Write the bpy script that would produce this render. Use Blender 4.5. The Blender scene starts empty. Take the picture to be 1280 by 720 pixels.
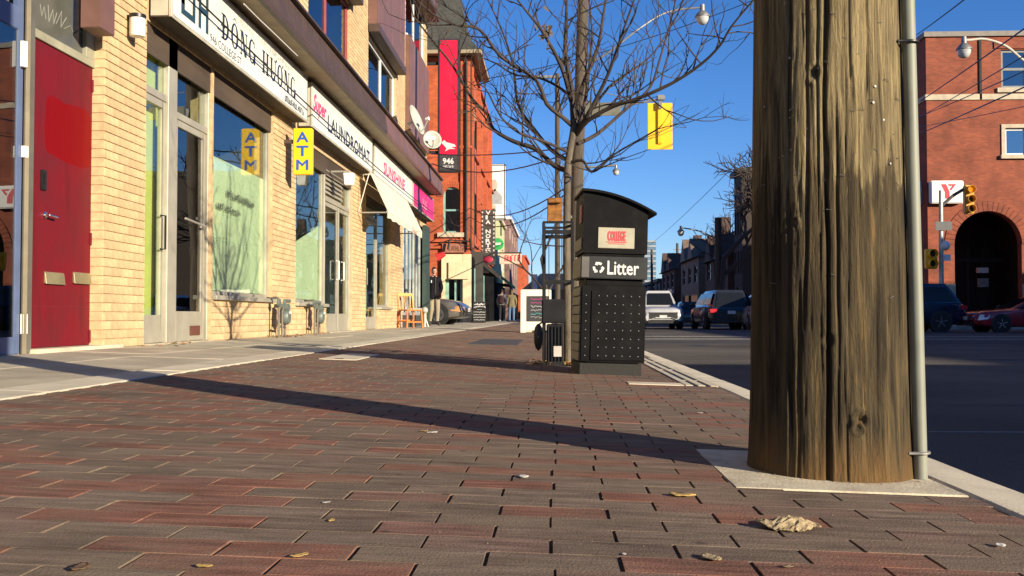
import bpy, bmesh, math, random
import numpy as np
from mathutils import Vector, Matrix, Euler

# ------------------------------------------------------------------ scene, camera, sky, sun
scene = bpy.context.scene
COL = scene.collection
R = math.radians
PI = math.pi
random.seed(7)

CAM_H, FPX, VPX, HZ = 0.37, 1250.0, 693.0, 396.0          # metres, pixels of the 1280 wide photo
YAW = math.atan((VPX - 640) / FPX)
PITCH = math.atan((HZ - 360) / FPX)
cam_d = bpy.data.cameras.new('camera')
cam = bpy.data.objects.new('camera', cam_d)
COL.objects.link(cam)
cam.location = (0, 0, CAM_H)
CROT = Matrix.Rotation(YAW, 3, 'Z') @ Matrix.Rotation(PI / 2 + PITCH, 3, 'X')
cam.rotation_euler = CROT.to_euler()
cam_d.sensor_width = 36.0
cam_d.lens = 36.0 * FPX / 1280.0
cam_d.clip_start = 0.05
cam_d.clip_end = 3000
scene.camera = cam

SUN_EL = R(15.5)
SUN_AZ = math.atan2(0.755, -0.655)                         # clockwise from +Y
world = bpy.data.worlds.new('World')
scene.world = world
world.use_nodes = True
wn = world.node_tree.nodes; wl = world.node_tree.links
wn.clear()
wo = wn.new('ShaderNodeOutputWorld'); wb = wn.new('ShaderNodeBackground')
sky = wn.new('ShaderNodeTexSky')
sky.sky_type = 'NISHITA'; sky.sun_disc = False
sky.sun_elevation = SUN_EL; sky.sun_rotation = SUN_AZ
sky.altitude = 800; sky.air_density = 1.0; sky.dust_density = 0.0; sky.ozone_density = 3.0
hs = wn.new('ShaderNodeHueSaturation')
hs.inputs['Saturation'].default_value = 1.22
hs.inputs['Value'].default_value = 1.0
tint = wn.new('ShaderNodeMix'); tint.data_type = 'RGBA'; tint.blend_type = 'MULTIPLY'; tint.inputs[0].default_value = 1.0; tint.inputs[7].default_value = (1.06, 1.16, 1.55, 1)
wl.new(sky.outputs[0], hs.inputs['Color']); wl.new(hs.outputs[0], tint.inputs[6]); wl.new(tint.outputs[2], wb.inputs[0])
wb.inputs[1].default_value = 0.056
wl.new(wb.outputs[0], wo.inputs[0])

sun_d = bpy.data.lights.new('sun', 'SUN')
sun = bpy.data.objects.new('sun', sun_d)
COL.objects.link(sun)
sun_d.energy = 5.0
sun_d.angle = R(0.5)
sun_d.color = (1.0, 0.85, 0.63)
SDIR = Vector((math.sin(SUN_AZ) * math.cos(SUN_EL), math.cos(SUN_AZ) * math.cos(SUN_EL), math.sin(SUN_EL)))
sun.rotation_euler = SDIR.to_track_quat('Z', 'Y').to_euler()
sun.location = (30, -30, 40)

scene.view_settings.view_transform = 'Standard'
scene.view_settings.look = 'None'
scene.view_settings.gamma = 1.0
scene.view_settings.use_curve_mapping = False
scene.view_settings.exposure = 0.9
scene.render.engine = 'CYCLES'

# ------------------------------------------------------------------ where a pixel of the photo lies in the place
def ray(px, py):
    return (CROT @ Vector(((px - 640) / FPX, -(py - 360) / FPX, -1.0)))
def on_x(px, py, X):
    r = ray(px, py); t = X / r.x
    return Vector((X, r.y * t, CAM_H + r.z * t))
def on_y(px, py, Y):
    r = ray(px, py); t = Y / r.y
    return Vector((r.x * t, Y, CAM_H + r.z * t))
SLOPE = 0.03
def gz(x):                                                  # height of the sidewalk, falling to the kerb
    return -SLOPE * x
ROAD_Z = -0.17
def on_ground(px, py):
    r = ray(px, py)
    t = CAM_H / (-r.z - SLOPE * r.x)
    return Vector((r.x * t, r.y * t, CAM_H + r.z * t))

# ------------------------------------------------------------------ objects
MW = {}
def tag(o, label=None, cat=None, group=None, kind=None):
    if label: o['label'] = label
    if cat: o['category'] = cat
    if group: o['group'] = group
    if kind: o['kind'] = kind
    return o
def thing(name, label, cat, loc=(0, 0, 0), rz=0.0, group=None, rot=None):
    o = bpy.data.objects.new(name, None)
    o.empty_display_size = 0.1
    COL.objects.link(o)
    o.location = loc
    o.rotation_euler = rot if rot else (0, 0, rz)
    MW[o] = Matrix.LocRotScale(Vector(loc), Euler(o.rotation_euler), None)
    return tag(o, label, cat, group)
def link(name, me, parent=None, mats=(), loc=None):
    o = bpy.data.objects.new(name, me)
    COL.objects.link(o)
    MW[o] = Matrix.Identity(4)
    if parent is not None:
        o.parent = parent
        MW[o] = MW.get(parent, Matrix.Identity(4)).copy()
    if loc is not None:
        o.location = loc
    return o

class MB:
    """collects faces and links them as one mesh object"""
    def __init__(s):
        s.v = []; s.f = []; s.m = []
    def add(s, vs, fs, mi=0):
        b = len(s.v)
        s.v.extend([tuple(p) for p in vs])
        for f in fs:
            s.f.append(tuple(b + i for i in f)); s.m.append(mi)
        return s
    def box(s, x0, x1, y0, y1, z0, z1, mi=0):
        if x0 > x1: x0, x1 = x1, x0
        if y0 > y1: y0, y1 = y1, y0
        if z0 > z1: z0, z1 = z1, z0
        vs = [(x, y, z) for z in (z0, z1) for y in (y0, y1) for x in (x0, x1)]
        return s.add(vs, [(0, 2, 3, 1), (4, 5, 7, 6), (0, 1, 5, 4), (2, 6, 7, 3), (0, 4, 6, 2), (1, 3, 7, 5)], mi)
    def bar(s, a, b, w, h, up=(0, 0, 1), mi=0):
        a = Vector(a); b = Vector(b); d = (b - a).normalized()
        u = Vector(up)
        if abs(d.dot(u)) > 0.98: u = Vector((1, 0, 0))
        sd = d.cross(u).normalized(); u = sd.cross(d)
        vs = [p + sd * i * w / 2 + u * j * h / 2 for p in (a, b) for (i, j) in ((-1, -1), (1, -1), (1, 1), (-1, 1))]
        return s.add(vs, [(3, 2, 1, 0), (4, 5, 6, 7), (0, 1, 5, 4), (1, 2, 6, 5), (2, 3, 7, 6), (3, 0, 4, 7)], mi)
    def tube(s, pts, rad, n=8, mi=0, cap=True):
        pts = [Vector(p) for p in pts]
        if not hasattr(rad, '__len__'): rad = [rad] * len(pts)
        vs = []; ref = None
        for i, p in enumerate(pts):
            d = (pts[min(i + 1, len(pts) - 1)] - pts[max(i - 1, 0)])
            if d.length < 1e-9: d = Vector((0, 0, 1))
            d.normalize()
            if ref is None:
                ref = Vector((1, 0, 0)) if abs(d.x) < 0.8 else Vector((0, 1, 0))
            u = d.cross(ref)
            if u.length < 1e-6: u = d.orthogonal()
            u.normalize(); w = d.cross(u); ref = w.cross(d) if False else ref
            for k in range(n):
                a = 2 * PI * k / n
                vs.append(p + (u * math.cos(a) + w * math.sin(a)) * rad[i])
        fs = []
        for i in range(len(pts) - 1):
            for k in range(n):
                k2 = (k + 1) % n
                fs.append((i * n + k, i * n + k2, (i + 1) * n + k2, (i + 1) * n + k))
        if cap:
            fs.append(tuple(reversed(range(n)))); fs.append(tuple((len(pts) - 1) * n + k for k in range(n)))
        return s.add(vs, fs, mi)
    def lathe(s, prof, c=(0, 0, 0), axis='Z', n=24, mi=0):
        c = Vector(c); vs = []
        for (r, h) in prof:
            for k in range(n):
                a = 2 * PI * k / n; x, y = r * math.cos(a), r * math.sin(a)
                p = {'Z': (x, y, h), 'Y': (x, h, y), 'X': (h, x, y)}[axis]
                vs.append(c + Vector(p))
        fs = []
        for i in range(len(prof) - 1):
            for k in range(n):
                k2 = (k + 1) % n
                q = (i * n + k, i * n + k2, (i + 1) * n + k2, (i + 1) * n + k)
                fs.append(q if axis != 'Y' else q[::-1])
        for i, rev in ((0, True), (len(prof) - 1, False)):
            if prof[i][0] > 1e-5:
                q = tuple(i * n + k for k in range(n))
                fs.append(q[::-1] if rev != (axis == 'Y') else q)
        return s.add(vs, fs, mi)
    def prism(s, poly, mp, w0, w1, mi=0):
        """poly of (u,v), mp(u,v,w) -> point"""
        n = len(poly)
        vs = [mp(u, v, w0) for u, v in poly] + [mp(u, v, w1) for u, v in poly]
        fs = [tuple(range(n))[::-1], tuple(range(n, 2 * n))]
        fs += [(i, (i + 1) % n, n + (i + 1) % n, n + i) for i in range(n)]
        return s.add(vs, fs, mi)
    def loft(s, rings, closed=True, cap=True, mi=0):
        n = len(rings[0]); vs = [p for r in rings for p in r]; fs = []
        for i in range(len(rings) - 1):
            for k in range(n if closed else n - 1):
                k2 = (k + 1) % n
                fs.append((i * n + k, i * n + k2, (i + 1) * n + k2, (i + 1) * n + k))
        if cap and closed:
            fs.append(tuple(range(n))[::-1]); fs.append(tuple((len(rings) - 1) * n + k for k in range(n)))
        return s.add(vs, fs, mi)
    def ell(s, c, r, n=12, m=8, mi=0):
        c = Vector(c); vs = []; fs = []
        for i in range(m + 1):
            t = PI * i / m
            for k in range(n):
                a = 2 * PI * k / n
                vs.append(c + Vector((r[0] * math.sin(t) * math.cos(a), r[1] * math.sin(t) * math.sin(a), r[2] * math.cos(t))))
        for i in range(m):
            for k in range(n):
                k2 = (k + 1) % n
                fs.append((i * n + k, (i + 1) * n + k, (i + 1) * n + k2, i * n + k2))
        return s.add(vs, fs, mi)
    def mesh(s, name, mats, smooth=False, bevel=0, seg=2, inv=None):
        me = bpy.data.meshes.new(name)
        vs = s.v if inv is None else [tuple(inv @ Vector(p)) for p in s.v]
        me.from_pydata(vs, [], s.f)
        if not isinstance(mats, (list, tuple)): mats = [mats]
        for m in mats: me.materials.append(m)
        if any(s.m): me.polygons.foreach_set('material_index', s.m)
        bm = bmesh.new(); bm.from_mesh(me)
        bmesh.ops.recalc_face_normals(bm, faces=bm.faces)
        if bevel:
            bmesh.ops.remove_doubles(bm, verts=bm.verts, dist=1e-5)
            es = [e for e in bm.edges if len(e.link_faces) == 2 and e.calc_face_angle(0) > 0.5]
            bmesh.ops.bevel(bm, geom=es, offset=bevel, segments=seg, affect='EDGES', clamp_overlap=True)
        bm.to_mesh(me); bm.free()
        if smooth:
            me.polygons.foreach_set('use_smooth', [True] * len(me.polygons))
            try:
                me.set_sharp_from_angle(angle=R(42))
            except Exception:
                pass
        me.update()
        return me
    def build(s, name, mats, parent=None, smooth=False, bevel=0, seg=2, local=False):
        inv = None
        if parent is not None and not local:
            inv = MW[parent].inverted()
        return link(name, s.mesh(name, mats, smooth, bevel, seg, inv), parent)

def copy_tree(o, parent=None):
    c = o.copy(); COL.objects.link(c)
    if parent is not None: c.parent = parent
    for ch in list(o.children): copy_tree(ch, c)
    return c

# ------------------------------------------------------------------ text as flat cut-out lettering
def text_polys(txt, shear=0.0):
    cu = bpy.data.curves.new('t', 'FONT'); cu.body = txt; cu.size = 1.0; cu.resolution_u = 2
    cu.shear = shear
    ob = bpy.data.objects.new('t', cu); COL.objects.link(ob)
    dg = bpy.context.evaluated_depsgraph_get()
    me = ob.evaluated_get(dg).to_mesh()
    vs = [(v.co.x, v.co.y) for v in me.vertices]; fs = [tuple(p.vertices) for p in me.polygons]
    ob.evaluated_get(dg).to_mesh_clear()
    bpy.data.objects.remove(ob); bpy.data.curves.remove(cu)
    x0 = min(v[0] for v in vs); x1 = max(v[0] for v in vs); y0 = min(v[1] for v in vs); y1 = max(v[1] for v in vs)
    return [((x - x0) / (x1 - x0), (y - y0) / (y1 - y0)) for x, y in vs], fs
def lettering(txt, org, du, dv, mat, parent, name='lettering', shear=0.0, bold=0.0):
    """txt fills the parallelogram org, org+du, org+dv"""
    vs, fs = text_polys(txt, shear)
    org, du, dv = Vector(org), Vector(du), Vector(dv)
    # one object for each word
    order = sorted(fs, key=lambda f: min(vs[i][0] for i in f)); words = []; hi = -9; gap = 0.55 * dv.length / du.length
    for f in order:
        lo = min(vs[i][0] for i in f)
        if lo - hi > gap: words.append([])
        words[-1].append(f); hi = max(hi, max(vs[i][0] for i in f))
    if len(words) > 1:
        for w in words:
            used = sorted(set(i for f in w for i in f)); ix = {k: n for n, k in enumerate(used)}
            me = bpy.data.meshes.new(name); inv = MW[parent].inverted()
            me.from_pydata([tuple(inv @ (org + du * vs[i][0] + dv * vs[i][1])) for i in used], [], [tuple(ix[i] for i in f) for f in w]); me.materials.append(mat)
            o = link(name, me, parent)
        return o
    mb = MB()
    mb.add([org + du * u + dv * v for u, v in vs], fs)
    if bold:
        nrm = du.cross(dv).normalized() * 0.0004
        for k, (bx, by) in enumerate(((bold, 0), (-bold, 0), (0, bold), (0, -bold))):
            off = du.normalized() * bx + dv.normalized() * by + nrm * (k + 1)
            mb.add([org + du * u + dv * v + off for u, v in vs], fs)
    me = bpy.data.meshes.new(name)
    inv = MW[parent].inverted()
    me.from_pydata([tuple(inv @ Vector(p)) for p in mb.v], [], mb.f)
    me.materials.append(mat)
    return link(name, me, parent)

def marks(org, du, dv, n, mat, parent, seed=1, thick=0.14, name='faint_lettering'):
    """a line of writing too small or worn to read: n small upright marks"""
    rr = random.Random(seed); org, du, dv = Vector(org), Vector(du), Vector(dv); q = MB(); w = 1.0 / n
    def stroke(u0, v0, u1, v1, t):
        d = Vector((u1 - u0, (v1 - v0))); s = Vector((-d.y * .35, d.x)).normalized() * t
        q.add([org + du * (a) + dv * (b) for a, b in ((u0 - t * w, v0), (u0 + t * w, v0), (u1 + t * w, v1), (u1 - t * w, v1))], [(0, 1, 2, 3)])
    for k in range(n):
        u = (k + .15) * w; e = u + w * .6; stroke(u, 0, u + w * rr.uniform(-.1, .15), rr.uniform(.75, 1), thick)
        c = rr.randint(0, 2)
        if c: stroke(e, 0 if c == 1 else .1, e, rr.uniform(.5, 1), thick)
        v = rr.choice((0.0, .42, .85)); q.add([org + du * a + dv * b for a, b in ((u, v), (e, v), (e, v + .15), (u, v + .15))], [(0, 1, 2, 3)])
    return tag(q.build(name, mat, parent), kind='stuff')
# ------------------------------------------------------------------ materials
MATS = {}
def pm(name, col, rough=0.6, metal=0.0, var=0.12, scale=4.0, bump=0.0, bscale=60.0, col2=None, stretch=(1, 1, 1),
       spec=0.5, coat=0.0, dirt=0.0, dirtcol=(0.08, 0.065, 0.05), rnd=0.0, dscale=1.3):
    if name in MATS: return MATS[name]
    m = bpy.data.materials.new(name); m.use_nodes = True
    n = m.node_tree.nodes; l = m.node_tree.links
    b = n['Principled BSDF']
    b.inputs['Roughness'].default_value = rough; b.inputs['Metallic'].default_value = metal
    b.inputs['Specular IOR Level'].default_value = spec
    b.inputs['Coat Weight'].default_value = coat
    tc = n.new('ShaderNodeTexCoord'); mp = n.new('ShaderNodeMapping'); mp.inputs['Scale'].default_value = stretch
    l.new(tc.outputs['Object'], mp.inputs[0])
    no = n.new('ShaderNodeTexNoise'); no.inputs['Scale'].default_value = scale; no.inputs['Detail'].default_value = 5
    no.inputs['Roughness'].default_value = 0.62
    l.new(mp.outputs[0], no.inputs['Vector'])
    c2 = col2 if col2 else tuple(max(0, c * (1 - 2 * var)) for c in col)
    c1 = col if col2 else tuple(min(1, c * (1 + var)) for c in col)
    cr = n.new('ShaderNodeValToRGB')
    cr.color_ramp.elements[0].position = 0.3; cr.color_ramp.elements[0].color = (*c2, 1)
    cr.color_ramp.elements[1].position = 0.7; cr.color_ramp.elements[1].color = (*c1, 1)
    l.new(no.outputs['Fac'], cr.inputs[0]); out = cr.outputs[0]
    if rnd:
        at = n.new('ShaderNodeAttribute'); at.attribute_name = 'rnd'
        oi = n.new('ShaderNodeObjectInfo')
        ad = n.new('ShaderNodeMath'); ad.operation = 'ADD'; l.new(at.outputs['Fac'], ad.inputs[0]); l.new(oi.outputs['Random'], ad.inputs[1])
        fr = n.new('ShaderNodeMath'); fr.operation = 'FRACT'; l.new(ad.outputs[0], fr.inputs[0])
        mr = n.new('ShaderNodeMapRange'); mr.inputs[3].default_value = 1 - rnd; mr.inputs[4].default_value = 1 + rnd * 0.6
        l.new(fr.outputs[0], mr.inputs[0])
        mu = n.new('ShaderNodeVectorMath'); mu.operation = 'SCALE'
        l.new(out, mu.inputs[0]); l.new(mr.outputs[0], mu.inputs['Scale']); out = mu.outputs[0]
    if dirt:
        dn = n.new('ShaderNodeTexNoise'); dn.inputs['Scale'].default_value = dscale; dn.inputs['Detail'].default_value = 8
        dn.inputs['Roughness'].default_value = 0.7
        l.new(tc.outputs['Object'], dn.inputs['Vector'])
        dr = n.new('ShaderNodeMapRange'); dr.inputs[1].default_value = 0.48; dr.inputs[2].default_value = 0.72
        dr.inputs[4].default_value = dirt
        l.new(dn.outputs['Fac'], dr.inputs[0])
        mx = n.new('ShaderNodeMix'); mx.data_type = 'RGBA'
        l.new(dr.outputs[0], mx.inputs[0]); l.new(out, mx.inputs[6]); mx.inputs[7].default_value = (*dirtcol, 1)
        out = mx.outputs[2]
    l.new(out, b.inputs['Base Color'])
    if rough > 0.15:
        rr = n.new('ShaderNodeMapRange'); rr.inputs[3].default_value = max(0.05, rough - 0.12); rr.inputs[4].default_value = min(1, rough + 0.12)
        l.new(no.outputs['Fac'], rr.inputs[0]); l.new(rr.outputs[0], b.inputs['Roughness'])
    if bump:
        bn = n.new('ShaderNodeTexNoise'); bn.inputs['Scale'].default_value = bscale; bn.inputs['Detail'].default_value = 6
        l.new(mp.outputs[0], bn.inputs['Vector'])
        bp = n.new('ShaderNodeBump'); bp.inputs['Strength'].default_value = bump; bp.inputs['Distance'].default_value = 0.01
        l.new(bn.outputs['Fac'], bp.inputs['Height']); l.new(bp.outputs[0], b.inputs['Normal'])
    MATS[name] = m
    return m
def glass(name, tint=(0.90, 0.95, 0.9), refl=0.05, rough=0.0, edge=0.34):
    if name in MATS: return MATS[name]
    m = bpy.data.materials.new(name); m.use_nodes = True
    n = m.node_tree.nodes; l = m.node_tree.links; n.clear()
    o = n.new('ShaderNodeOutputMaterial'); mx = n.new('ShaderNodeMixShader')
    tr = n.new('ShaderNodeBsdfTransparent'); tr.inputs[0].default_value = (*tint, 1)
    gl = n.new('ShaderNodeBsdfGlossy'); gl.inputs['Roughness'].default_value = rough; gl.inputs[0].default_value = (0.95, 0.97, 1, 1)
    lw = n.new('ShaderNodeLayerWeight'); lw.inputs[0].default_value = 0.35
    mr = n.new('ShaderNodeMapRange'); mr.inputs[3].default_value = refl; mr.inputs[4].default_value = edge
    l.new(lw.outputs['Facing'], mr.inputs[0]); l.new(mr.outputs[0], mx.inputs[0])
    tc = n.new('ShaderNodeTexCoord'); no = n.new('ShaderNodeTexNoise'); no.inputs['Scale'].default_value = 1.1
    l.new(tc.outputs['Object'], no.inputs['Vector'])
    bp = n.new('ShaderNodeBump'); bp.inputs['Strength'].default_value = 0.03; bp.inputs['Distance'].default_value = 0.05
    l.new(no.outputs['Fac'], bp.inputs['Height']); l.new(bp.outputs[0], gl.inputs['Normal'])
    l.new(tr.outputs[0], mx.inputs[1]); l.new(gl.outputs[0], mx.inputs[2]); l.new(mx.outputs[0], o.inputs[0])
    MATS[name] = m
    return m
def emit(name, col, strength):
    if name in MATS: return MATS[name]
    m = bpy.data.materials.new(name); m.use_nodes = True
    b = m.node_tree.nodes['Principled BSDF']
    b.inputs['Base Color'].default_value = (*col, 1); b.inputs['Emission Color'].default_value = (*col, 1)
    b.inputs['Emission Strength'].default_value = strength
    MATS[name] = m
    return m

M_black = pm('black_metal', (0.012, 0.012, 0.013), 0.42, var=0.2, scale=9, bump=0.05, bscale=200)
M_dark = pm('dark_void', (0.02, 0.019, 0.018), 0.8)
M_alu = pm('aluminium', (0.50, 0.48, 0.42), 0.42, 0.55, var=0.08, dirt=0.25, dirtcol=(0.22, 0.19, 0.14))
M_white = pm('white_paint', (0.78, 0.77, 0.73), 0.5, var=0.05, dirt=0.15, dirtcol=(0.4, 0.36, 0.3))
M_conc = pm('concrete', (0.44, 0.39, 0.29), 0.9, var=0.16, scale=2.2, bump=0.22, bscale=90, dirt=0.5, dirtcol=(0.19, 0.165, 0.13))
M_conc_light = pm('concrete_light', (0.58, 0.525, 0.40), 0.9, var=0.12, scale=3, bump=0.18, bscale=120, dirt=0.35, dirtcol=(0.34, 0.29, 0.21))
M_glass = glass('shop_glass')
M_glass_dark = glass('dark_glass', (0.35, 0.38, 0.38), 0.12, 0.0, 0.4)
M_rubber = pm('rubber', (0.018, 0.018, 0.018), 0.85)
M_rim = pm('wheel_rim', (0.5, 0.5, 0.5), 0.3, 0.85)
# ------------------------------------------------------------------ ground, road, sidewalk
def asphalt():
    m = bpy.data.materials.new('asphalt'); m.use_nodes = True
    n = m.node_tree.nodes; l = m.node_tree.links; b = n['Principled BSDF']
    tc = n.new('ShaderNodeTexCoord')
    a = n.new('ShaderNodeTexNoise'); a.inputs['Scale'].default_value = 0.35; a.inputs['Detail'].default_value = 8
    f = n.new('ShaderNodeTexNoise'); f.inputs['Scale'].default_value = 160; f.inputs['Detail'].default_value = 3
    l.new(tc.outputs['Object'], a.inputs['Vector']); l.new(tc.outputs['Object'], f.inputs['Vector'])
    r = n.new('ShaderNodeValToRGB')
    r.color_ramp.elements[0].position = 0.32; r.color_ramp.elements[0].color = (0.068, 0.063, 0.056, 1)
    r.color_ramp.elements[1].position = 0.7; r.color_ramp.elements[1].color = (0.145, 0.132, 0.112, 1)
    l.new(a.outputs['Fac'], r.inputs[0])
    mx = n.new('ShaderNodeMix'); mx.data_type = 'RGBA'; mx.blend_type = 'OVERLAY'; mx.inputs[0].default_value = 0.8
    l.new(r.outputs[0], mx.inputs[6]); l.new(f.outputs['Fac'], mx.inputs[7])
    l.new(mx.outputs[2], b.inputs['Base Color'])
    b.inputs['Roughness'].default_value = 0.95; b.inputs['Specular IOR Level'].default_value = 0.1
    bp = n.new('ShaderNodeBump'); bp.inputs['Strength'].default_value = 0.6; bp.inputs['Distance'].default_value = 0.006
    l.new(f.outputs['Fac'], bp.inputs['Height']); l.new(bp.outputs[0], b.inputs['Normal'])
    return m
M_asphalt = asphalt()
M_dark_strip = pm('dark_road_strip', (0.035, 0.034, 0.036), 0.9, var=0.15, scale=6, bump=0.5, bscale=150)
M_line = pm('road_paint', (0.42, 0.41, 0.38), 0.8, col2=(0.12, 0.115, 0.11), scale=14)

def paver_material():
    m = bpy.data.materials.new('paver'); m.use_nodes = True
    n = m.node_tree.nodes; l = m.node_tree.links; b = n['Principled BSDF']
    at = n.new('ShaderNodeAttribute'); at.attribute_name = 'rnd'
    oi = n.new('ShaderNodeObjectInfo')
    ad = n.new('ShaderNodeMath'); ad.operation = 'ADD'; l.new(at.outputs['Fac'], ad.inputs[0]); l.new(oi.outputs['Random'], ad.inputs[1])
    fr = n.new('ShaderNodeMath'); fr.operation = 'FRACT'; l.new(ad.outputs[0], fr.inputs[0])
    cr = n.new('ShaderNodeValToRGB'); e = cr.color_ramp.elements
    e[0].position = 0.0; e[0].color = (0.185, 0.096, 0.070, 1)
    e[1].position = 1.0; e[1].color = (0.152, 0.114, 0.088, 1)
    for p, c in ((0.16, (0.200, 0.096, 0.070)), (0.30, (0.180, 0.104, 0.083)), (0.36, (0.168, 0.112, 0.090)), (0.55, (0.165, 0.123, 0.095)),
                 (0.72, (0.132, 0.099, 0.078)), (0.86, (0.176, 0.134, 0.104))):
        x = e.new(p); x.color = (*c, 1)
    l.new(fr.outputs[0], cr.inputs[0])
    ge = n.new('ShaderNodeNewGeometry')
    mp = n.new('ShaderNodeMapping'); mp.inputs['Scale'].default_value = (5, 30, 5)
    l.new(ge.outputs['Position'], mp.inputs[0])
    st = n.new('ShaderNodeTexNoise'); st.inputs['Scale'].default_value = 1.0; st.inputs['Detail'].default_value = 7; st.inputs['Roughness'].default_value = 0.7
    l.new(mp.outputs[0], st.inputs['Vector'])
    mr = n.new('ShaderNodeMapRange'); mr.inputs[1].default_value = 0.3; mr.inputs[2].default_value = 0.75; mr.inputs[3].default_value = 0.58; mr.inputs[4].default_value = 1.75
    l.new(st.outputs['Fac'], mr.inputs[0])
    sc = n.new('ShaderNodeVectorMath'); sc.operation = 'SCALE'; l.new(cr.outputs[0], sc.inputs[0]); l.new(mr.outputs[0], sc.inputs['Scale'])
    # grey-green scuffing in broad patches
    bg = n.new('ShaderNodeTexNoise'); bg.inputs['Scale'].default_value = 2.6; bg.inputs['Detail'].default_value = 9; bg.inputs['Roughness'].default_value = 0.72
    l.new(ge.outputs['Position'], bg.inputs['Vector'])
    br = n.new('ShaderNodeMapRange'); br.inputs[1].default_value = 0.46; br.inputs[2].default_value = 0.70; br.inputs[4].default_value = 0.75
    l.new(bg.outputs['Fac'], br.inputs[0])
    mx = n.new('ShaderNodeMix'); mx.data_type = 'RGBA'; l.new(br.outputs[0], mx.inputs[0]); l.new(sc.outputs[0], mx.inputs[6])
    mx.inputs[7].default_value = (0.205, 0.165, 0.115, 1)
    # pale specks and gum
    vo = n.new('ShaderNodeTexNoise'); vo.inputs['Scale'].default_value = 75; vo.inputs['Detail'].default_value = 3
    l.new(ge.outputs['Position'], vo.inputs['Vector'])
    vr = n.new('ShaderNodeMapRange'); vr.inputs[1].default_value = 0.68; vr.inputs[2].default_value = 0.82; vr.inputs[4].default_value = 0.35
    l.new(vo.outputs['Fac'], vr.inputs[0])
    m2 = n.new('ShaderNodeMix'); m2.data_type = 'RGBA'; l.new(vr.outputs[0], m2.inputs[0]); l.new(mx.outputs[2], m2.inputs[6])
    m2.inputs[7].default_value = (0.27, 0.23, 0.18, 1)
    # flattened gum, grime and damp patches
    vg = n.new('ShaderNodeTexVoronoi'); vg.inputs['Scale'].default_value = 5.5; l.new(ge.outputs['Position'], vg.inputs['Vector'])
    gr_ = n.new('ShaderNodeMapRange'); gr_.inputs[1].default_value = 0.045; gr_.inputs[2].default_value = 0.075; gr_.inputs[3].default_value = 0.7; gr_.inputs[4].default_value = 0.0; l.new(vg.outputs['Distance'], gr_.inputs[0])
    m3 = n.new('ShaderNodeMix'); m3.data_type = 'RGBA'; l.new(gr_.outputs[0], m3.inputs[0]); l.new(m2.outputs[2], m3.inputs[6]); m3.inputs[7].default_value = (0.055, 0.046, 0.040, 1)
    gm = n.new('ShaderNodeTexNoise'); gm.inputs['Scale'].default_value = 0.9; gm.inputs['Detail'].default_value = 10; gm.inputs['Roughness'].default_value = 0.75; l.new(ge.outputs['Position'], gm.inputs['Vector'])
    g2 = n.new('ShaderNodeMapRange'); g2.inputs[1].default_value = 0.52; g2.inputs[2].default_value = 0.68; g2.inputs[4].default_value = 0.55; l.new(gm.outputs['Fac'], g2.inputs[0])
    m4 = n.new('ShaderNodeMix'); m4.data_type = 'RGBA'; l.new(g2.outputs[0], m4.inputs[0]); l.new(m3.outputs[2], m4.inputs[6]); m4.inputs[7].default_value = (0.082, 0.062, 0.048, 1)
    l.new(m4.outputs[2], b.inputs['Base Color'])
    b.inputs['Roughness'].default_value = 0.95
    b.inputs['Specular IOR Level'].default_value = 0.08
    fn = n.new('ShaderNodeTexNoise'); fn.inputs['Scale'].default_value = 210; fn.inputs['Detail'].default_value = 4
    l.new(ge.outputs['Position'], fn.inputs['Vector'])
    ad2 = n.new('ShaderNodeMath'); ad2.operation = 'ADD'; l.new(fn.outputs['Fac'], ad2.inputs[0]); l.new(st.outputs['Fac'], ad2.inputs[1])
    bp = n.new('ShaderNodeBump'); bp.inputs['Strength'].default_value = 0.55; bp.inputs['Distance'].default_value = 0.003
    l.new(ad2.outputs[0], bp.inputs['Height']); l.new(bp.outputs[0], b.inputs['Normal'])
    return m
M_paver = paver_material()
M_sand = pm('joint_sand', (0.062, 0.047, 0.036), 0.95, spec=0.05, var=0.3, scale=30, bump=0.4)
M_soil = pm('soil', (0.06, 0.045, 0.03), 0.95, var=0.3, scale=20, bump=0.8, bscale=60)

g = MB(); g.add([(-1500, -400, -0.6), (1500, -400, -0.6), (1500, 2500, -0.6), (-1500, 2500, -0.6)], [(0, 1, 2, 3)])
tag(g.build('ground', pm('far_ground', (0.10, 0.095, 0.08), 0.95)), kind='structure')

rd = MB()
rd.box(1.10, 120, -80, 46, -0.5, ROAD_Z)
rd.box(1.10, 11.2, 46, 420, -0.5, ROAD_Z)
rd.box(-90, 1.10, -80, -14, -0.5, ROAD_Z)
road = tag(rd.build('road', M_asphalt), kind='structure')
def stripe(name, x0, x1, y0, y1, mat, z=0.004):
    mb = MB(); mb.box(x0, x1, y0, y1, ROAD_Z - 0.003, ROAD_Z + z)
    return mb.build(name, mat, road)
stripe('dark_road_strip', 1.2, 6.6, 12.75, 12.85, M_dark_strip)
stripe('dark_road_strip', 1.25, 15.0, 20.2, 22.6, M_dark_strip)  # flat dark strips lying across the road
stripe('crosswalk_line', 1.6, 14.2, 24.4, 24.75, M_line)
stripe('crosswalk_line', 1.6, 14.2, 27.6, 27.95, M_line)
stripe('road_seam', 1.75, 3.6, 4.75, 4.79, pm('tar_seam', (0.16, 0.155, 0.15), 0.9))
stripe('lane_line', 7.6, 7.72, 30, 60, M_line)

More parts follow.
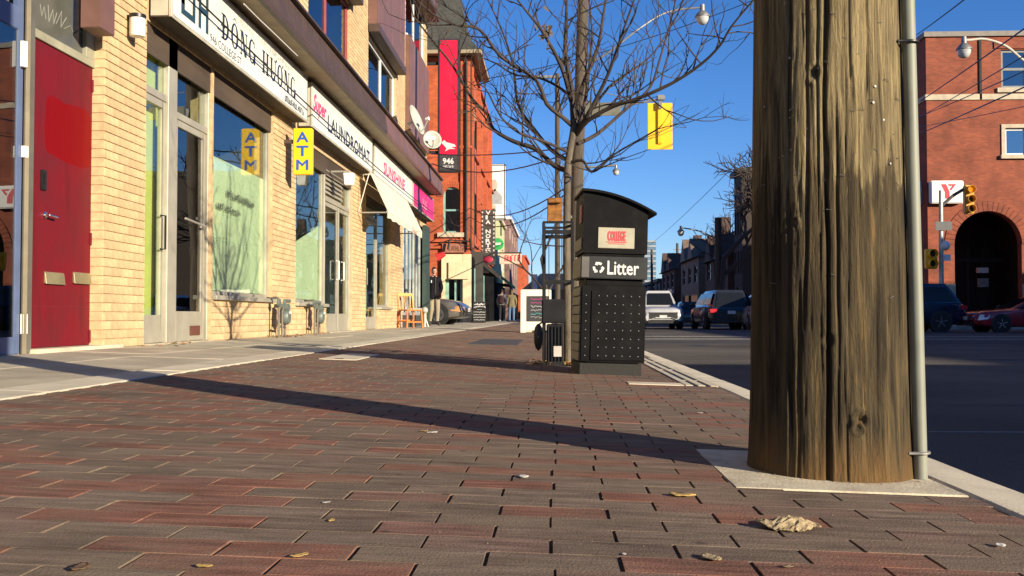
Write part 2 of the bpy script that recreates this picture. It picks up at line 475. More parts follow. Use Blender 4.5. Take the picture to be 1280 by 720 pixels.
# sealed cracks wandering over the asphalt
M_tar = pm('crack_tar', (0.018, 0.017, 0.017), 0.7)
rk = random.Random(21)
def road_crack(x, y, ang, n, step, w):
    L_ = []; R_ = []
    for k in range(n):
        ang += rk.gauss(0, .28); x += math.cos(ang) * step; y += math.sin(ang) * step; ww = w * rk.uniform(.5, 1.2)
        L_.append((x - math.sin(ang) * ww, y + math.cos(ang) * ww, ROAD_Z + .0035)); R_.append((x + math.sin(ang) * ww, y - math.cos(ang) * ww, ROAD_Z + .0035))
    q = MB(); q.add(L_ + R_, [(k, k + 1, n + k + 1, n + k) for k in range(n - 1)]); q.build('sealed_crack', M_tar, road)
for a in ((2.2, 3.2, .2, 14, .3, .012), (1.6, 9.5, .1, 22, .4, .016), (2.0, 14.6, .0, 26, .4, .02), (4, 16, 1.3, 20, .5, .02), (1.5, 18.2, .1, 30, .4, .02), (6, 24, .5, 20, .6, .03), (3, 32, 0, 26, .5, .03), (2, 6.2, .3, 16, .3, .012)): road_crack(*a)
M_oil = pm('oil_stain', (0.022, 0.021, 0.02), 0.6, var=.3, scale=6)
for (x, y, r_) in ((3.4, 15.2, .35), (5.2, 20.0, .5), (2.7, 18.9, .22), (8.5, 25.8, .5)):
    q = MB(); n = 22; q.add([(x + r_ * rk.uniform(.7, 1.2) * math.cos(2 * PI * k / n), y + 1.6 * r_ * rk.uniform(.7, 1.2) * math.sin(2 * PI * k / n), ROAD_Z + .0028) for k in range(n)], [tuple(range(n))]); q.build('oil_stain', M_oil, road)
# sidewalk bed, sloping
WX0, WX1 = -2.05, 0.92
def slope_box(mb, x0, x1, y0, y1, dz0, dz1, mi=0):
    vs = []
    for top in (dz0, dz1):
        for y in (y0, y1):
            for x in (x0, x1):
                vs.append((x, y, gz(x) + top))
    mb.add(vs, [(0, 2, 3, 1), (4, 5, 7, 6), (0, 1, 5, 4), (2, 6, 7, 3), (0, 4, 6, 2), (1, 3, 7, 5)], mi)
sb = MB(); slope_box(sb, WX0, WX1, -10, 300, -0.5, -0.0028)
sidewalk = sb.build('sidewalk', M_sand); tag(sidewalk, kind='structure'); MW[sidewalk] = Matrix.Identity(4)

PL, PW = 0.203, 0.0955
SLR = math.atan(-SLOPE)
def paver_mesh(name, L, gap_end, gap_side, ch, jit):
    x, y = (L - gap_end) / 2, (PW - gap_side) / 2
    rr = random.Random(jit)
    def j(): return rr.uniform(-0.0006, 0.0006)
    vs = [(-x + j(), -y + j() * .5, -0.03), (x + j(), -y, -0.03), (x, y, -0.03), (-x, y, -0.03)]
    vs += [(vx, vy, -ch * 0.9) for vx, vy, _ in vs[:4]]
    vs += [(vx * (1 - ch / x), vy * (1 - ch / y), rr.uniform(-0.0006, 0.0006)) for vx, vy, _ in vs[:4]]
    fs = [(0, 1, 5, 4), (1, 2, 6, 5), (2, 3, 7, 6), (3, 0, 4, 7), (4, 5, 9, 8), (5, 6, 10, 9), (6, 7, 11, 10), (7, 4, 8, 11), (8, 9, 10, 11)]
    return vs, fs
pv_var = [paver_mesh('paver', PL, 0.0038 + 0.0008 * k, 0.0003 + 0.0001 * (k % 3), 0.0002, k) for k in range(6)]
pv_me = []
for vs, fs in pv_var:
    me = bpy.data.meshes.new('paver'); me.from_pydata(vs, [], fs); me.materials.append(M_paver); me.update(); pv_me.append(me)
# what interrupts the pavers
PAD = (0.405, 0.925, 2.27, 2.92)
PIT = (-0.14, 0.36, 7.55, 8.7)
def clear(x, y, hx=0.06):
    for (x0, x1, y0, y1) in (PAD, PIT):
        if x0 - 0.03 < x - hx and x + hx < x1 + 0.03 and y0 < y < y1: return False
    return True
cells = []
row = 0; y = 1.05
while y < 40:
    off = (row % 2) * PL / 2 + random.uniform(-0.008, 0.008)
    x = math.floor((WX0 - off) / PL) * PL + off + PL / 2
    while x < WX1 + PL / 2:
        L0, L1 = max(x - PL / 2, WX0), min(x + PL / 2, WX1)
        if L1 - L0 > 0.03 and clear(x, y): cells.append((x, y, L0, L1))
        x += PL
    row += 1; y += PW
def in_view(x, y):
    return abs((x * 1.0 + y * 0.0424) / y) < 0.535 and y > 1.3
near = sorted([c for c in cells if in_view(c[0], c[1]) and c[3] - c[2] > PL - 0.002], key=lambda c: c[1])[:300]
nearset = set((c[0], c[1]) for c in near)
for (x, y, a, b_) in near:
    o = link('paver', random.choice(pv_me), sidewalk, loc=(x, y, gz(x) + random.uniform(-0.0002, 0.0002)))
    o.rotation_euler = (random.uniform(-0.0014, 0.0014), SLR * -1 + random.uniform(-0.002, 0.002), random.uniform(-0.002, 0.002))
vs_all = []; fs_all = []; rv = []
for (x, y, a, b_) in cells:
    if (x, y) in nearset: continue
    vs, fs = random.choice(pv_var); b0 = len(vs_all); t1 = random.uniform(-0.003, 0.003); t2 = random.uniform(-0.003, 0.003)
    dz = random.uniform(-0.0005, 0.0005)
    s = (b_ - a) / PL; cx = (a + b_) / 2
    for (vx, vy, vz) in vs:
        wx = cx + vx * s
        vs_all.append((wx, y + vy, gz(wx) + vz + dz + t1 * vx + t2 * vy))
    fs_all += [tuple(b0 + i for i in f) for f in fs]
    rv += [random.random()] * len(fs)
me = bpy.data.meshes.new('pavers'); me.from_pydata(vs_all, [], fs_all); me.materials.append(M_paver)
a_ = me.attributes.new('rnd', 'FLOAT', 'FACE'); a_.data.foreach_set('value', rv)
tag(link('paver_field', me, sidewalk), kind='stuff')
fb = MB(); slope_box(fb, WX0, WX1, 40.0, 300, -0.02, -0.001)
fb.build('far_paving', pm('far_paver', (0.14, 0.10, 0.08), 0.85, var=0.25, scale=3), sidewalk)

# concrete walk along the shop fronts: slabs with joints
cw = MB(); slope_box(cw, -9, WX0, -10, 300, -0.5, -0.02)
walk = cw.build('concrete_walk', M_sand); tag(walk, kind='structure'); MW[walk] = Matrix.Identity(4)
y = -2.0
while y < 44:
    L = 1.5 if y < 28 else 3.0
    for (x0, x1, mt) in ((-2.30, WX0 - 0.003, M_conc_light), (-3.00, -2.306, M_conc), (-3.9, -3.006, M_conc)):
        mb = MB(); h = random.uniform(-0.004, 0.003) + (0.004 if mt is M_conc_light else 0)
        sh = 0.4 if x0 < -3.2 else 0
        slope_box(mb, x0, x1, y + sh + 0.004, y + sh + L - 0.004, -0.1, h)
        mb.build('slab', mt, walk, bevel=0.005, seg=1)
    y += L
fb = MB(); slope_box(fb, -9, WX0, 44.6, 300, -0.1, -0.002); fb.build('far_slab', M_conc, walk)
mb = MB(); slope_box(mb, -9, -3.95, 28.9, 44.6, -0.1, 0.0); mb.build('driveway', M_asphalt, walk)

# kerb stones
kb = MB(); kb.box(0.95, 1.08, -10, 300, -0.5, -0.06)
kerb = kb.build('kerb', M_conc); tag(kerb, kind='structure'); MW[kerb] = Matrix.Identity(4)
y = -3.1
while y < 60:
    L = 2.4
    mb = MB()
    rings = []
    for yy in np.linspace(y + 0.003, y + L - 0.003, 9):
        j = random.uniform(-0.004, 0.004)
        rings.append([(0.925, yy, -0.4), (0.925, yy, -0.034 + j * .4), (0.935, yy, -0.026 + j * .4), (1.075 + j, yy, -0.036), (1.105 + j, yy, -0.055), (1.118 + j, yy, -0.4)])
    mb.loft(rings); mb.build('kerb_stone', M_conc_light, kerb, smooth=True)
    y += L

# concrete pad under the near pole
pd = MB(); slope_box(pd, PAD[0], 0.918, PAD[2], PAD[3], -0.1, 0.0012)
M_padc = pm('pad_concrete', (0.60, 0.54, 0.41), 0.92, var=0.10, scale=14, bump=0.22, bscale=120, dirt=0.75, dirtcol=(0.30, 0.25, 0.175), dscale=6, spec=.1)
pad = pd.build('concrete_pad', M_padc, sidewalk, bevel=0.002)
# tree pit, its concrete lip and grate slots beside the bin
pt = MB(); slope_box(pt, PIT[0], PIT[1], PIT[2], PIT[3], -0.1, -0.006); pt.build('tree_pit', M_soil, sidewalk)
lp = MB(); slope_box(lp, 0.42, 0.74, 5.72, 5.92, -0.08, 0.004); lp.build('pit_lip', M_conc_light, sidewalk, bevel=0.004)
M_slot = pm('grate_steel', (0.012, 0.011, 0.010), 0.6, 0.5)
gr = thing('trench_grate', 'long dark slotted trench grate set in the pavement beside the kerb', 'grate', (0.83, 5.7, gz(0.83)))
for xx in (0.765, 0.835, 0.905):
    mb = MB(); slope_box(mb, xx - 0.022, xx + 0.022, 5.72, 9.6, -0.05, 0.006); mb.build('rail', M_conc_light, gr, bevel=0.003)
mb = MB(); slope_box(mb, 0.75, 0.918, 5.72, 9.6, -0.05, 0.0015); mb.build('slot_bed', M_slot, gr)
for k in range(3):
    mb = MB(); yy = 6.2 + k * 1.3; slope_box(mb, 0.78, 0.89, yy, yy + 0.03, -0.03, 0.0045); mb.build('cross_bar', M_conc, gr)
# covers let into the sidewalk
def cover(px0, px1, py0, py1, mat, label):
    a = on_ground(px0, py1); b = on_ground(px1, py0)
    x0, x1, y0, y1 = a.x, on_ground(px1, py1).x, a.y, b.y
    t = thing('access_cover', label, 'cover', (x0, y0, gz(x0)))
    mb = MB(); slope_box(mb, x0, x1, y0, y1, -0.03, 0.005); mb.build('lid', mat, t, bevel=0.004)
    mb = MB(); slope_box(mb, (x0 + x1) / 2 - 0.03, (x0 + x1) / 2 + 0.03, y0 + 0.05, y0 + 0.09, 0.004, 0.008); mb.build('lift_slot', M_slot, t)
cover(398, 452, 443.0, 449, M_conc_light, 'pale concrete access cover set in brick paving near the shop walk')
cover(584, 648, 425, 430, pm('cover_dark', (0.045, 0.045, 0.05), 0.8), 'dark rectangular access cover in brick paving before the white board')
# the far side walk on the right
rw = MB(); rw.box(14.5, 120, 43, 44.0, -0.5, -0.03); rw.box(11.2, 60, 66.0, 420, -0.5, -0.03); rw.box(14.5, 60, 44.0, 66, -0.5, -0.03)
tag(rw.build('far_sidewalk', M_conc), kind='structure')
rw = MB(); rw.box(13.2, 120, -80, 2.0, -0.5, -0.03)
tag(rw.build('opposite_sidewalk', M_conc), kind='structure')
# ------------------------------------------------------------------ the near wooden utility pole
def vnoise(x, y, seed=0):
    xi = np.floor(x).astype(int); yi = np.floor(y).astype(int); xf = x - xi; yf = y - yi
    def h(a, b):
        n = (a * 374761393 + b * 668265263 + seed * 974711) & 0x7fffffff
        n = ((n ^ (n >> 13)) * 1274126177) & 0x7fffffff
        return ((n ^ (n >> 16)) & 0xffff) / 65535.0
    u = xf * xf * (3 - 2 * xf); v = yf * yf * (3 - 2 * yf)
    return (h(xi, yi) * (1 - u) + h(xi + 1, yi) * u) * (1 - v) + (h(xi, yi + 1) * (1 - u) + h(xi + 1, yi + 1) * u) * v

def pole_wood():
    m = bpy.data.materials.new('pole_wood'); m.use_nodes = True
    n = m.node_tree.nodes; l = m.node_tree.links; b = n['Principled BSDF']
    tc = n.new('ShaderNodeTexCoord')
    def noise(sc, stretch, det=6, rough=0.65):
        mp = n.new('ShaderNodeMapping'); mp.inputs['Scale'].default_value = stretch
        l.new(tc.outputs['Object'], mp.inputs[0])
        t = n.new('ShaderNodeTexNoise'); t.inputs['Scale'].default_value = sc; t.inputs['Detail'].default_value = det; t.inputs['Roughness'].default_value = rough; t.inputs['Distortion'].default_value = 0.9
        l.new(mp.outputs[0], t.inputs['Vector']); return t.outputs['Fac']
    grain = noise(40, (1, 1, 0.05)); fine = noise(150, (1, 1, 0.04), 4); patch = noise(7, (1, 1, 0.28), 6); flame = noise(22, (1, 1, 0.11), 5)
    cr = n.new('ShaderNodeValToRGB'); e = cr.color_ramp.elements
    e[0].position = 0.40; e[0].color = (0.046, 0.034, 0.019, 1); e[1].position = 0.64; e[1].color = (0.34, 0.268, 0.135, 1)
    x = e.new(0.52); x.color = (0.180, 0.140, 0.073, 1)
    mx = n.new('ShaderNodeMath'); mx.operation = 'MULTIPLY_ADD'; l.new(fine, mx.inputs[0]); mx.inputs[1].default_value = 0.35
    sb_ = n.new('ShaderNodeMath'); sb_.operation = 'MULTIPLY'; l.new(grain, sb_.inputs[0]); sb_.inputs[1].default_value = 0.7
    l.new(sb_.outputs[0], mx.inputs[2]); l.new(mx.outputs[0], cr.inputs[0])
    # damp dark lower part with a jagged upper edge, ochre streaks where the wood is rubbed
    sx = n.new('ShaderNodeSeparateXYZ'); l.new(tc.outputs['Object'], sx.inputs[0])
    ma = n.new('ShaderNodeMath'); ma.operation = 'MULTIPLY_ADD'; l.new(flame, ma.inputs[0]); ma.inputs[1].default_value = 0.95
    l.new(sx.outputs['Z'], ma.inputs[2])
    ms = n.new('ShaderNodeMapRange'); ms.inputs[1].default_value = 1.18; ms.inputs[2].default_value = 1.23; ms.inputs[3].default_value = 1.0; ms.inputs[4].default_value = 0.0
    l.new(ma.outputs[0], ms.inputs[0])
    c2 = n.new('ShaderNodeValToRGB'); e = c2.color_ramp.elements
    e[0].position = 0.40; e[0].color = (0.022, 0.0155, 0.0085, 1); e[1].position = 0.68; e[1].color = (0.23, 0.130, 0.042, 1)
    x = e.new(0.56); x.color = (0.074, 0.055, 0.028, 1)
    m3 = n.new('ShaderNodeMath'); m3.operation = 'MULTIPLY_ADD'; l.new(patch, m3.inputs[0]); m3.inputs[1].default_value = 0.25
    s3 = n.new('ShaderNodeMath'); s3.operation = 'MULTIPLY'; l.new(grain, s3.inputs[0]); s3.inputs[1].default_value = 0.75
    l.new(s3.outputs[0], m3.inputs[2]); l.new(m3.outputs[0], c2.inputs[0])
    mix = n.new('ShaderNodeMix'); mix.data_type = 'RGBA'
    sf = n.new('ShaderNodeMath'); sf.operation = 'MULTIPLY'; l.new(ms.outputs[0], sf.inputs[0]); sf.inputs[1].default_value = 0.9
    l.new(sf.outputs[0], mix.inputs[0]); l.new(cr.outputs[0], mix.inputs[6]); l.new(c2.outputs[0], mix.inputs[7])
    # ochre band of bare rubbed wood at the foot
    mb_ = n.new('ShaderNodeMapRange'); mb_.inputs[1].default_value = 0.22; mb_.inputs[2].default_value = 0.36; mb_.inputs[3].default_value = 0.75; mb_.inputs[4].default_value = 0.0
    fo = n.new('ShaderNodeMath'); fo.operation = 'MULTIPLY_ADD'; l.new(patch, fo.inputs[0]); fo.inputs[1].default_value = 0.5; l.new(sx.outputs['Z'], fo.inputs[2])
    l.new(fo.outputs[0], mb_.inputs[0])
    mi2 = n.new('ShaderNodeMix'); mi2.data_type = 'RGBA'; l.new(mb_.outputs[0], mi2.inputs[0]); l.new(mix.outputs[2], mi2.inputs[6]); mi2.inputs[7].default_value = (0.17, 0.095, 0.032, 1)
    l.new(mi2.outputs[2], b.inputs['Base Color'])
    b.inputs['Roughness'].default_value = 0.85; b.inputs['Specular IOR Level'].default_value = 0.3
    bp = n.new('ShaderNodeBump'); bp.inputs['Strength'].default_value = 1.0; bp.inputs['Distance'].default_value = 0.010
    chip = noise(75, (1, 1, 0.16), 8, 0.75); flake = noise(26, (1, 1, 0.22), 6, 0.7)
    h1 = n.new('ShaderNodeMath'); h1.operation = 'ADD'; l.new(chip, h1.inputs[0]); l.new(flake, h1.inputs[1])
    h2 = n.new('ShaderNodeMath'); h2.operation = 'ADD'; l.new(h1.outputs[0], h2.inputs[0]); l.new(mx.outputs[0], h2.inputs[1])
    l.new(h2.outputs[0], bp.inputs['Height']); l.new(bp.outputs[0], b.inputs['Normal'])
    return m
M_pole = pole_wood()
PY = 2.60
PX = on_y(1035, 396, PY).x
PZ = gz(PX)
pole = thing('utility_pole', 'thick weathered wooden utility pole standing on a concrete pad by the kerb', 'pole', (PX, PY, PZ))
NS, NR = 420, 360
zs = np.concatenate([np.linspace(-0.02, 1.45, NR), np.array([1.6, 2.2, 3.5, 5.5, 7.5, 9.0, 9.6])])
th = np.linspace(0, 2 * PI, NS, endpoint=False)
TH, ZZ = np.meshgrid(th, zs)
R0 = 0.200 - 0.0145 * np.clip(ZZ, 0, 2) - 0.006 * np.clip(ZZ - 2, 0, 20)
# flare at the foot, slight lumps
R0 = R0 + 0.006 * np.exp(-np.clip(ZZ, 0, 9) / 0.08)
per = NS
def nz(fa, fz, seed, warp=0.0):
    a = (TH / (2 * PI)) * fa + warp * (vnoise(ZZ * 2.2 + seed, TH * 1.3, seed + 9) - 0.5)
    n1 = vnoise(a, ZZ * fz + seed * 7.3, seed)
    n2 = vnoise(a - fa, ZZ * fz + seed * 7.3, seed)       # wrap
    w = np.clip((TH / (2 * PI) - 0.93) / 0.07, 0, 1)
    return n1 * (1 - w) + n2 * w - 0.5
ridge = lambda a: 0.5 - 2 * np.abs(a)
disp = 0.004 * nz(9, 1.0, 1) + 0.003 * nz(36, 1.3, 2, 2.0) - 0.0020 * np.clip(ridge(nz(90, 1.6, 3, 5.0)), 0, 1) - 0.0022 * np.clip(ridge(nz(170, 2.6, 5, 8.0)), 0, 1) + 0.0014 * nz(260, 6.0, 4, 8.0)
# drying cracks: (angle seen from the photo 0..1 across the visible face, z0, z1, width, depth)
cam_dir = math.atan2(-PY, -PX)
def face_ang(u):                                            # u 0 left edge .. 1 right edge as seen by the camera
    return cam_dir + math.asin(max(-1, min(1, 2 * u - 1)))
cracks = [(0.50, -0.1, 1.5, 0.0062, 0.028), (0.565, 0.05, 0.95, 0.004, 0.014), (0.27, 0.0, 1.3, 0.005, 0.014), (0.37, 0.35, 1.4, 0.004, 0.012),
          (0.62, 0.30, 0.75, 0.003, 0.010), (0.70, 0.0, 1.0, 0.003, 0.009), (0.78, 0.1, 0.6, 0.003, 0.009), (0.86, 0.3, 1.3, 0.003, 0.008), (0.44, 0.55, 1.5, 0.003, 0.01),
          (0.20, 0.1, 0.8, 0.004, 0.010), (0.12, 0.4, 1.5, 0.004, 0.011), (0.33, -0.1, 0.5, 0.004, 0.012), (0.59, -0.1, 0.35, 0.004, 0.011), (0.75, 0.75, 1.5, 0.003, 0.010),
          (0.93, 0.0, 0.7, 0.003, 0.008), (0.66, 0.85, 1.5, 0.004, 0.012)]
rr = random.Random(5)
for k in range(14): cracks.append((rr.random(), rr.uniform(-0.1, 0.9), rr.uniform(0.4, 1.5), 0.0022, rr.uniform(0.004, 0.008)))
for k in range(10): cracks.append((rr.random() + 1.2, -0.1, 1.5, 0.004, 0.012))
for ci, (u, z0, z1, w, dp) in enumerate(cracks):
    a0 = face_ang(u) if u <= 1 else cam_dir + u * 2
    wob = 0.05 * (vnoise(ZZ * 2.3 + ci * 3.1, ZZ * 0 + ci, ci + 20) - 0.5) + 0.02 * (vnoise(ZZ * 9 + ci, ZZ * 0, ci + 40) - 0.5)
    dth = (TH - a0 - wob + PI) % (2 * PI) - PI
    env = np.clip((ZZ - z0) / 0.12, 0, 1) * np.clip((z1 - ZZ) / 0.12, 0, 1)
    ww = w * (0.45 + 0.75 * vnoise(ZZ * 4 + ci, ZZ * 0 + 2, ci + 60))
    disp = disp - 0.62 * dp * env * np.exp(-(dth * 0.2 / ww) ** 2)
# knots and a gouge
for (u, z, r, dp) in ((0.43, 0.98, 0.010, 0.010), (0.505, 0.335, 0.009, 0.007), (0.68, 0.145, 0.010, 0.016), (0.66, 0.13, 0.007, 0.012), (0.30, 0.62, 0.006, 0.005)):
    dth = ((TH - face_ang(u) + PI) % (2 * PI) - PI) * 0.2; dzz = (ZZ - z)
    d2 = (dth ** 2 + (dzz * 0.8) ** 2) / r ** 2
    disp = disp - dp * np.exp(-d2) + 0.3 * dp * np.exp(-(np.sqrt(d2) - 1.9) ** 2 * 2.5)
fade = np.where(ZZ > 1.46, 0.3, 1.0)
RR = R0 + disp * fade
VX = RR * np.cos(TH); VY = RR * np.sin(TH)
verts = np.stack([VX, VY, ZZ], -1).reshape(-1, 3)
nr = len(zs); idx = np.arange(nr * NS).reshape(nr, NS); nx_ = np.roll(idx, -1, 1)
faces = np.stack([idx[:-1], nx_[:-1], nx_[1:], idx[1:]], -1).reshape(-1, 4)
me = bpy.data.meshes.new('shaft'); me.from_pydata(verts.tolist(), [], faces.tolist()); me.materials.append(M_pole)
me.polygons.foreach_set('use_smooth', [True] * len(me.polygons)); me.update()
link('shaft', me, pole)
# grey conduit strapped to its kerb side
M_conduit = pm('conduit', (0.21, 0.225, 0.185), 0.6, 0.1, var=0.08, scale=12, dirt=0.2, dirtcol=(0.3, 0.27, 0.2))
ca = face_ang(0.985)
def cpt(z, o=0.019): r_ = 0.200 - 0.0145 * min(z, 2) + o; return (r_ * math.cos(ca), r_ * math.sin(ca), z)
mb = MB(); mb.tube([cpt(z) for z in (-0.01, 0.05, 0.12, 0.3, 0.6, 0.9, 1.2, 1.6, 2.2, 3.5)], 0.0165, 14)
mb.build('conduit', M_conduit, pole, smooth=True, local=True)
M_galv = pm('galvanised', (0.26, 0.26, 0.25), 0.5, 0.5)
for z in (0.06, 1.07):
    mb = MB(); c = Vector(cpt(z)); out = Vector((math.cos(ca), math.sin(ca), 0)); sd = Vector((-out.y, out.x, 0))
    pts = [c - out * 0.02 - sd * 0.034] + [c + out * 0.020 * math.cos(a) * 1.05 + sd * 0.023 * math.sin(a) for a in np.linspace(-1.6, 1.6, 11)] + [c - out * 0.02 + sd * 0.034]
    mb.tube(pts, 0.0038, 6); mb.build('conduit_strap', M_galv if z < .5 else M_black, pole, smooth=True, local=True)
# crossarm and insulators high up, above the picture
mb = MB(); mb.box(-1.2, 1.2, -0.28, -0.18, 8.6, 8.72); mb.build('crossarm', M_pole, pole, local=True)

# old poster staples and nails
q = MB(); q.tube([(-.006, 0, -.003), (-.006, .003, -.003), (.006, .003, -.003), (.006, 0, -.003)], .0009, 4); stm = q.mesh('staple', M_galv)
q = MB(); q.lathe([(.0035, .0), (.0035, .003), (.001, .0035)], (0, 0, 0), 'Y', 7); nlm = q.mesh('nail', M_galv)
rs = random.Random(4)
for k in range(46):
    u = rs.uniform(.06, .95); a = face_ang(u); z = min(1.2, max(.25, rs.gauss(.85, .22))); i = int(round((a % (2 * PI)) / (2 * PI) * NS)) % NS; j = int(np.argmin(np.abs(zs - z)))
    r_ = RR[j, i] + .0006; o = link('staple' if k % 5 else 'nail', stm if k % 5 else nlm, pole, loc=(r_ * math.cos(a), r_ * math.sin(a), z)); o.rotation_euler = (0, rs.uniform(-.6, .6), a - PI / 2)
# ------------------------------------------------------------------ walls with openings
def grid_wall(mb, mp, u0, u1, v0, v1, holes, w0, w1, mi=0):
    us = sorted(set([u0, u1] + [min(max(h[i], u0), u1) for h in holes for i in (0, 1)]))
    vs = sorted(set([v0, v1] + [min(max(h[i], v0), v1) for h in holes for i in (2, 3)]))
    for j in range(len(vs) - 1):
        i = 0
        while i < len(us) - 1:
            def solid(k):
                cu = (us[k] + us[k + 1]) / 2; cv = (vs[j] + vs[j + 1]) / 2
                return not any(h[0] < cu < h[1] and h[2] < cv < h[3] for h in holes)
            if not solid(i): i += 1; continue
            k = i
            while k + 1 < len(us) - 1 and solid(k + 1): k += 1
            a, b, c, d = us[i], us[k + 1], vs[j], vs[j + 1]
            mb.prism([(a, c), (b, c), (b, d), (a, d)], mp, w0, w1, mi)
            i = k + 1
FX = -3.70
def fy(px): return on_x(px, 396, FX).y
def fz(px, py): return on_x(px, py, FX).z
def px_wall(u, v, w): return (w, u, v)                      # wall facing +X: u=Y, v=Z, w=X

M_ybrick = pm('yellow_brick', (0.60, 0.44, 0.25), 0.9, var=0.12, scale=14, bump=0.35, bscale=140, rnd=0.16, dirt=0.42, dirtcol=(0.36, 0.25, 0.145), dscale=1.6, spec=0.2)
M_mortar = pm('mortar', (0.50, 0.37, 0.215), 0.95, var=0.15, scale=12, bump=0.4)
def door_paint():
    m = bpy.data.materials.new('red_door'); m.use_nodes = True
    n = m.node_tree.nodes; l = m.node_tree.links; b = n['Principled BSDF']
    ge = n.new('ShaderNodeNewGeometry'); sp = n.new('ShaderNodeSeparateXYZ'); l.new(ge.outputs['Position'], sp.inputs[0])
    def noise(scale, det=6, st=None):
        t = n.new('ShaderNodeTexNoise'); t.inputs['Scale'].default_value = scale; t.inputs['Detail'].default_value = det
        if st:
            mp = n.new('ShaderNodeMapping'); mp.inputs['Scale'].default_value = st; l.new(ge.outputs['Position'], mp.inputs[0]); l.new(mp.outputs[0], t.inputs['Vector'])
        else: l.new(ge.outputs['Position'], t.inputs['Vector'])
        return t.outputs['Fac']
    def M(op, a, bb, c=None):
        t = n.new('ShaderNodeMath'); t.operation = op
        for i, v in enumerate((a, bb, c)):
            if v is None: continue
            if isinstance(v, (int, float)): t.inputs[i].default_value = v
            else: l.new(v, t.inputs[i])
        return t.outputs[0]
    def mixc(f, a, c2):
        t = n.new('ShaderNodeMix'); t.data_type = 'RGBA'; l.new(f, t.inputs[0])
        if isinstance(a, tuple): t.inputs[6].default_value = (*a, 1)
        else: l.new(a, t.inputs[6])
        t.inputs[7].default_value = (*c2, 1); return t.outputs[2]
    def ramp(v, lo, hi):
        t = n.new('ShaderNodeMapRange'); t.inputs[1].default_value = lo; t.inputs[2].default_value = hi; l.new(v, t.inputs[0]); return t.outputs[0]
    big = noise(3.0); fine = noise(26); streak = noise(9, 5, (1, 1, .12))
    col = mixc(ramp(big, .38, .66), (.150, .0075, .015), (.118, .011, .017))
    col = mixc(M('MULTIPLY', ramp(streak, .56, .70), .55), col, (.085, .010, .013))
    # spray painted repair: rounded square with soft, wandering edge
    c = on_x(86, 166, FX - .10)
    u = M('DIVIDE', M('SUBTRACT', sp.outputs['Y'], c.y), .37); v = M('DIVIDE', M('SUBTRACT', sp.outputs['Z'], c.z), .235)
    d = M('ADD', M('POWER', M('ABSOLUTE', u, 0), 8.0), M('POWER', M('ABSOLUTE', v, 0), 8.0))
    d = M('ADD', d, M('MULTIPLY', M('SUBTRACT', big, .5), 2.2))
    t = n.new('ShaderNodeMapRange'); t.inputs[1].default_value = .75; t.inputs[2].default_value = 1.05; t.inputs[3].default_value = 1; t.inputs[4].default_value = 0; l.new(d, t.inputs[0])
    col = mixc(t.outputs[0], col, (.175, .001, .003))
    # chips down to primer near the foot and edges
    ch = M('ADD', fine, M('MULTIPLY', sp.outputs['Z'], -.06)); col = mixc(ramp(ch, .66, .70), col, (.09, .03, .026))
    l.new(col, b.inputs['Base Color']); b.inputs['Specular IOR Level'].default_value = .15
    rr_ = n.new('ShaderNodeMapRange'); rr_.inputs[3].default_value = .38; rr_.inputs[4].default_value = .75; l.new(streak, rr_.inputs[0]); l.new(rr_.outputs[0], b.inputs['Roughness'])
    bp = n.new('ShaderNodeBump'); bp.inputs['Strength'].default_value = .35; bp.inputs['Distance'].default_value = .004; l.new(M('ADD', big, fine), bp.inputs['Height']); l.new(bp.outputs[0], b.inputs['Normal'])
    return m
M_brown = pm('brown_metal', (0.075, 0.048, 0.040), 0.5, var=0.12, scale=5)
M_brown2 = pm('brown_metal_faded', (0.165, 0.085, 0.070), 0.5, var=0.10, scale=3)
M_soffit = pm('tan_soffit', (0.34, 0.27, 0.18), 0.7, var=0.12)
M_woodsoffit = pm('dark_soffit', (0.07, 0.05, 0.035), 0.7, var=0.2, scale=3, stretch=(1, 0.2, 1))
M_alu_y = pm('anodised_frame', (0.44, 0.42, 0.34), 0.45, 0.35, var=0.08, dirt=0.2, dirtcol=(0.22, 0.19, 0.14))
M_int_green = pm('interior_green', (0.72, 0.74, 0.22), 0.8, var=0.06)
M_int_pale = pm('interior_pale', (0.45, 0.50, 0.42), 0.8, var=0.06)
M_int_dark = pm('interior_dark', (0.05, 0.045, 0.04), 0.8)
M_film = pm('window_film', (0.76, 0.84, 0.62), 0.6, var=0.05, scale=2)
M_red_fresh = pm('red_fresh', (0.40, 0.002, 0.006), 0.38, var=0.06)


M_red = door_paint()
Y0 = fy(27); YE = fy(533)
row_b = thing('shop_row', 'two storey yellow brick row of shops with brown metal canopy', 'building', (FX, (Y0 + YE) / 2, gz(FX)))
GZ = gz(FX)
yd0, yd1 = fy(40), fy(128)          # red door
ye0, ye1 = fy(180), fy(264)         # entry
yw0, yw1 = fy(266), fy(340)         # window
yl0, yl1 = fy(369), fy(408)         # laundromat window
yk0, yk1 = fy(408), fy(440)         # laundromat door
ys0, ys1 = fy(457), fy(474)         # next door
yt0, yt1 = fy(474), fy(488)         # its window
yp0, yp1 = fy(503), fy(528)         # last shop front
ZS1 = fz(300, 371); ZS2 = fz(390, 379); ZS3 = fz(480, 384)
ZTOP = 3.08                           # head of the ground floor openings
UW = [(fy(383), fy(436), 4.35, 6.05), (fy(459), fy(494), 4.35, 6.0), (fy(506), fy(530), 7.45, 9.0)]
holes = [(yd0, yd1, GZ - 1, 3.05), (ye0, ye1, GZ - 1, ZTOP), (yw0, yw1, ZS1, ZTOP), (yl0, yl1, ZS2, ZTOP - .1), (yk0, yk1, GZ - 1, ZTOP - .1),
         (ys0, ys1, GZ - 1, 2.8), (yt0, yt1, ZS3, 2.8), (yp0, yp1, GZ - 1, 2.9)] + UW
mb = MB(); grid_wall(mb, px_wall, Y0, YE, GZ - 0.3, 9.6, holes, FX - 0.25, FX - 0.008)
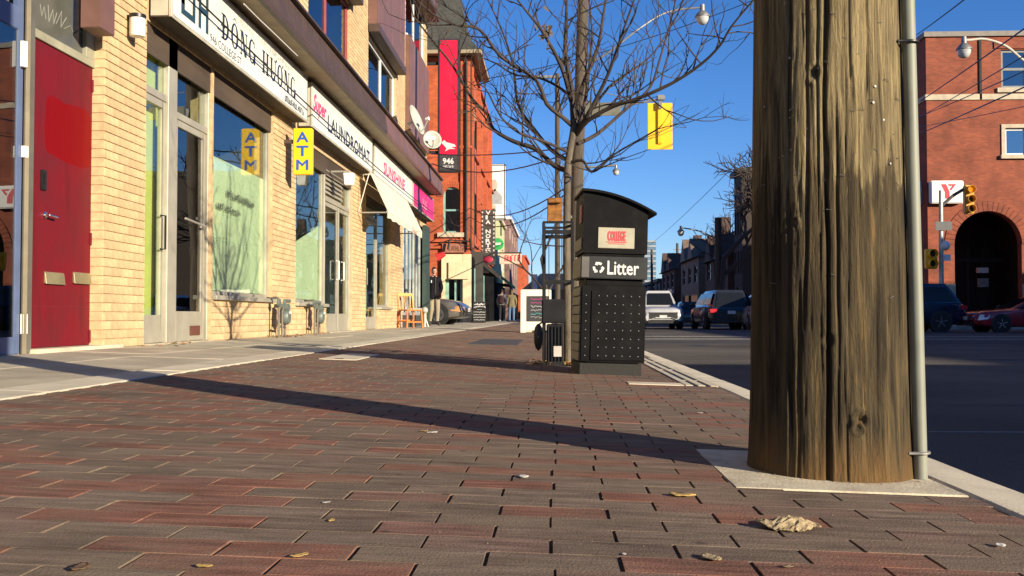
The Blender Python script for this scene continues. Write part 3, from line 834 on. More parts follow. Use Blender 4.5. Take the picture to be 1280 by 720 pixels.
mb.box(-14, FX - 0.25, YE - 0.25, YE, GZ - 0.3, 9.6); mb.box(-14, FX - 0.25, Y0, Y0 + 0.2, GZ - .3, 9.6)
mb.box(-14, FX - 0.25, Y0 + .2, YE - .25, 9.3, 9.6); mb.box(-14.3, -14, Y0, YE, GZ - .3, 9.6)
wall = mb.build('wall', M_mortar, row_b)
# bricks on its piers
BL, BH = 0.213, 0.0745
def brick_v(l, h, d):
    x0, y, z = d, l / 2, h / 2; c = 0.0022
    vs = [(-0.02, -y, -z), (-0.02, y, -z), (-0.02, y, z), (-0.02, -y, z)]
    vs += [(d - c, -y, -z), (d - c, y, -z), (d - c, y, z), (d - c, -y, z)]
    vs += [(d, -y + c, -z + c), (d, y - c, -z + c), (d, y - c, z - c), (d, -y + c, z - c)]
    fs = [(0, 1, 5, 4), (1, 2, 6, 5), (2, 3, 7, 6), (3, 0, 4, 7), (4, 5, 9, 8), (5, 6, 10, 9), (6, 7, 11, 10), (7, 4, 8, 11), (8, 9, 10, 11)]
    return vs, fs
BR = brick_v(BL - 0.009, BH - 0.009, 0.0024)
bme = bpy.data.meshes.new('brick'); bme.from_pydata(BR[0], [], BR[1]); bme.materials.append(M_ybrick); bme.update()
brs = []
regions = [(yd1, ye0, GZ, 3.4), (ye1, yw1, GZ, ZS1 - 0.05), (yw1, yl0, GZ, 3.4), (yl0, yl1, GZ, ZS2 - 0.05), (yk1, ys0, GZ, 3.3), (yt0, yt1, GZ, ZS3 - 0.04), (yt1, yp0, GZ, 3.3),
           (UW[0][0] - 3, UW[0][0], 3.9, 6.9), (UW[0][1], UW[1][0], 3.9, 9.5), (UW[1][1], UW[2][0], 3.9, 9.5), (UW[2][1], YE, 3.0, 9.5), (yp1, YE, GZ, 3.0)]
for (a, b, z0, z1) in regions:
    k = 0; z = z0 + BH / 2
    while z < z1:
        off = (int(round((z - GZ) / BH)) % 2) * BL / 2
        y = math.floor((a - off) / BL) * BL + off + BL / 2
        while y - BL / 2 < b:
            c0, c1 = max(y - BL / 2, a), min(y + BL / 2, b)
            if c1 - c0 > 0.03: brs.append(((c0 + c1) / 2, z, (c1 - c0 - 0.010) / (BL - 0.010)))
            y += BL
        z += BH
def bvis(c):
    p = Vector((FX, c[0], c[1])); d = CROT.transposed() @ (p - Vector((0, 0, CAM_H)))
    px = 640 + FPX * d.x / -d.z; py = 360 - FPX * d.y / -d.z
    return -10 < px < 1290 and -10 < py < 730
brs.sort(key=lambda c: (0 if bvis(c) and c[2] > 0.4 else 1, c[0]))
base = Vector((FX, (Y0 + YE) / 2, GZ))
wall_off = MW[row_b].inverted()
for (y, z, s) in brs[:300]:
    o = link('brick', bme, wall, loc=wall_off @ Vector((FX, y, z)))
    o.scale = (random.uniform(0.6, 1.2), s, 1)
va = []; fa = []; rv = []
for (y, z, s) in brs[300:]:
    b0 = len(va); q = random.uniform(0.6, 1.2)
    va += [tuple(wall_off @ Vector((FX + vx * q, y + vy * s, z + vz))) for vx, vy, vz in BR[0]]
    fa += [tuple(b0 + i for i in f) for f in BR[1]]; rv += [random.random()] * len(BR[1])
me = bpy.data.meshes.new('bricks'); me.from_pydata(va, [], fa); me.materials.append(M_ybrick)
me.attributes.new('rnd', 'FLOAT', 'FACE').data.foreach_set('value', rv)
tag(link('brickwork', me, wall), kind='stuff')
# brick return beside the red door
mb = MB()
z = GZ + BH / 2; k = 0
while z < 3.05:
    mb.box(FX - 0.115, FX - 0.002, yd1 - 0.006, yd1 + 0.01, z - BH / 2 + 0.005, z + BH / 2 - 0.005); z += BH
mb.build('door_return', M_ybrick, row_b)

# rooms behind the glass
def room(y0, y1, z1, mats, depth=4.0, name='interior'):
    mb = MB(); t = 0.05; x0, x1 = FX - 0.27 - depth, FX - 0.26
    mb.box(x0, x1, y0, y1, GZ - 0.08, GZ, 1); mb.box(x0, x1, y0, y1, z1, z1 + t, 0)
    mb.box(x0 - t, x0, y0, y1, GZ, z1, 0); mb.box(x0, x1, y0 - t, y0, GZ, z1, 0); mb.box(x0, x1, y1, y1 + t, GZ, z1, 0)
    return mb.build(name, mats, row_b)
room(ye0 - 0.1, ye0 + 1.15, 3.1, [M_int_green, M_int_dark], 1.6)
room(ye0 + 1.22, yw1 + 0.2, 3.1, [M_int_dark, M_int_dark], 3.5)
room(yl0 - 0.1, yk1 + 0.1, 3.0, [M_int_pale, pm('lino', (0.3, 0.3, 0.27), 0.5)], 4.5)
room(ys0 - 0.1, yt1 + 0.3, 2.95, [M_int_pale, M_int_dark], 4)
room(yp0 - 0.2, yp1 + 0.15, 3.0, [M_int_dark, M_int_dark], 4)

def frame_rect(mb, y0, y1, z0, z1, x, t=0.05, d=0.06):
    mb.box(x - d, x, y0, y0 + t, z0, z1); mb.box(x - d, x, y1 - t, y1, z0, z1)
    mb.box(x - d, x, y0 + t, y1 - t, z1 - t, z1); mb.box(x - d, x, y0 + t, y1 - t, z0, z0 + t)
def window(y0, y1, z0, z1, x, mat, gm, mull=(), trans=(), name='window', sill=None, label=None, t=0.05):
    mb = MB(); frame_rect(mb, y0, y1, z0, z1, x, t)
    for m_ in mull: mb.box(x - 0.05, x - 0.003, m_ - t / 2, m_ + t / 2, z0 + t, z1 - t)
    f = mb.build(name, mat, row_b, bevel=0.004, seg=1)
    if label: f['label'] = label
    edges = [y0 + t] + [e for m_ in mull for e in (m_ - t / 2, m_ + t / 2)] + [y1 - t]
    for i in range(0, len(edges), 2):
        zz = [z0 + t] + [e for q in trans for e in (q - t / 2, q + t / 2)] + [z1 - t]
        for j in range(0, len(zz), 2):
            p = MB(); p.box(x - 0.034, x - 0.028, edges[i], edges[i + 1], zz[j], zz[j + 1]); p.build('pane', gm, f)
    for q in trans:
        p = MB(); p.box(x - 0.055, x - 0.004, y0 + t, y1 - t, q - t / 2, q + t / 2); p.build('transom_bar', mat, f, bevel=0.003, seg=1)
    if sill:
        p = MB(); p.box(x - 0.06, FX + 0.05, y0 - 0.02, y1 + 0.02, z0 - 0.05, z0); p.build('sill', sill, f, bevel=0.005, seg=1)
    return f
def glass_door(y0, y1, z0, z1, x, mat, gm, kick=0.22, handle=None, t=0.07, hmat=None):
    mb = MB(); mb.box(x - 0.05, x, y0, y0 + t, z0, z1); mb.box(x - 0.05, x, y1 - t, y1, z0, z1)
    mb.box(x - 0.05, x, y0 + t, y1 - t, z1 - t, z1); mb.box(x - 0.05, x, y0 + t, y1 - t, z0, z0 + kick)
    d = mb.build('door', mat, row_b, bevel=0.004, seg=1)
    p = MB(); p.box(x - 0.03, x - 0.022, y0 + t, y1 - t, z0 + kick, z1 - t); p.build('pane', gm, d)
    if handle is not None:
        p = MB(); hy = handle; zc = z0 + 1.05
        p.tube([(x, hy, zc - 0.16), (x + 0.05, hy, zc - 0.16), (x + 0.05, hy, zc + 0.16), (x, hy, zc + 0.16)], 0.011, 6)
        p.build('handle', hmat or M_alu, d, smooth=True)
    return d

# red door, jambs, transom
XD = FX - 0.10
zdt = fz(85, 61)
d = MB(); d.box(XD - 0.05, XD, yd0 + 0.03, yd1 - 0.012, GZ + 0.03, zdt)
door = d.build('door', M_red, row_b, bevel=0.004, seg=1); door['label'] = 'worn red painted door with two mail slots'
# bevelled edge strip at its right side, kick seam and repainted patch, hinges
ym = lambda px: on_x(px, 396, XD).y
def dz(px, py): return on_x(px, py, XD).z
pts = [(58, 125), (64, 122), (80, 128), (98, 132), (110, 137), (112, 143), (110, 160), (110, 180), (112, 204), (108, 209), (97, 203), (84, 198), (76, 191), (66, 186), (61, 170), (62, 155), (59, 140)]
p = MB(); p.box(XD - 0.001, XD + 0.0025, yd0 + 0.04, yd1 - 0.02, dz(80, 383) - 0.004, dz(80, 383)); p.build('kick_seam', pm('door_seam', (0.16, 0.012, 0.015), 0.6), door)
M_slot_br = pm('mail_brass', (0.34, 0.30, 0.17), 0.45, 0.5, dirt=0.3)
for (a, b) in ((54, 78), (90, 111)):
    y0, y1 = ym(a), ym(b); zc = dz((a + b) / 2, 347)
    p = MB(); p.prism([(-0.045, 0.0), (0.042, 0.0), (0.03, 0.012), (-0.052, 0.022)], lambda u, v, w: (XD + v, w, zc + u), y0, y1)
    p.build('mail_slot', M_slot_br, door, bevel=0.002, seg=1)
p = MB(); c = on_x(55, 269, XD); p.lathe([(0.001, -0.002), (0.026, 0), (0.026, 0.012), (0.01, 0.016), (0.01, 0.045), (0.001, 0.047)], c, 'X', 16)
p.tube([c + Vector((0.045, 0, 0)), c + Vector((0.048, 0.06, -0.004)), c + Vector((0.045, 0.115, -0.006))], 0.009, 8); p.build('lever_handle', pm('chrome', (0.75, 0.75, 0.74), 0.15, 1.0), door, smooth=True)
c = on_x(53, 225, XD); p = MB(); p.box(XD, XD + 0.018, c.y - 0.035, c.y + 0.035, c.z - 0.075, c.z + 0.075); p.box(XD + .018, XD + .026, c.y - .012, c.y + .012, c.z - 0.03, c.z + .05)
p.build('keypad_lock', M_black, door, bevel=0.004)
for py in (300, 110, 420):
    c = on_x(120, py, XD); p = MB(); p.tube([(XD + 0.006, yd1 - 0.02, c.z - 0.05), (XD + 0.006, yd1 - 0.02, c.z + 0.05)], 0.008, 6); p.build('hinge', M_red, door)
f = MB(); zt2 = 3.05
f.box(XD - 0.06, XD + 0.02, yd0, yd0 + 0.03, GZ, zt2); f.box(XD - 0.06, XD + 0.015, yd0 + .03, yd1, zdt + 0.006, zdt + 0.07); f.box(XD - 0.06, XD + 0.012, yd1 - 0.15, yd1 - 0.001, zdt + 0.07, zt2)
fr = f.build('door_frame', pm('frame_olive', (0.34, 0.33, 0.24), 0.6), row_b, bevel=0.003, seg=1)
p = MB(); p.box(XD - 0.03, XD - 0.022, yd0 + .03, yd1 - 0.15, zdt + 0.07, zt2); p.build('transom_pane', pm('dusty_glass', (0.10, 0.105, 0.09), 0.25, var=0.1), fr)
# scratched tag on the dusty transom
def rect_uv(px, py): q = on_x(px, py, XD - 0.02); return q
scr = MB()
for line in ([(50, 5), (52, 20), (55, 8), (57, 24)], [(60, 6), (61, 27), (66, 12), (67, 30), (71, 16)], [(70, 30), (77, 14), (76, 34), (83, 22)], [(80, 36), (88, 32), (92, 42), (99, 38), (103, 40)]):
    q = [rect_uv(a, b) for a, b in line]; scr.tube(q, 0.004, 4)
scr.build('scratched_tag', pm('tag_grey', (0.22, 0.22, 0.2), 0.7), fr)
f = MB(); f.box(XD - 0.1, FX + 0.05, yd0 - 0.02, yd1 + 0.3, GZ - 0.03, GZ + 0.028); f.build('threshold', M_conc_light, row_b, bevel=0.006)
f = MB(); f.box(FX - 0.2, FX + 0.0, fy(28.5), fy(40) - 0.002, GZ, 4.2); f.build('steel_post', pm('post_grey', (0.12, 0.115, 0.095), 0.55), row_b, bevel=0.005)
# little brown bracket end above the door
c0 = on_x(122, 34, FX + 0.12); c1 = on_x(144, 0, FX + 0.12)
f = MB(); f.box(FX - 0.02, FX + 0.14, c0.y, c0.y + 0.26, c0.z, 3.6); f.build('beam_end', M_brown2, row_b, bevel=0.004)
f = MB(); f.box(FX - 0.02, FX + 0.10, yd0 - 0.3, c0.y, 3.06, 3.6); f.build('beam', M_brown, row_b)

# entry with two glass doors
XE = FX - 0.06
y1a, y1b = fy(181), fy(212); y2a, y2b = fy(223), fy(263)
zh = fz(200, 120)
glass_door(y1a + .01, y1b, GZ + 0.015, zh, XE, M_alu_y, M_glass, 0.26, fy(207), hmat=M_black)
glass_door(y2a + 0.02, y2b - 0.03, GZ + 0.015, zh - 0.1, XE, M_alu_y, M_glass_dark, 0.3, None)
f = MB(); f.box(XE - 0.08, XE + 0.03, y1b, y2a, GZ, ZTOP); f.box(XE - 0.08, XE + 0.02, y2b, y2b + 0.03, GZ, ZTOP)
f.box(XE - 0.06, XE + 0.012, y1a, y1b, zh, zh + 0.07); f.box(XE - 0.06, XE + 0.012, y2a, y2b, zh - 0.1, zh - 0.03)
f.build('door_frame', M_alu_y, row_b, bevel=0.005, seg=1)
for (a, b, zz) in ((y1a, y1b, zh + .07), (y2a, y2b, zh - .03)):
    p = MB(); p.box(XE - 0.03, XE - 0.022, a, b, zz, ZTOP); p.build('transom_pane', M_glass, row_b)
p = MB(); c = on_x(243, 413, XE); p.box(XE, XE + 0.012, c.y - 0.14, c.y + 0.14, c.z - 0.05, c.z + 0.05); p.build('mail_slot', pm('slot_brown', (0.14, 0.05, 0.035), 0.5), row_b, bevel=0.003)
p = MB(); p.tube([(XE + 0.05, fy(232), GZ + 1.25), (XE + 0.05, fy(258), GZ + 1.22)], 0.012, 6); p.build('push_bar', M_alu, row_b, smooth=True)
p = MB(); p.box(FX - 0.2, FX + 0.04, ye0, ye1, GZ - 0.03, GZ + 0.012); p.build('threshold', M_conc, row_b, bevel=0.005)
# the big window with pale film on its lower part
w = window(yw0, yw1, ZS1, ZTOP, XE, M_alu_y, M_glass, sill=M_alu_y, label='tall shop window with pale green film inside and small print')
zf0, zf1 = fz(275, 205), fz(335, 222)
p = MB(); p.prism([(yw0 + 0.06, ZS1 + 0.06), (yw1 - 0.06, ZS1 + 0.06), (yw1 - 0.06, 2.17), (yw0 + 0.06, 2.17)], px_wall, XE - 0.055, XE - 0.049); p.build('film', M_film, w)
M_inkg = pm('print_dark', (0.05, 0.06, 0.045), 0.7)
a = on_x(284, 240, XE - 0.02); b = on_x(318, 253, XE - 0.02)
marks((XE - 0.02, a.y, a.z - 0.05), (0, b.y - a.y, -0.03), (0, 0, 0.085), 18, M_inkg, w, 3)
marks((XE - 0.02, a.y - 0.35, a.z - 0.22), (0, 0.85, -0.02), (0, 0, 0.075), 13, M_inkg, w, 4)
p = MB(); p.box(XE - 0.14, XE - 0.12, y1a - 0.05, y1b + 0.06, GZ + 0.02, ZTOP - 0.02); p.build('door_blind', M_int_green, row_b)
# laundromat window, doors, louvre
w2 = window(yl0, yl1 - 0.02, ZS2, ZTOP - 0.1, XE, M_alu_y, M_glass, sill=M_alu_y)
p = MB(); p.prism([(yl0 + .06, ZS2 + .06), (yl1 - .08, ZS2 + .06), (yl1 - .08, ZS2 + 1.25), (yl0 + .06, ZS2 + .80)], px_wall, XE - 0.075, XE - 0.068); p.build('inner_screen', M_film, w2)
p = MB(); p.tube([on_x(369, 349, XE - 0.3), on_x(398, 338, XE - 0.3)], 0.02, 6); p.build('hand_rail', M_black, w2)
zl = fz(424, 258)
ykm = (yk0 + yk1) / 2 + 0.1
glass_door(yk0 + 0.06, ykm - 0.01, GZ + 0.012, zl, XE, M_alu_y, M_glass_dark, 0.3, ykm - 0.15, hmat=M_white)
glass_door(ykm + 0.01, yk1 - 0.06, GZ + 0.012, zl, XE, M_alu_y, M_glass, 0.3, ykm + 0.25, hmat=M_white)
f = MB(); f.box(XE - .07, XE + .02, yk0, yk0 + .058, GZ, ZTOP - .1); f.box(XE - .07, XE + .02, yk1 - .058, yk1, GZ, ZTOP - .1); f.box(XE - .07, XE + .015, yk0 + .058, yk1 - .058, zl + .005, zl + .07)
f.build('door_frame', M_alu_y, row_b, bevel=0.004, seg=1)
f = MB(); f.box(XE - 0.05, XE - 0.01, yk0 + .06, ykm + 0.25, zl + .07, ZTOP - .1); lv = f.build('louvre', M_alu_y, row_b)
for k in range(6):
    z = zl + 0.12 + k * 0.075; p = MB(); p.prism([(-0.01, 0.06), (0.035, 0), (0.04, 0.008), (-0.005, 0.068)], lambda u, v, w_: (XE + u, w_, z + v), yk0 + .07, ykm + .24); p.build('slat', M_alu_y, lv)
p = MB(); p.box(XE - 0.03, XE - 0.022, ykm + .25, yk1 - .06, zl + .07, ZTOP - .1); p.build('transom_pane', M_glass, row_b)
p = MB(); p.box(FX - 0.2, FX + 0.05, yk0, yk1, GZ - 0.03, GZ + 0.012); p.build('threshold', M_conc, row_b, bevel=0.005)
# sunshine shop door and window
glass_door(ys0 + 0.03, ys1 - 0.02, GZ + 0.01, 2.35, XE, M_alu_y, M_glass, 0.25, ys0 + 0.2)
f = MB(); f.box(XE - .06, XE + .012, ys0, ys1, 2.36, 2.43); f.build('door_frame', M_alu_y, row_b)
p = MB(); p.box(XE - 0.03, XE - 0.022, ys0, ys1, 2.43, 2.8); p.build('transom_pane', M_glass, row_b)
window(yt0, yt1, ZS3, 2.8, XE, M_alu_y, M_glass, sill=M_alu_y)
# last shop front: tall glass with silver mullions and a dark green end column
n_ = 6
window(yp0, yp1, GZ + 0.3, 2.9, XE, pm('silver_mullion', (0.6, 0.62, 0.62), 0.35, 0.5), M_glass, mull=[yp0 + (yp1 - yp0) * k / n_ for k in range(1, n_)], t=0.07)
f = MB(); f.box(XE - 0.1, FX + 0.01, yp0, yp1, GZ - 0.02, GZ + 0.3); f.build('plinth', pm('plinth_dark', (0.05, 0.06, 0.055), 0.6), row_b)
f = MB(); f.box(FX - 0.1, FX + 0.10, yp1, YE - 0.02, GZ, 2.95); f.build('end_column', pm('dark_green', (0.035, 0.06, 0.05), 0.5), row_b, bevel=0.01)

# upper floor: red framed window, hooded window, panels
M_redframe = pm('red_frame', (0.30, 0.06, 0.06), 0.5)
window(*UW[0], FX - 0.05, M_redframe, M_glass_dark, mull=[UW[0][0] + (UW[0][1] - UW[0][0]) * 0.45], sill=M_redframe, t=0.08)
window(*UW[1], FX - 0.05, M_white, M_glass_dark, mull=[UW[1][0] + (UW[1][1] - UW[1][0]) * 0.5], sill=M_white, t=0.08)
window(*UW[2], FX - 0.05, M_white, M_glass_dark, mull=[UW[2][0] + (UW[2][1] - UW[2][0]) * 0.5], sill=M_white, t=0.08)
room(UW[0][0], UW[0][1], 6.2, [M_int_pale, M_int_dark], 2.5)
def panel(y0, y1, z0, z1, x, n, lip=True):
    f = MB(); f.box(FX + 0.01, x - 0.012, y0, y1, z0, z1); pn = f.build('hood', M_brown2, row_b)
    w_ = (y1 - y0) / n
    for k in range(n):
        q = MB(); q.box(x - 0.011, x, y0 + k * w_ + 0.006, y0 + (k + 1) * w_ - 0.006, z0 + 0.002, z1 - 0.002); q.build('panel', M_brown2, pn, bevel=0.003, seg=1)
    if lip:
        q = MB(); q.box(FX + 0.02, x + 0.03, y0 - 0.02, y1 + 0.02, z0 - 0.16, z0 - 0.002); q.build('hood_edge', M_brown, pn, bevel=0.006)
panel(UW[0][0] - 0.6, UW[0][1] + 0.05, 6.2, 9.3, FX + 0.2, 8)
panel(UW[1][0] - 0.05, UW[1][1] + 0.05, 6.2, 9.3, FX + 0.2, 6)
panel(UW[2][0] - 0.05, UW[2][1] + 0.05, 5.0, 7.4, FX + 0.12, 5, False)
panel(UW[2][0] - 0.05, UW[2][1] + 0.3, 9.05, 9.4, FX + 0.35, 2)

# brown canopy with ribbed face and tan soffit
XC = -3.16
zc0, zc1 = 3.81, 4.19
yc0, ycm, yc1 = on_x(120, 396, XC).y, on_x(483, 396, XC).y, on_x(553, 396, XC).y
f = MB(); f.box(FX + 0.01, XC - 0.05, yc0, yc1, zc0 + 0.02, zc0 + 0.05, 0); f.box(FX + 0.01, XC - 0.06, yc0, yc1, zc0 + .05, zc1 - .02, 1)
can = f.build('canopy', [M_soffit, M_brown], row_b)
def fascia(y0, y1, mat, rib):
    q = MB(); q.prism([(zc0, XC - 0.05), (zc0, XC), (zc0 + 0.05, XC + 0.012), (zc1, XC - 0.03), (zc1 + 0.03, XC - 0.03), (zc1 + 0.03, XC - 0.12), (zc0, XC - 0.06)], lambda u, v, w_: (v, w_, u), y0, y1)
    fo = q.build('fascia', mat, can)
    y = y0 + 0.02
    while y < y1 - rib:
        q = MB(); q.bar((XC + 0.011, y, zc0 + 0.055), (XC - 0.027, y, zc1 - 0.005), 0.016, 0.014, up=(1, 0, 0)); q.build('rib', mat, fo); y += rib
    q = MB(); q.box(XC - 0.10, XC + 0.028, y0, y1, zc1 + 0.031, zc1 + 0.06); q.build('cap', M_brown, fo)
fascia(yc0, ycm - 0.01, M_brown, 0.15)
fascia(ycm + 0.01, yc1, M_brown2, 0.9)
q = MB(); q.box(FX + 0.02, XC - 0.05, yc1 - 0.04, yc1 + 0.006, zc0, zc1); q.build('end_cap', M_brown2, can)
q = MB(); pts = [on_x(a, b, FX + 0.6) for a, b in ((305, 5), (325, 25), (345, 44), (372, 70))]; q.tube(pts, 0.006, 5); q.build('cable', M_white, can)

for (a, b, zz) in ((ye0, yw1, 2.80), (yl0, yk1, 2.70), (ys0, yt1, 2.62)):
    q = MB(); q.box(FX - 0.055, FX - 0.03, a, b, zz, ZTOP + .02); q.build('header_board', M_woodsoffit, row_b)
# jar lamp on the first pier
t = thing('wall_lamp', 'small white jar lamp with black cap on yellow brick pier beside red door', 'lamp', (FX + 0.02, fy(155), fz(155, 44)))
c = Vector((FX + 0.09, fy(155), fz(155, 44)))
q = MB(); q.lathe([(0.03, 0.0), (0.062, 0.006), (0.066, 0.03), (0.066, 0.16), (0.055, 0.165)], c, 'Z', 18); q.build('jar', M_white, t, smooth=True)
q = MB(); q.lathe([(0.07, 0.163), (0.07, 0.195), (0.02, 0.205)], c, 'Z', 18); q.build('cap', M_black, t, smooth=True)
q = MB(); q.box(FX + 0.004, c.x - 0.05, c.y - 0.02, c.y + 0.02, c.z + 0.16, c.z + 0.19); q.build('bracket', M_black, t)

# ------------------------------------------------------------------ signs over the shops
XS = -3.48; SZ0, SZ1 = 3.11, 3.75
M_signface = pm('sign_face', (0.74, 0.76, 0.68), 0.35, var=0.04, dirt=0.28, dirtcol=(0.50, 0.47, 0.38), dscale=2.2)
M_signedge = pm('sign_edge', (0.46, 0.44, 0.36), 0.5)
M_navy = pm('navy_ink', (0.02, 0.035, 0.075), 0.5)
M_pinkink = pm('pink_ink', (0.72, 0.06, 0.22), 0.5)
M_greyink = pm('grey_ink', (0.48, 0.47, 0.44), 0.5)
def sy(px): return on_x(px, 396, XS).y
def sign_box(px0, px1, label, face=M_signface, z0=SZ0, z1=SZ1):
    y0, y1 = sy(px0), sy(px1)
    t = thing('shop_sign', label, 'sign', (XS - 0.2, (y0 + y1) / 2, z0))
    q = MB(); q.box(FX + 0.02, XS - 0.012, y0 + 0.01, y1 - 0.01, z0 + 0.012, z1, 0); q.box(FX + 0.02, XS - 0.015, y0 + 0.012, y1 - 0.012, z0, z0 + 0.0119, 1)
    q.build('box', [M_signedge, M_woodsoffit], t)
    q = MB(); q.box(XS - 0.011, XS - 0.003, y0 + 0.03, y1 - 0.03, z0 + 0.03, z1 - 0.03); q.build('face', face, t)
    q = MB(); frame_rect(q, y0, y1, z0 - 0.003, z1 + 0.003, XS, 0.028, 0.03); q.build('frame', M_signedge, t, bevel=0.004, seg=1)
    return t, y0, y1
# serif capitals drawn as thick and thin strokes, unit box 1 high
def serif(ch):
    T, t, s = 0.185, 0.07, 0.06
    P = []
    def r(a, b, c, d): P.append([(a, c), (b, c), (b, d), (a, d)])
    def ring(cx, cy, rx, ry, a0, a1, wx=T, n=20):
        for k in range(n):
            p, q_ = a0 + (a1 - a0) * k / n, a0 + (a1 - a0) * (k + 1) / n
            def pt(a, o):
                return (cx + (rx - o * wx) * math.cos(a), cy + (ry - o * t) * math.sin(a))
            P.append([pt(p, 0), pt(q_, 0), pt(q_, 1), pt(p, 1)])
    w = 0.72
    if ch in 'DĐ':
        r(0.1, 0.1 + T, 0, 1); r(0, 0.34, 0, s); r(0, 0.34, 1 - s, 1); ring(0.28, 0.5, 0.42, 0.5, -PI / 2, PI / 2)
        if ch == 'Đ': r(-0.04, 0.36, 0.47, 0.53)
    elif ch in 'OƠÔ':
        ring(0.36, 0.5, 0.36, 0.52, 0, 2 * PI, n=32)
        if ch == 'Ô': P.append([(0.2, 1.08), (0.36, 1.2), (0.36, 1.26), (0.14, 1.08)]); P.append([(0.36, 1.2), (0.52, 1.08), (0.58, 1.08), (0.36, 1.26)])
        if ch == 'Ơ': P.append([(0.6, 0.9), (0.78, 1.0), (0.8, 1.14), (0.7, 1.1)])
    elif ch == 'N':
        r(0.08, 0.08 + t, 0, 1); r(0.60, 0.60 + t, 0, 1); P.append([(0.08, 1), (0.08 + T * 1.2, 1), (0.655, 0), (0.655 - T * 1.1, 0)])
        r(0, 0.22, 0, s); r(0.5, 0.75, 1 - s, 1); r(0, 0.2, 1 - s, 1)
    elif ch == 'G':
        ring(0.36, 0.5, 0.36, 0.52, R(50), R(325), n=28); r(0.55, 0.55 + T, 0.0, 0.42); r(0.46, 0.78, 0.40, 0.40 + s); P.append([(0.60, 0.72), (0.66, 0.72), (0.66, 1.0), (0.63, 1.0)])
    elif ch == 'H':
        for x in (0.08, 0.53): r(x, x + T, 0, 1); r(x - 0.08, x + T + 0.08, 0, s); r(x - 0.08, x + T + 0.08, 1 - s, 1)
        r(0.2, 0.56, 0.48, 0.53)
    elif ch in 'UƯ':
        r(0.08, 0.08 + T, 0.3, 1); r(0.62, 0.62 + t, 0.3, 1); r(0, 0.31, 1 - s, 1); r(0.52, 0.76, 1 - s, 1); ring(0.377, 0.3, 0.297, 0.32, PI, 2 * PI)
        if ch == 'Ư': P.append([(0.7, 0.95), (0.84, 1.0), (0.88, 1.14), (0.76, 1.1)])
    return P, {'H': 0.80, 'N': 0.75, 'G': 0.78}.get(ch, 0.76)
def serif_word(word, y0, y1, z0, h, mat, parent, gap=0.16):
    tot = sum(serif(c)[1] for c in word) + gap * (len(word) - 1)
    sc = (y1 - y0) / tot; u = 0; mb = MB()
    for c in word:
        P, w_ = serif(c)
        mb = MB()
        for poly in P:
            mb.add([(XS - 0.0015, y0 + (u + a) * sc, z0 + b * h) for a, b in poly], [tuple(range(len(poly)))])
        u += w_ + gap
        mb.build('letter', mat, parent)
t, a, b = sign_box(211, 383, 'long white light box sign reading DONG HUONG in dark serif letters')
def spt(px, py): q = on_x(px, py, XS); return q.y, q.z
zb, hh = SZ0 + 0.185, 0.27
serif_word('ĐÔNG', spt(277, 40)[0], spt(320, 60)[0], zb, hh, M_navy, t)
serif_word('HƯƠNG', spt(328, 80)[0], spt(370, 110)[0], zb, hh, M_navy, t)
lettering('TRUNG   TAM', (XS - 0.0014, spt(296, 30)[0], SZ1 - 0.125), (0, spt(334, 60)[0] - spt(296, 30)[0], 0), (0, 0, 0.075), M_greyink, t)
marks((XS - 0.0014, spt(338, 30)[0], SZ1 - 0.125), (0, spt(366, 80)[0] - spt(338, 30)[0], 0), (0, 0, 0.075), 9, M_greyink, t, 5)
lettering('946 COLLEGE ST', (XS - 0.0014, spt(263, 40)[0], SZ0 + 0.055), (0, spt(302, 60)[0] - spt(263, 40)[0], 0), (0, 0, 0.085), M_navy, t, bold=0.003)
marks((XS - 0.0014, spt(356, 120)[0], SZ0 + 0.055), (0, spt(380, 140)[0] - spt(356, 120)[0], 0), (0, 0, 0.085), 12, M_navy, t, 6)
mb = MB()
ly0, ly1 = spt(227, 0)[0], spt(261, 0)[0]; L = ly1 - ly0; zz = SZ0 + 0.10
for (u0, u1, v0, v1) in ((0, .12, .0, .42), (0, .12, .1, .42), (.12, .40, 0, .06), (.40, .50, 0.0, .42), (.62, .72, 0, .42), (.90, 1.0, 0, .42), (.72, .90, .16, .23), (.50, .62, .36, .42)):
    mb.box(XS - 0.003, XS - 0.0012, ly0 + u0 * L, ly0 + u1 * L, zz + v0, zz + v1)
mb.build('monogram', pm('teal_ink', (0.02, 0.06, 0.09), 0.5), t)
t, a, b = sign_box(389, 465, 'white light box sign with pink script and navy LAUNDROMAT lettering')
lettering('Super', (XS - 0.0014, spt(392, 150)[0], SZ0 + 0.20), (0, spt(408, 160)[0] - spt(392, 150)[0], 0), (0, 0, 0.30), M_pinkink, t, shear=0.25, bold=0.012)
lettering('LAUNDROMAT', (XS - 0.0014, spt(410, 160)[0], SZ0 + 0.13), (0, spt(462, 200)[0] - spt(410, 160)[0], 0), (0, 0, 0.235), M_navy, t, bold=0.009)
t, a, b = sign_box(467.5, 515.5, 'white light box sign with red SUNSHINE lettering above the beige awning')
lettering('SUNSHINE', (XS - 0.0014, spt(480, 220)[0], SZ0 + 0.20), (0, spt(506, 240)[0] - spt(480, 220)[0], 0), (0, 0, 0.23), M_pinkink, t, bold=0.012)
M_magenta = pm('magenta', (0.66, 0.025, 0.19), 0.45, var=0.06)
t, a, b = sign_box(516.5, 542, 'bright magenta shop sign under the end of the brown canopy', M_magenta)
marks((XS - 0.0014, a + (b - a) * 0.42, SZ0 + 0.26), (0, (b - a) * 0.2, 0), (0, 0, 0.14), 4, pm('pale_pink', (0.75, 0.35, 0.45), 0.5), t, 7)
mb = MB(); mb.box(XS - 0.003, XS - 0.0012, a + (b - a) * .40, a + (b - a) * .66, SZ0 + 0.17, SZ0 + 0.2); mb.build('underline', MATS['pale_pink'], t)

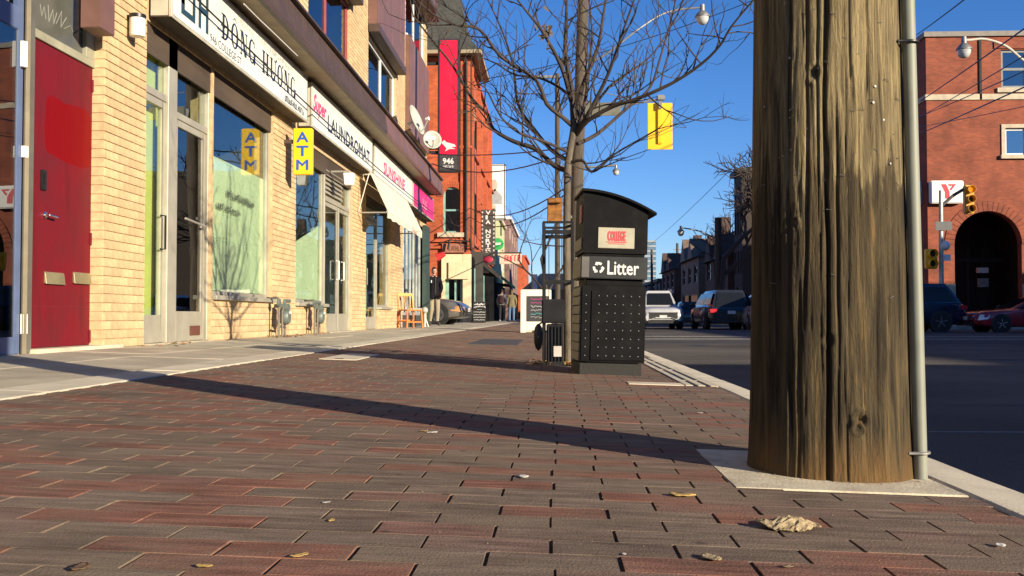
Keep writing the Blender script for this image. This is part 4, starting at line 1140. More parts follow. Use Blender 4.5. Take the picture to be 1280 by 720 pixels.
# yellow ATM blade sign
Ya = 13.45
p0 = on_y(366, 218, Ya); p1 = on_y(390, 160, Ya)
t = thing('atm_sign', 'yellow blade sign with blue ATM letters beside laundromat window', 'sign', (p0.x, Ya, p0.z))
M_yel = pm('sign_yellow', (0.80, 0.52, 0.012), 0.4, var=0.03)
q = MB(); q.box(p0.x, p1.x, Ya, Ya + 0.1, p0.z, p1.z); q.build('box', M_yel, t, bevel=0.008)
hgt = p1.z - p0.z; wd = p1.x - p0.x
for k, c in enumerate('ATM'):
    lettering(c, (p0.x + wd * 0.2, Ya - 0.002, p0.z + hgt * (0.70 - 0.30 * k)), (wd * 0.6, 0, 0), (0, 0, hgt * 0.21), pm('sign_blue', (0.02, 0.09, 0.42), 0.5), t, bold=0.006)
q = MB(); q.bar((FX - 0.02, Ya + 0.05, p0.z + hgt * 0.72), (p0.x, Ya + 0.05, p0.z + hgt * 0.72), 0.05, 0.05); q.build('bracket', M_brown, t)

# beige awning
A0, A1 = 18.6, 23.4
M_canvas = pm('awning_canvas', (0.60, 0.56, 0.47), 0.85, var=0.08, scale=2, bump=0.1, dirt=0.2, dirtcol=(0.35, 0.28, 0.2))
t = thing('awning', 'beige canvas awning sloping out over the shop door below SUNSHINE sign', 'awning', (-3.3, (A0 + A1) / 2, 2.1))
n1 = 14
q = MB(); ra = []; rb = []; rc = []
for k in range(n1 + 1):
    y = A0 + (A1 - A0) * k / n1; sag = 0.012 * math.sin(k * 2.3)
    ra.append((XS + 0.015, y, 3.10)); rb.append((-3.12 + sag, y, 2.36 + sag)); rc.append((-3.125 + sag, y, 2.22 + 0.02 * (k % 2)))
q.loft([ra, rb, rc], closed=False, cap=False)
o = q.build('canvas', M_canvas, t); md = o.modifiers.new('thick', 'SOLIDIFY'); md.thickness = 0.006
for y in (A0 + 0.02, A1 - 0.02):
    q = MB(); q.tube([(FX, y, 2.33), (-3.14, y, 2.33)], 0.014, 6); q.tube([(FX + .02, y, 2.35), (XS, y, 3.08)], 0.012, 6); q.build('arm', M_alu, t)
q = MB(); q.tube([(-3.14, A0, 2.35), (-3.14, A1, 2.35)], 0.014, 6); q.build('front_bar', M_alu, t)
marks((-3.105, (A0 + A1) / 2 + 0.9, 2.245), (0, 0.7, 0), (0, 0, 0.07), 7, pm('faded_pink', (0.6, 0.3, 0.26), 0.7), t, 8)
# lamp at the awning's left
t = thing('flood_lamp', 'small cream flood lamp on a bracket at the left end of the awning', 'lamp', (FX, 16.4, 2.55))
q = MB(); q.tube([(FX, 16.4, 2.78), (FX + 0.3, 16.4, 2.78)], 0.018, 6); q.build('arm', M_alu, t)
q = MB(); q.prism([(-0.07, 0), (0.07, 0), (0.09, 0.2), (-0.09, 0.2)], lambda u, v, w_: (FX + 0.3 + u, w_, 2.55 + v), 16.33, 16.47); q.build('head', M_white, t, bevel=0.01)

# satellite dishes
def dish(c, r, aim, foot, label):
    t = thing('satellite_dish', label, 'satellite dish', foot, group='satellite dishes on the upper wall')
    aim = Vector(aim).normalized(); u = aim.cross(Vector((0, 0, 1))).normalized(); v = u.cross(aim); c = Vector(c)
    q = MB(); rings = []
    for i in range(6):
        s = i / 5; rings.append([c + (u * math.cos(a_) * r * s + v * math.sin(a_) * r * s * 1.08) + aim * (0.16 * r * s * s * 2) for a_ in np.linspace(0, 2 * PI, 24, endpoint=False)])
    q.loft(rings, cap=False); o = q.build('reflector', pm('dish_grey', (0.42, 0.43, 0.38), 0.5), t, smooth=True); md = o.modifiers.new('thick', 'SOLIDIFY'); md.thickness = 0.012
    q = MB(); q.tube([c - v * r * 0.9 + aim * 0.2 * r, c - v * r * 0.75 + aim * r * 0.6, c - v * 0.25 * r + aim * r * 1.1], 0.014, 6); q.build('feed_arm', M_alu, t)
    q = MB(); q.tube([c - v * 0.25 * r + aim * r * 1.15, c - v * 0.2 * r + aim * r * 0.9], [0.05, 0.03], 8); q.build('feed_horn', M_white, t)
    q = MB(); q.tube([c - aim * 0.02, c - aim * 0.12, Vector(foot)], 0.024, 6); q.build('mast', M_alu, t)
dish(on_x(516, 152, -3.25), 0.34, (0.93, -0.22, 0.34), (FX + 0.01, on_x(516, 165, FX).y, on_x(516, 165, FX).z), 'larger grey satellite dish bolted to the upper yellow wall')
dish(on_x(540, 176, -3.2), 0.24, (0.25, -0.92, 0.3), (FX + 0.01, YE - 0.3, on_x(536, 200, FX).z), 'smaller round satellite dish on a bent arm at building corner')

# gas meters
def meter(px, label, flip):
    y = fy(px); x = FX + 0.16
    t = thing('gas_meter', label, 'gas meter', (x, y, GZ), group='gas meters on the shop wall')
    mm = pm('meter_grey', (0.14, 0.17, 0.155), 0.5, 0.2, var=0.15, scale=14); mp_ = pm('meter_pipe', (0.16, 0.14, 0.115), 0.6, 0.3, var=0.2, scale=10)
    s = -1 if flip else 1
    q = MB(); q.tube([(x, y - 0.14, GZ - 0.02), (x, y - 0.14, GZ + 0.46), (x - 0.02, y - 0.13, GZ + 0.50), (FX, y - 0.13, GZ + 0.5)], 0.017, 8); q.build('riser_pipe', mp_, t, smooth=True)
    q = MB(); q.tube([(x + 0.02, y - 0.05, GZ - 0.02), (x + 0.02, y - 0.05, GZ + 0.32), (x + 0.02, y + 0.0, GZ + 0.38)], 0.015, 8); q.build('inlet_pipe', mp_, t, smooth=True)
    q = MB(); q.tube([(x, y + 0.16, GZ - 0.02), (x, y + 0.16, GZ + 0.30)], 0.015, 8); q.build('stand_pipe', mp_, t, smooth=True)
    q = MB(); q.tube([(x, y - 0.14, GZ + 0.14), (x, y + 0.15, GZ + 0.12)], 0.016, 8); q.build('cross_pipe', mp_, t, smooth=True)
    q = MB(); q.lathe([(0.02, -0.07), (0.085, -0.062), (0.105, -0.03), (0.105, 0.03), (0.085, 0.062), (0.02, 0.07)], (x + 0.02, y + 0.07, GZ + 0.26), 'X', 18); bo = q.build('meter_body', mm, t, smooth=True)
    q = MB(); q.box(x + 0.09, x + 0.1, y + 0.04, y + 0.10, GZ + 0.30, GZ + 0.33); q.build('dial', M_white, bo)
    q = MB(); q.box(x - 0.04, x + 0.075, y + 0.0, y + 0.15, GZ + 0.34, GZ + 0.43); q.build('index_box', mm, t, bevel=0.012)
    q = MB(); q.tube([(x + 0.02, y + 0.05, GZ + 0.42), (x + 0.02, y + 0.07, GZ + 0.47), (x + 0.02, y + 0.30 * s, GZ + 0.47)], 0.024, 8); q.build('outlet_elbow', mm, t, smooth=True)
    q = MB(); q.lathe([(0.01, -0.02), (0.055, -0.015), (0.06, 0.0), (0.055, 0.015), (0.01, 0.02)], (x, y - 0.14, GZ + 0.44), 'X', 14); q.build('regulator', mm, t, smooth=True)
meter(337, 'grey gas meter with pipes on pier between shop window and laundromat', False)
meter(383, 'grey gas meter with three pipes under the laundromat window', True)

# ------------------------------------------------------------------ the dark shop left of the red door
nb = thing('corner_shop', 'dark glazed shop with blue metal door frame at the left edge', 'building', (FX, 2.0, GZ))
NY1 = Y0 - 0.005
M_blue = pm('blue_frame', (0.10, 0.14, 0.26), 0.45, var=0.1)
mb = MB(); grid_wall(mb, px_wall, -12, NY1, GZ - 0.3, 8.5, [(-11, fy(24), GZ - 1, 3.0)], FX - 0.25, FX - 0.03)
mb.box(-12, FX - .25, NY1 - .2, NY1, GZ - .3, 8.5); mb.box(-12, FX - .25, -12, -11.8, GZ - .3, 8.5); mb.box(-12, FX - .25, -11.8, NY1 - .2, 8.3, 8.5)
mb.build('wall', pm('dark_render', (0.16, 0.14, 0.115), 0.8, dirt=0.4), nb)
f = MB(); f.box(FX - 0.05, FX + 0.0, fy(19), fy(25), GZ, 3.0); f.box(FX - 0.05, FX - 0.002, fy(-60), fy(19), fz(10, 30), fz(10, 30) + 0.16); f.box(FX - 0.05, FX - 0.002, fy(-60), fy(19), GZ, GZ + 0.12)
fr = f.build('door_frame', M_blue, nb, bevel=0.006)
f = MB(); f.box(FX - 0.02, FX - 0.012, fy(-60), fy(19), GZ + 0.12, fz(10, 30)); f.build('pane', M_glass_dark, fr)
f = MB(); f.box(FX - 0.12, FX - .004, 1.0, fy(-60), GZ, 3.0); f.build('shop_front', pm('front_panel', (0.07, 0.065, 0.06), 0.4), nb)
f = MB(); f.box(FX - 2.5, FX - 2.45, 0, NY1 - .2, GZ, 3.0); f.build('interior', M_int_dark, nb)
for (px, py, h) in ((27, 68, .09), (28, 190, .04), (27, 405, .07)):
    c = on_x(px, py, FX); f = MB(); f.box(FX + 0.001, FX + 0.03, c.y - 0.025, c.y + 0.02, c.z - h, c.z + h); f.tube([(FX + 0.03, c.y, c.z - h), (FX + .03, c.y, c.z + h)], 0.012, 8); f.build('hinge', M_white, nb, bevel=0.003)
f = MB(); f.tube([(FX + 0.02, fy(26.5), GZ), (FX + 0.02, fy(26.5), 3.4)], 0.02, 8); f.build('corner_bead', pm('bead', (0.22, 0.19, 0.13), 0.8, dirt=0.5), nb)
# ------------------------------------------------------------------ litter bin
BW, BD = 0.425, 0.52
bc = on_ground(765, 469); 
bin_ = thing('litter_bin', 'tall black litter bin with curved roof and white Litter lettering', 'litter bin', (bc.x, bc.y, gz(bc.x)), rot=(0, R(1.6), R(4.5)))
M_bin = pm('bin_black', (0.0045, 0.0045, 0.0055), 0.6, spec=0.12, var=0.25, scale=6, bump=0.06, bscale=160, dirt=0.25, dirtcol=(0.024, 0.022, 0.019), dscale=6)
M_bing = pm('bin_grey', (0.024, 0.027, 0.030), 0.5, spec=0.3, var=0.15, scale=6, dirt=0.25, dirtcol=(0.05, 0.047, 0.04), dscale=4)
M_bin_lit_side = pm('bin_lit_side', (0.24, 0.215, 0.155), 0.55, var=0.15, scale=6, dirt=0.3, dirtcol=(0.15, 0.13, 0.09), dscale=5)  # pale tone paints in light reflected from the sunny shop fronts
h = BW / 2
def B(x0, x1, y0, y1, z0, z1, name, mat, par=bin_, bev=0.004):
    q = MB(); q.box(x0, x1, y0, y1, z0, z1); return q.build(name, mat, par, bevel=bev, local=True)
B(-h - 0.005, h - 0.02, 0.0, BD, -0.01, 0.075, 'plinth', pm('bin_plinth', (0.018, 0.018, 0.016), 0.8, dirt=0.4, dirtcol=(.03, .028, .022), bump=.3))
body = B(-h, h, 0.012, BD, 0.08, 0.585, 'body', M_bin)
B(-h, -h + 0.06, -0.004, 0.011, 0.085, 0.58, 'corner_post', M_bin, body)
B(-h + 0.064, h - 0.008, 0.0, 0.011, 0.095, 0.55, 'front_panel', M_bin, body)
riv = MB()
st = bpy.data.meshes.new
q = MB(); q.lathe([(0.0035, 0.0), (0.0032, -0.0025), (0.001, -0.004)], (0, 0, 0), 'Y', 8); rm = q.mesh('rivet', pm('rivet', (0.55, 0.55, 0.52), 0.35, 0.6))
for i in range(6):
    for j in range(8):
        link('rivet', rm, body, loc=(-h + 0.115 + i * 0.053, -0.0005, 0.125 + j * 0.056))
for j in range(8): link('rivet', rm, body, loc=(-h + 0.03, -0.0045, 0.125 + j * 0.056))
for k in range(8):
    z = 0.09 + k * 0.061
    q = MB(); q.prism([(-h - 0.012, z), (-h - 0.001, z), (-h - 0.001, z + 0.054), (-h - 0.008, z + 0.054)], lambda u, v, w: (u, w, v), 0.02, BD - 0.01)
    q.build('side_slat', M_bin_lit_side, body, local=True)
B(-h + 0.03, h - 0.02, 0.03, BD - 0.03, 0.585, 0.63, 'neck', M_bin)
band = B(-h - 0.004, h + 0.004, -0.004, BD, 0.63, 0.775, 'band', M_bing)
B(-h - 0.006, -h + 0.045, -0.007, -0.0045, 0.635, 0.77, 'band_corner', pm('band_edge', (0.11, 0.105, 0.095), 0.5), band)
B(-h - 0.012, -h - 0.0045, 0.0, BD, 0.635, 0.77, 'band_side', M_bin_lit_side, band)
M_wink = pm('white_print', (0.66, 0.66, 0.64), 0.5, var=0.03)
zc = 0.70
lettering('Litter', MW[bin_] @ Vector((-h + 0.165, -0.0062, zc - 0.042)), MW[bin_].to_3x3() @ Vector((0.205, 0, 0)), MW[bin_].to_3x3() @ Vector((0, 0, 0.088)), M_wink, band, bold=0.002)
# three bent arrows of the recycling mark
mb = MB()
for k in range(3):
    a = R(90 + 120 * k)
    def pt(r_, d): return (-h + 0.105 + r_ * math.cos(a + d), -0.0062, zc + r_ * math.sin(a + d))
    for i in range(5):
        d0, d1 = R(-42 + i * 12), R(-42 + (i + 1) * 12)
        mb.add([pt(0.021, d0), pt(0.037, d0), pt(0.037, d1), pt(0.021, d1)], [(0, 1, 2, 3)])
    mb.add([pt(0.014, R(20)), pt(0.044, R(20)), pt(0.030, R(52))], [(0, 1, 2)])
mb.build('recycling_mark', M_wink, band, local=True)
B(-h + 0.015, h - 0.015, 0.01, BD - 0.02, 0.775, 0.795, 'lower_neck', M_bin)
# hood with a roof that curves down to the right
def arc_z(x):                                               # x -h..h
    s = (x + h) / BW
    return 1.21 - 0.012 * s - 0.105 * s * s
pts = [(-h, 0.797)] + [(h, 0.797)] + [(x, arc_z(x) - 0.012) for x in np.linspace(h, -h, 12)]
q = MB(); q.prism(pts, lambda u, v, w: (u, w, v), 0.0, BD); hood = q.build('hood', M_bin, bin_, local=True)
top = [(x, arc_z(min(x, h)) - (0.03 if x > h else 0)) for x in np.linspace(-h - 0.02, h + 0.05, 14)]
top = [(x, 1.21 - 0.012 * ((x + h) / BW) - 0.105 * ((x + h) / BW) ** 2) for x in np.linspace(-h - 0.015, h + 0.052, 14)]
q = MB(); q.prism([(x, z - 0.010) for x, z in top] + [(x, z + 0.006) for x, z in reversed(top)], lambda u, v, w: (u, w, v), -0.03, BD + 0.03); q.build('roof', M_bin, bin_, smooth=True, local=True)
B(-h - 0.010, -h - 0.001, 0.02, BD - 0.02, 0.82, 0.90, 'side_strip', M_bin_lit_side, hood)
B(-h - 0.008, -h - 0.001, 0.06, 0.20, 1.0, 1.12, 'side_notice', pm('notice', (0.35, 0.12, 0.11), 0.6), hood, 0)
cp = B(-0.115, 0.125, -0.006, -0.0005, 0.83, 0.965, 'plate', pm('bin_plate', (0.38, 0.36, 0.27), 0.5), hood, 0.002)
M_cred = pm('college_red', (0.62, 0.07, 0.085), 0.5)
lettering('COLLEGE', MW[bin_] @ Vector((-0.05, -0.0078, 0.880)), MW[bin_].to_3x3() @ Vector((0.115, 0, 0)), MW[bin_].to_3x3() @ Vector((0, 0, 0.062)), M_cred, cp, bold=0.003)
q = MB()
for (a, b, z, hh_) in ((-0.06, 0.075, 0.868, 0.006), (-0.045, 0.06, 0.858, 0.004)): q.box(a, b, -0.0085, -0.0075, z, z + hh_)
q.build('underline', M_cred, cp, local=True)

# ------------------------------------------------------------------ the street tree beside it
M_bark = pm('bark', (0.125, 0.105, 0.078), 0.9, var=0.25, scale=18, stretch=(1, 1, 0.3), bump=0.6, bscale=60)
M_twig = pm('twig', (0.050, 0.036, 0.029), 0.85, var=0.3, scale=8)
TY = 8.0
tb = on_y(710, 456, TY)
tree = thing('street_tree', 'young bare street tree with spreading dark branches behind the litter bin', 'tree', (tb.x, TY, gz(tb.x)))
def zp(zx, zy): return (560 + zx / 3.0, zy / 3.0)
rt = random.Random(11)
def limb_pts(line, dy, y0=TY):
    n = len(line); out = []
    for i, (a, b) in enumerate(line):
        s = i / (n - 1); out.append(on_y(*zp(a, b), y0 + dy * s ** 0.9))
    return out
def smooth_line(p, k=3):
    out = []
    for i in range(len(p) - 1):
        p0, p1, p2, p3 = p[max(i - 1, 0)], p[i], p[i + 1], p[min(i + 2, len(p) - 1)]
        for j in range(k):
            t = j / k
            out.append(0.5 * ((2 * p1) + (p2 - p0) * t + (2 * p0 - 5 * p1 + 4 * p2 - p3) * t * t + (3 * p1 - p0 - 3 * p2 + p3) * t ** 3))
    out.append(p[-1]); return out
tk = [Vector((tb.x, TY, gz(tb.x) - 0.03)), on_y(709.5, 400, TY), on_y(708.5, 320, TY), on_y(709, 245, TY), on_y(710, 205, TY), on_y(716, 168, TY), on_y(718, 150, TY)]
tks = smooth_line(tk, 4)
q = MB(); q.tube(tks, list(np.linspace(0.034, 0.026, len(tks))), 12); q.build('trunk', M_bark, tree, smooth=True)
L = [
 ([(447, 640), (400, 622), (330, 560), (250, 532), (170, 485), (150, 430), (90, 370), (20, 250), (-60, 150), (-130, 60)], 0.016, 0.5),
 ([(465, 470), (430, 440), (370, 390), (330, 300), (200, 215), (120, 112), (20, 92), (-80, 40)], 0.014, -0.4),
 ([(445, 600), (385, 560), (320, 480), (262, 390), (245, 250), (205, 120), (150, 0)], 0.013, 0.8),
 ([(462, 380), (425, 250), (352, 115), (300, 50), (245, -20)], 0.013, -0.6),
 ([(472, 470), (462, 330), (440, 210), (443, 80), (448, -60)], 0.019, 0.1),
 ([(480, 470), (502, 330), (560, 185), (582, 60), (600, -60)], 0.016, 0.5),
 ([(485, 490), (535, 410), (602, 275), (645, 150), (705, -20)], 0.014, -0.5),
 ([(482, 505), (525, 452), (620, 398), (705, 372), (840, 312), (950, 240), (1022, 168), (1062, 100), (1150, -5)], 0.014, -0.8),
 ([(485, 540), (560, 502), (655, 420), (755, 332), (792, 230), (828, 105), (862, -30)], 0.012, 0.7),
 ([(452, 610), (505, 602), (530, 640), (562, 635), (625, 578), (720, 522), (785, 484)], 0.010, -0.3),
 ([(470, 500), (510, 400), (530, 250), (540, 120), (525, -30)], 0.013, 0.9),
 ([(445, 350), (405, 320), (340, 292), (250, 280), (180, 238), (110, 210)], 0.009, 0.3),
 ([(450, 570), (360, 530), (270, 500), (200, 440), (140, 330), (100, 320)], 0.009, -0.7),
 ([(520, 440), (600, 330), (680, 270), (770, 200), (860, 60)], 0.009, 0.2),
]
twigs = MB()
def twig(p, d, length, r, depth):
    n = 4; pts = [p]; cur = Vector(p); dd = Vector(d).normalized()
    for i in range(n):
        dd = (dd + Vector((rt.gauss(0, .16), rt.gauss(0, .16), rt.gauss(0.05, .14)))).normalized()
        cur = cur + dd * length / n; pts.append(cur)
    twigs.tube(pts, list(np.linspace(r, r * 0.45, n + 1)), 5, cap=False)
    if depth > 0:
        for k in range(rt.choice((1, 2, 2, 3))):
            i = rt.randint(1, n); nd = (dd + Vector((rt.gauss(0, .75), rt.gauss(0, .6), rt.gauss(.5, .5)))).normalized()
            twig(pts[i], nd, length * rt.uniform(0.4, 0.75), r * 0.6, depth - 1)
for line, r, dy in L:
    p = smooth_line(limb_pts(line, dy), 3)
    r *= 1.42; q = MB(); q.tube(p, list(np.linspace(r, r * 0.30, len(p))), 8); q.build('limb', M_twig, tree, smooth=True)
    for i in range(3, len(p)):
        if rt.random() < 0.80:
            d = (p[i] - p[i - 1]).normalized(); sd = Vector((rt.gauss(0, 1), rt.gauss(0, .8), rt.gauss(0.75, .7))).normalized()
            twig(p[i], d * 0.5 + sd * 0.8, rt.uniform(0.18, 0.55), r * 0.32 * (1 - 0.6 * i / len(p)) + 0.0024, 2)
o = tag(twigs.build('twigs', M_twig, tree), kind='stuff')
# dead leaf clump caught in the tree
q = MB()
for k in range(26):
    c = on_y(680 + rt.gauss(0, 6), 42 + rt.gauss(0, 9), TY - 0.3); u = Vector((rt.gauss(0, 1), rt.gauss(0, 1), rt.gauss(0, 1))).normalized() * 0.035; v = u.orthogonal().normalized() * 0.02
    q.add([c - u, c + v, c + u, c - v + u * 0.2], [(0, 1, 2, 3)])
tag(q.build('leaf_clump', pm('dead_leaf', (0.10, 0.075, 0.05), 0.9), tree), kind='stuff')

# black frame round the trunk
tg = thing('tree_guard', 'black steel tree guard with ring bars and finned box around the trunk', 'tree guard', (on_y(693, 450, 7.75).x, 7.75, gz(0)))
gx0, gx1 = on_y(679.5, 400, 7.6).x, on_y(716, 400, 7.6).x
gy0, gy1 = 7.72, 8.2
ztop = on_y(690, 279, 7.8).z
for (x, y) in ((gx0, gy0), (gx1, gy0), (gx0, gy1), (gx1, gy1)):
    q = MB(); q.box(x - 0.012, x + 0.012, y - 0.012, y + 0.012, gz(x) - 0.02, ztop); q.build('post', M_black, tg, bevel=0.003, seg=1)
for py in (279, 291, 352):
    z = on_y(690, py, 7.8).z
    q = MB(); t_ = 0.018 if py != 291 else 0.03
    for (a, b) in (((gx0, gy0), (gx1, gy0)), ((gx1, gy0), (gx1, gy1)), ((gx1, gy1), (gx0, gy1)), ((gx0, gy1), (gx0, gy0))):
        q.bar((*a, z), (*b, z), 0.014, t_)
    q.build('ring', M_black, tg)
q = MB(); q.box(gx0 - 0.015, gx0 + 0.165, gy0 - 0.05, gy0 + 0.12, on_y(690, 404, 7.7).z, on_y(690, 374, 7.7).z); q.build('box', M_black, tg, bevel=0.01)
q = MB(); q.box(gx0 + 0.02, gx0 + 0.150, gy0 - 0.02, gy0 + 0.1, gz(0) - 0.01, on_y(690, 405, 7.7).z); fb_ = q.build('lower_cabinet', M_black, tg, bevel=0.006)
for k in range(5):
    x = gx0 + 0.03 + k * 0.026; q = MB(); q.box(x, x + 0.010, gy0 - 0.034, gy0 - 0.0205, gz(0) + 0.03, on_y(690, 408, 7.7).z); q.build('fin', M_black, fb_, bevel=0.002, seg=1)
c = on_y(697, 440, gy0 - 0.04); q = MB(); q.box(c.x - 0.03, c.x + 0.03, gy0 - 0.037, gy0 - 0.0345, c.z - 0.035, c.z + 0.045); q.build('sticker', pm('sticker', (0.55, 0.50, 0.48), 0.6), fb_)
for k in range(3):
    x = gx0 + 0.04 + k * 0.05; q = MB(); q.bar((x, gy0, on_y(690, 374, 7.7).z), (x, gy0, on_y(690, 291, 7.7).z), 0.006, 0.006); q.build('rod', M_black, tg)
c = on_y(673, 421, 7.6)
bag = MB(); bag.lathe([(0.004, -0.105), (0.022, -0.085), (0.034, -0.04), (0.036, 0.03), (0.028, 0.07), (0.012, 0.095), (0.004, 0.1)], c, 'Z', 12)
bg_t = thing('reflector_pod', 'dark rounded pod with pale rim hanging beside the black tree guard', 'pod', (c.x, c.y, c.z - 0.1))
bag.build('shell', pm('pod_dark', (0.045, 0.04, 0.032), 0.5), bg_t, smooth=True)
q = MB(); q.lathe([(0.036, -0.006), (0.0385, 0), (0.036, 0.006)], c + Vector((0, 0, 0.0)), 'X', 4); q.v = [(x, y, c.z + (z - c.z) * 2.4) for x, y, z in q.v]; q.build('rim', pm('pod_rim', (0.28, 0.25, 0.19), 0.5), bg_t)
q = MB(); q.tube([c + Vector((0, 0, .09)), (gx0, gy0, c.z + .12)], 0.007, 6); q.build('hanger', M_black, bg_t)

# ------------------------------------------------------------------ second pole with lamp and signals
M_pole2 = pm('pole_wood_far', (0.085, 0.068, 0.05), 0.9, var=0.25, scale=14, stretch=(1, 1, 0.1), bump=0.5)
QY = 22.0
p0 = on_y(715, 420, QY); p1 = on_y(729, 0, QY); pu = p1 + (p1 - p0) * 0.4
up = thing('utility_pole', 'slim wooden utility pole with lamp arm rising behind the street tree', 'pole', (p0.x, QY, gz(p0.x)))
q = MB(); q.tube([(p0.x, QY, gz(p0.x) - 0.05), tuple(p0), tuple(p1), tuple(pu)], [0.15, 0.148, 0.125, 0.115], 14); q.build('shaft', M_pole2, up, smooth=True)
def lamp_head(mb_par, c, s, par):
    q = MB(); q.lathe([(0.02 * s, 0.20 * s), (0.05 * s, 0.19 * s), (0.055 * s, 0.06 * s), (0.10 * s, 0.02 * s), (0.15 * s, -0.04 * s), (0.155 * s, -0.07 * s), (0.14 * s, -0.075 * s)], c, 'Z', 18); hd = q.build('lamp_hood', M_galv, par, smooth=True)
    q = MB(); q.lathe([(0.135 * s, -0.07 * s), (0.125 * s, -0.15 * s), (0.085 * s, -0.22 * s), (0.02 * s, -0.245 * s)], c, 'Z', 18); q.build('lamp_globe', pm('lamp_glass', (0.5, 0.52, 0.52), 0.12, 0.0, spec=0.9), hd, smooth=True)
c = on_y(878, 17, QY + 0.4)
arm = smooth_line([on_y(731, 82, QY), on_y(760, 66, QY), on_y(800, 35, QY), on_y(835, 15, QY + .3), c + Vector((0, 0, .14))], 5)
q = MB(); q.tube(arm, 0.021, 8); q.build('lamp_arm', M_galv, up, smooth=True)
lamp_head(None, c, 1.05, up)
# mast arm and the yellow signal plate seen from behind
sg = thing('traffic_signal', 'yellow traffic signal backboard hanging from a mast arm against the sky', 'traffic signal', on_y(825, 187, QY))
a0 = on_y(732, 152, QY); a1 = on_y(780, 132, QY); a2 = on_y(826, 124, QY)
q = MB(); q.tube([a0, a1, a2], 0.022, 8); q.tube([on_y(734, 110, QY), on_y(790, 125, QY), a2], 0.010, 6); q.build('mast_arm', M_galv, sg, smooth=True)
q = MB(); c = a2; q.box(c.x - 0.09, c.x + 0.09, QY - 0.06, QY + 0.06, c.z - 0.03, c.z + 0.09); q.build('hanger', M_galv, sg, bevel=0.02)
b0 = on_y(809.5, 187, QY); b1 = on_y(840.5, 128.5, QY)
M_sigy = pm('signal_yellow', (0.85, 0.50, 0.01), 0.45, var=0.03)
q = MB(); q.box(b0.x, b1.x, QY + 0.0, QY + 0.02, b0.z, b1.z); q.build('backboard', M_sigy, sg, bevel=0.008)
M_sigd = pm('signal_ochre', (0.62, 0.30, 0.01), 0.5)
bw = b1.x - b0.x
q = MB(); q.box(b0.x + bw * 0.38, b0.x + bw * 0.62, QY - 0.05, QY - 0.001, b0.z + 0.12, b1.z - 0.14); q.build('housing_back', M_sigy, sg, bevel=0.02)
q = MB(); q.box(b0.x + bw * 0.44, b0.x + bw * 0.56, QY - 0.10, QY - 0.001, b1.z - 0.14, b1.z + 0.02); q.build('bracket', M_galv, sg)
for k in range(3):
    cz = b0.z + (b1.z - b0.z) * (0.22 + 0.28 * k); q = MB(); q.lathe([(0.11, 0.021), (0.13, 0.05), (0.13, 0.18)], ((b0.x + b1.x) / 2, QY, cz), 'Y', 16); q.build('visor', M_sigy, sg, smooth=True)
# street name plate, seen from behind
pl = thing('street_sign', 'grey back of a street name plate on the pole behind tree', 'sign', on_y(733, 145, QY - .15))
b0 = on_y(731, 145, QY - .15); b1 = on_y(776, 128, QY - .15); q = MB(); q.box(b0.x, b1.x, QY - .17, QY - .15, b0.z, b1.z); q.build('plate', pm('plate_back', (0.17, 0.17, 0.13), 0.5, .4), pl, bevel=0.004)
q = MB(); q.box(b0.x - 0.06, b0.x + 0.05, QY - .149, QY - .1, b0.z + .05, b1.z - .05); q.build('clamp', M_galv, pl)
# side of a yellow pedestrian signal, its shade painted in as orange brown
b0 = on_y(684, 278, QY - .3); b1 = on_y(703, 247, QY - .3)
ps = thing('pedestrian_signal', 'yellow signal box toned orange brown for shade, seen from its side, left of the tree trunk', 'traffic signal', tuple(b0))
q = MB(); q.box(b0.x, b1.x, QY - .3, QY - .02, b0.z, b1.z); q.build('housing', pm('signal_shade_orange', (0.27, 0.11, 0.015), 0.5, var=.3, scale=9), ps, bevel=0.015)
q = MB(); q.box(b1.x, p0.x, QY - .16, QY - .1, b0.z + .1, b0.z + .16); q.build('bracket', M_galv, ps)
q = MB(); q.box(b0.x + .02, b1.x - .02, QY - .42, QY - .3, b1.z - .12, b1.z - .02); q.build('visor', pm('signal_shade_orange', (0.42, 0.17, 0.02), 0.5), ps, bevel=0.008)

# ------------------------------------------------------------------ overhead wires
def wire(a, b, sag, r, label, group='overhead wires'):
    a, b = Vector(a), Vector(b); pts = []
    for k in range(13):
        s = k / 12; p = a.lerp(b, s); p.z -= sag * 4 * s * (1 - s); pts.append(p)
    q = MB(); q.tube(pts, r, 5); o = q.build('overhead_wire', M_black)
    return tag(o, label, 'wire', group)
wire(on_y(1215, -8, 14), on_y(1136, 50, 26), 0.02, 0.012, 'overhead wire crossing the sky above the brick corner building')
wire(on_y(1300, 22, 20), on_y(1120, 146, 60), 0.05, 0.02, 'thick dark wire crossing the upper brick wall from right edge')
wire(on_y(1300, 58, 20), on_y(1110, 168, 60), 0.05, 0.014, 'thin wire passing below the upper right window of brick building')
wire(on_y(1300, 80, 20), on_y(1110, 160, 60), 0.08, 0.014, 'thin wire slanting under the stone band of brick building')
wire(on_y(1300, 100, 20), on_y(1110, 184, 60), 0.03, 0.018, 'dark wire slanting down across the brick wall at middle height')
wire(on_y(1300, 129, 22), on_y(1100, 166, 50), 0.05, 0.010, 'pale nearly level wire before the brick corner building')
wire(on_y(935, 190, 40), on_y(790, 322, 140), 0.4, 0.014, 'long wire slanting down the sky left of the near pole')
wire((-3.7, 30, 5.3), on_y(712, 184, QY), 0.1, 0.016, 'upper service wire from the banner sign to the pole')
wire((-3.7, 30, 5.0), on_y(712, 190, QY), 0.35, 0.016, 'drooping service wire from the banner sign to the pole')
wire((-3.8, 45, 5.3), on_y(705, 236, QY + 2), 0.5, 0.018, 'service wire running across the red brick tower front')
wire((-3.8, 45, 4.9), on_y(705, 244, QY + 2), 0.6, 0.018, 'lower drooping service wire across the red brick tower front')
wire(on_y(600, 100, 40), on_y(940, 1, 36), 0.3, 0.014, 'wire running across the top of the sky to the lamp')
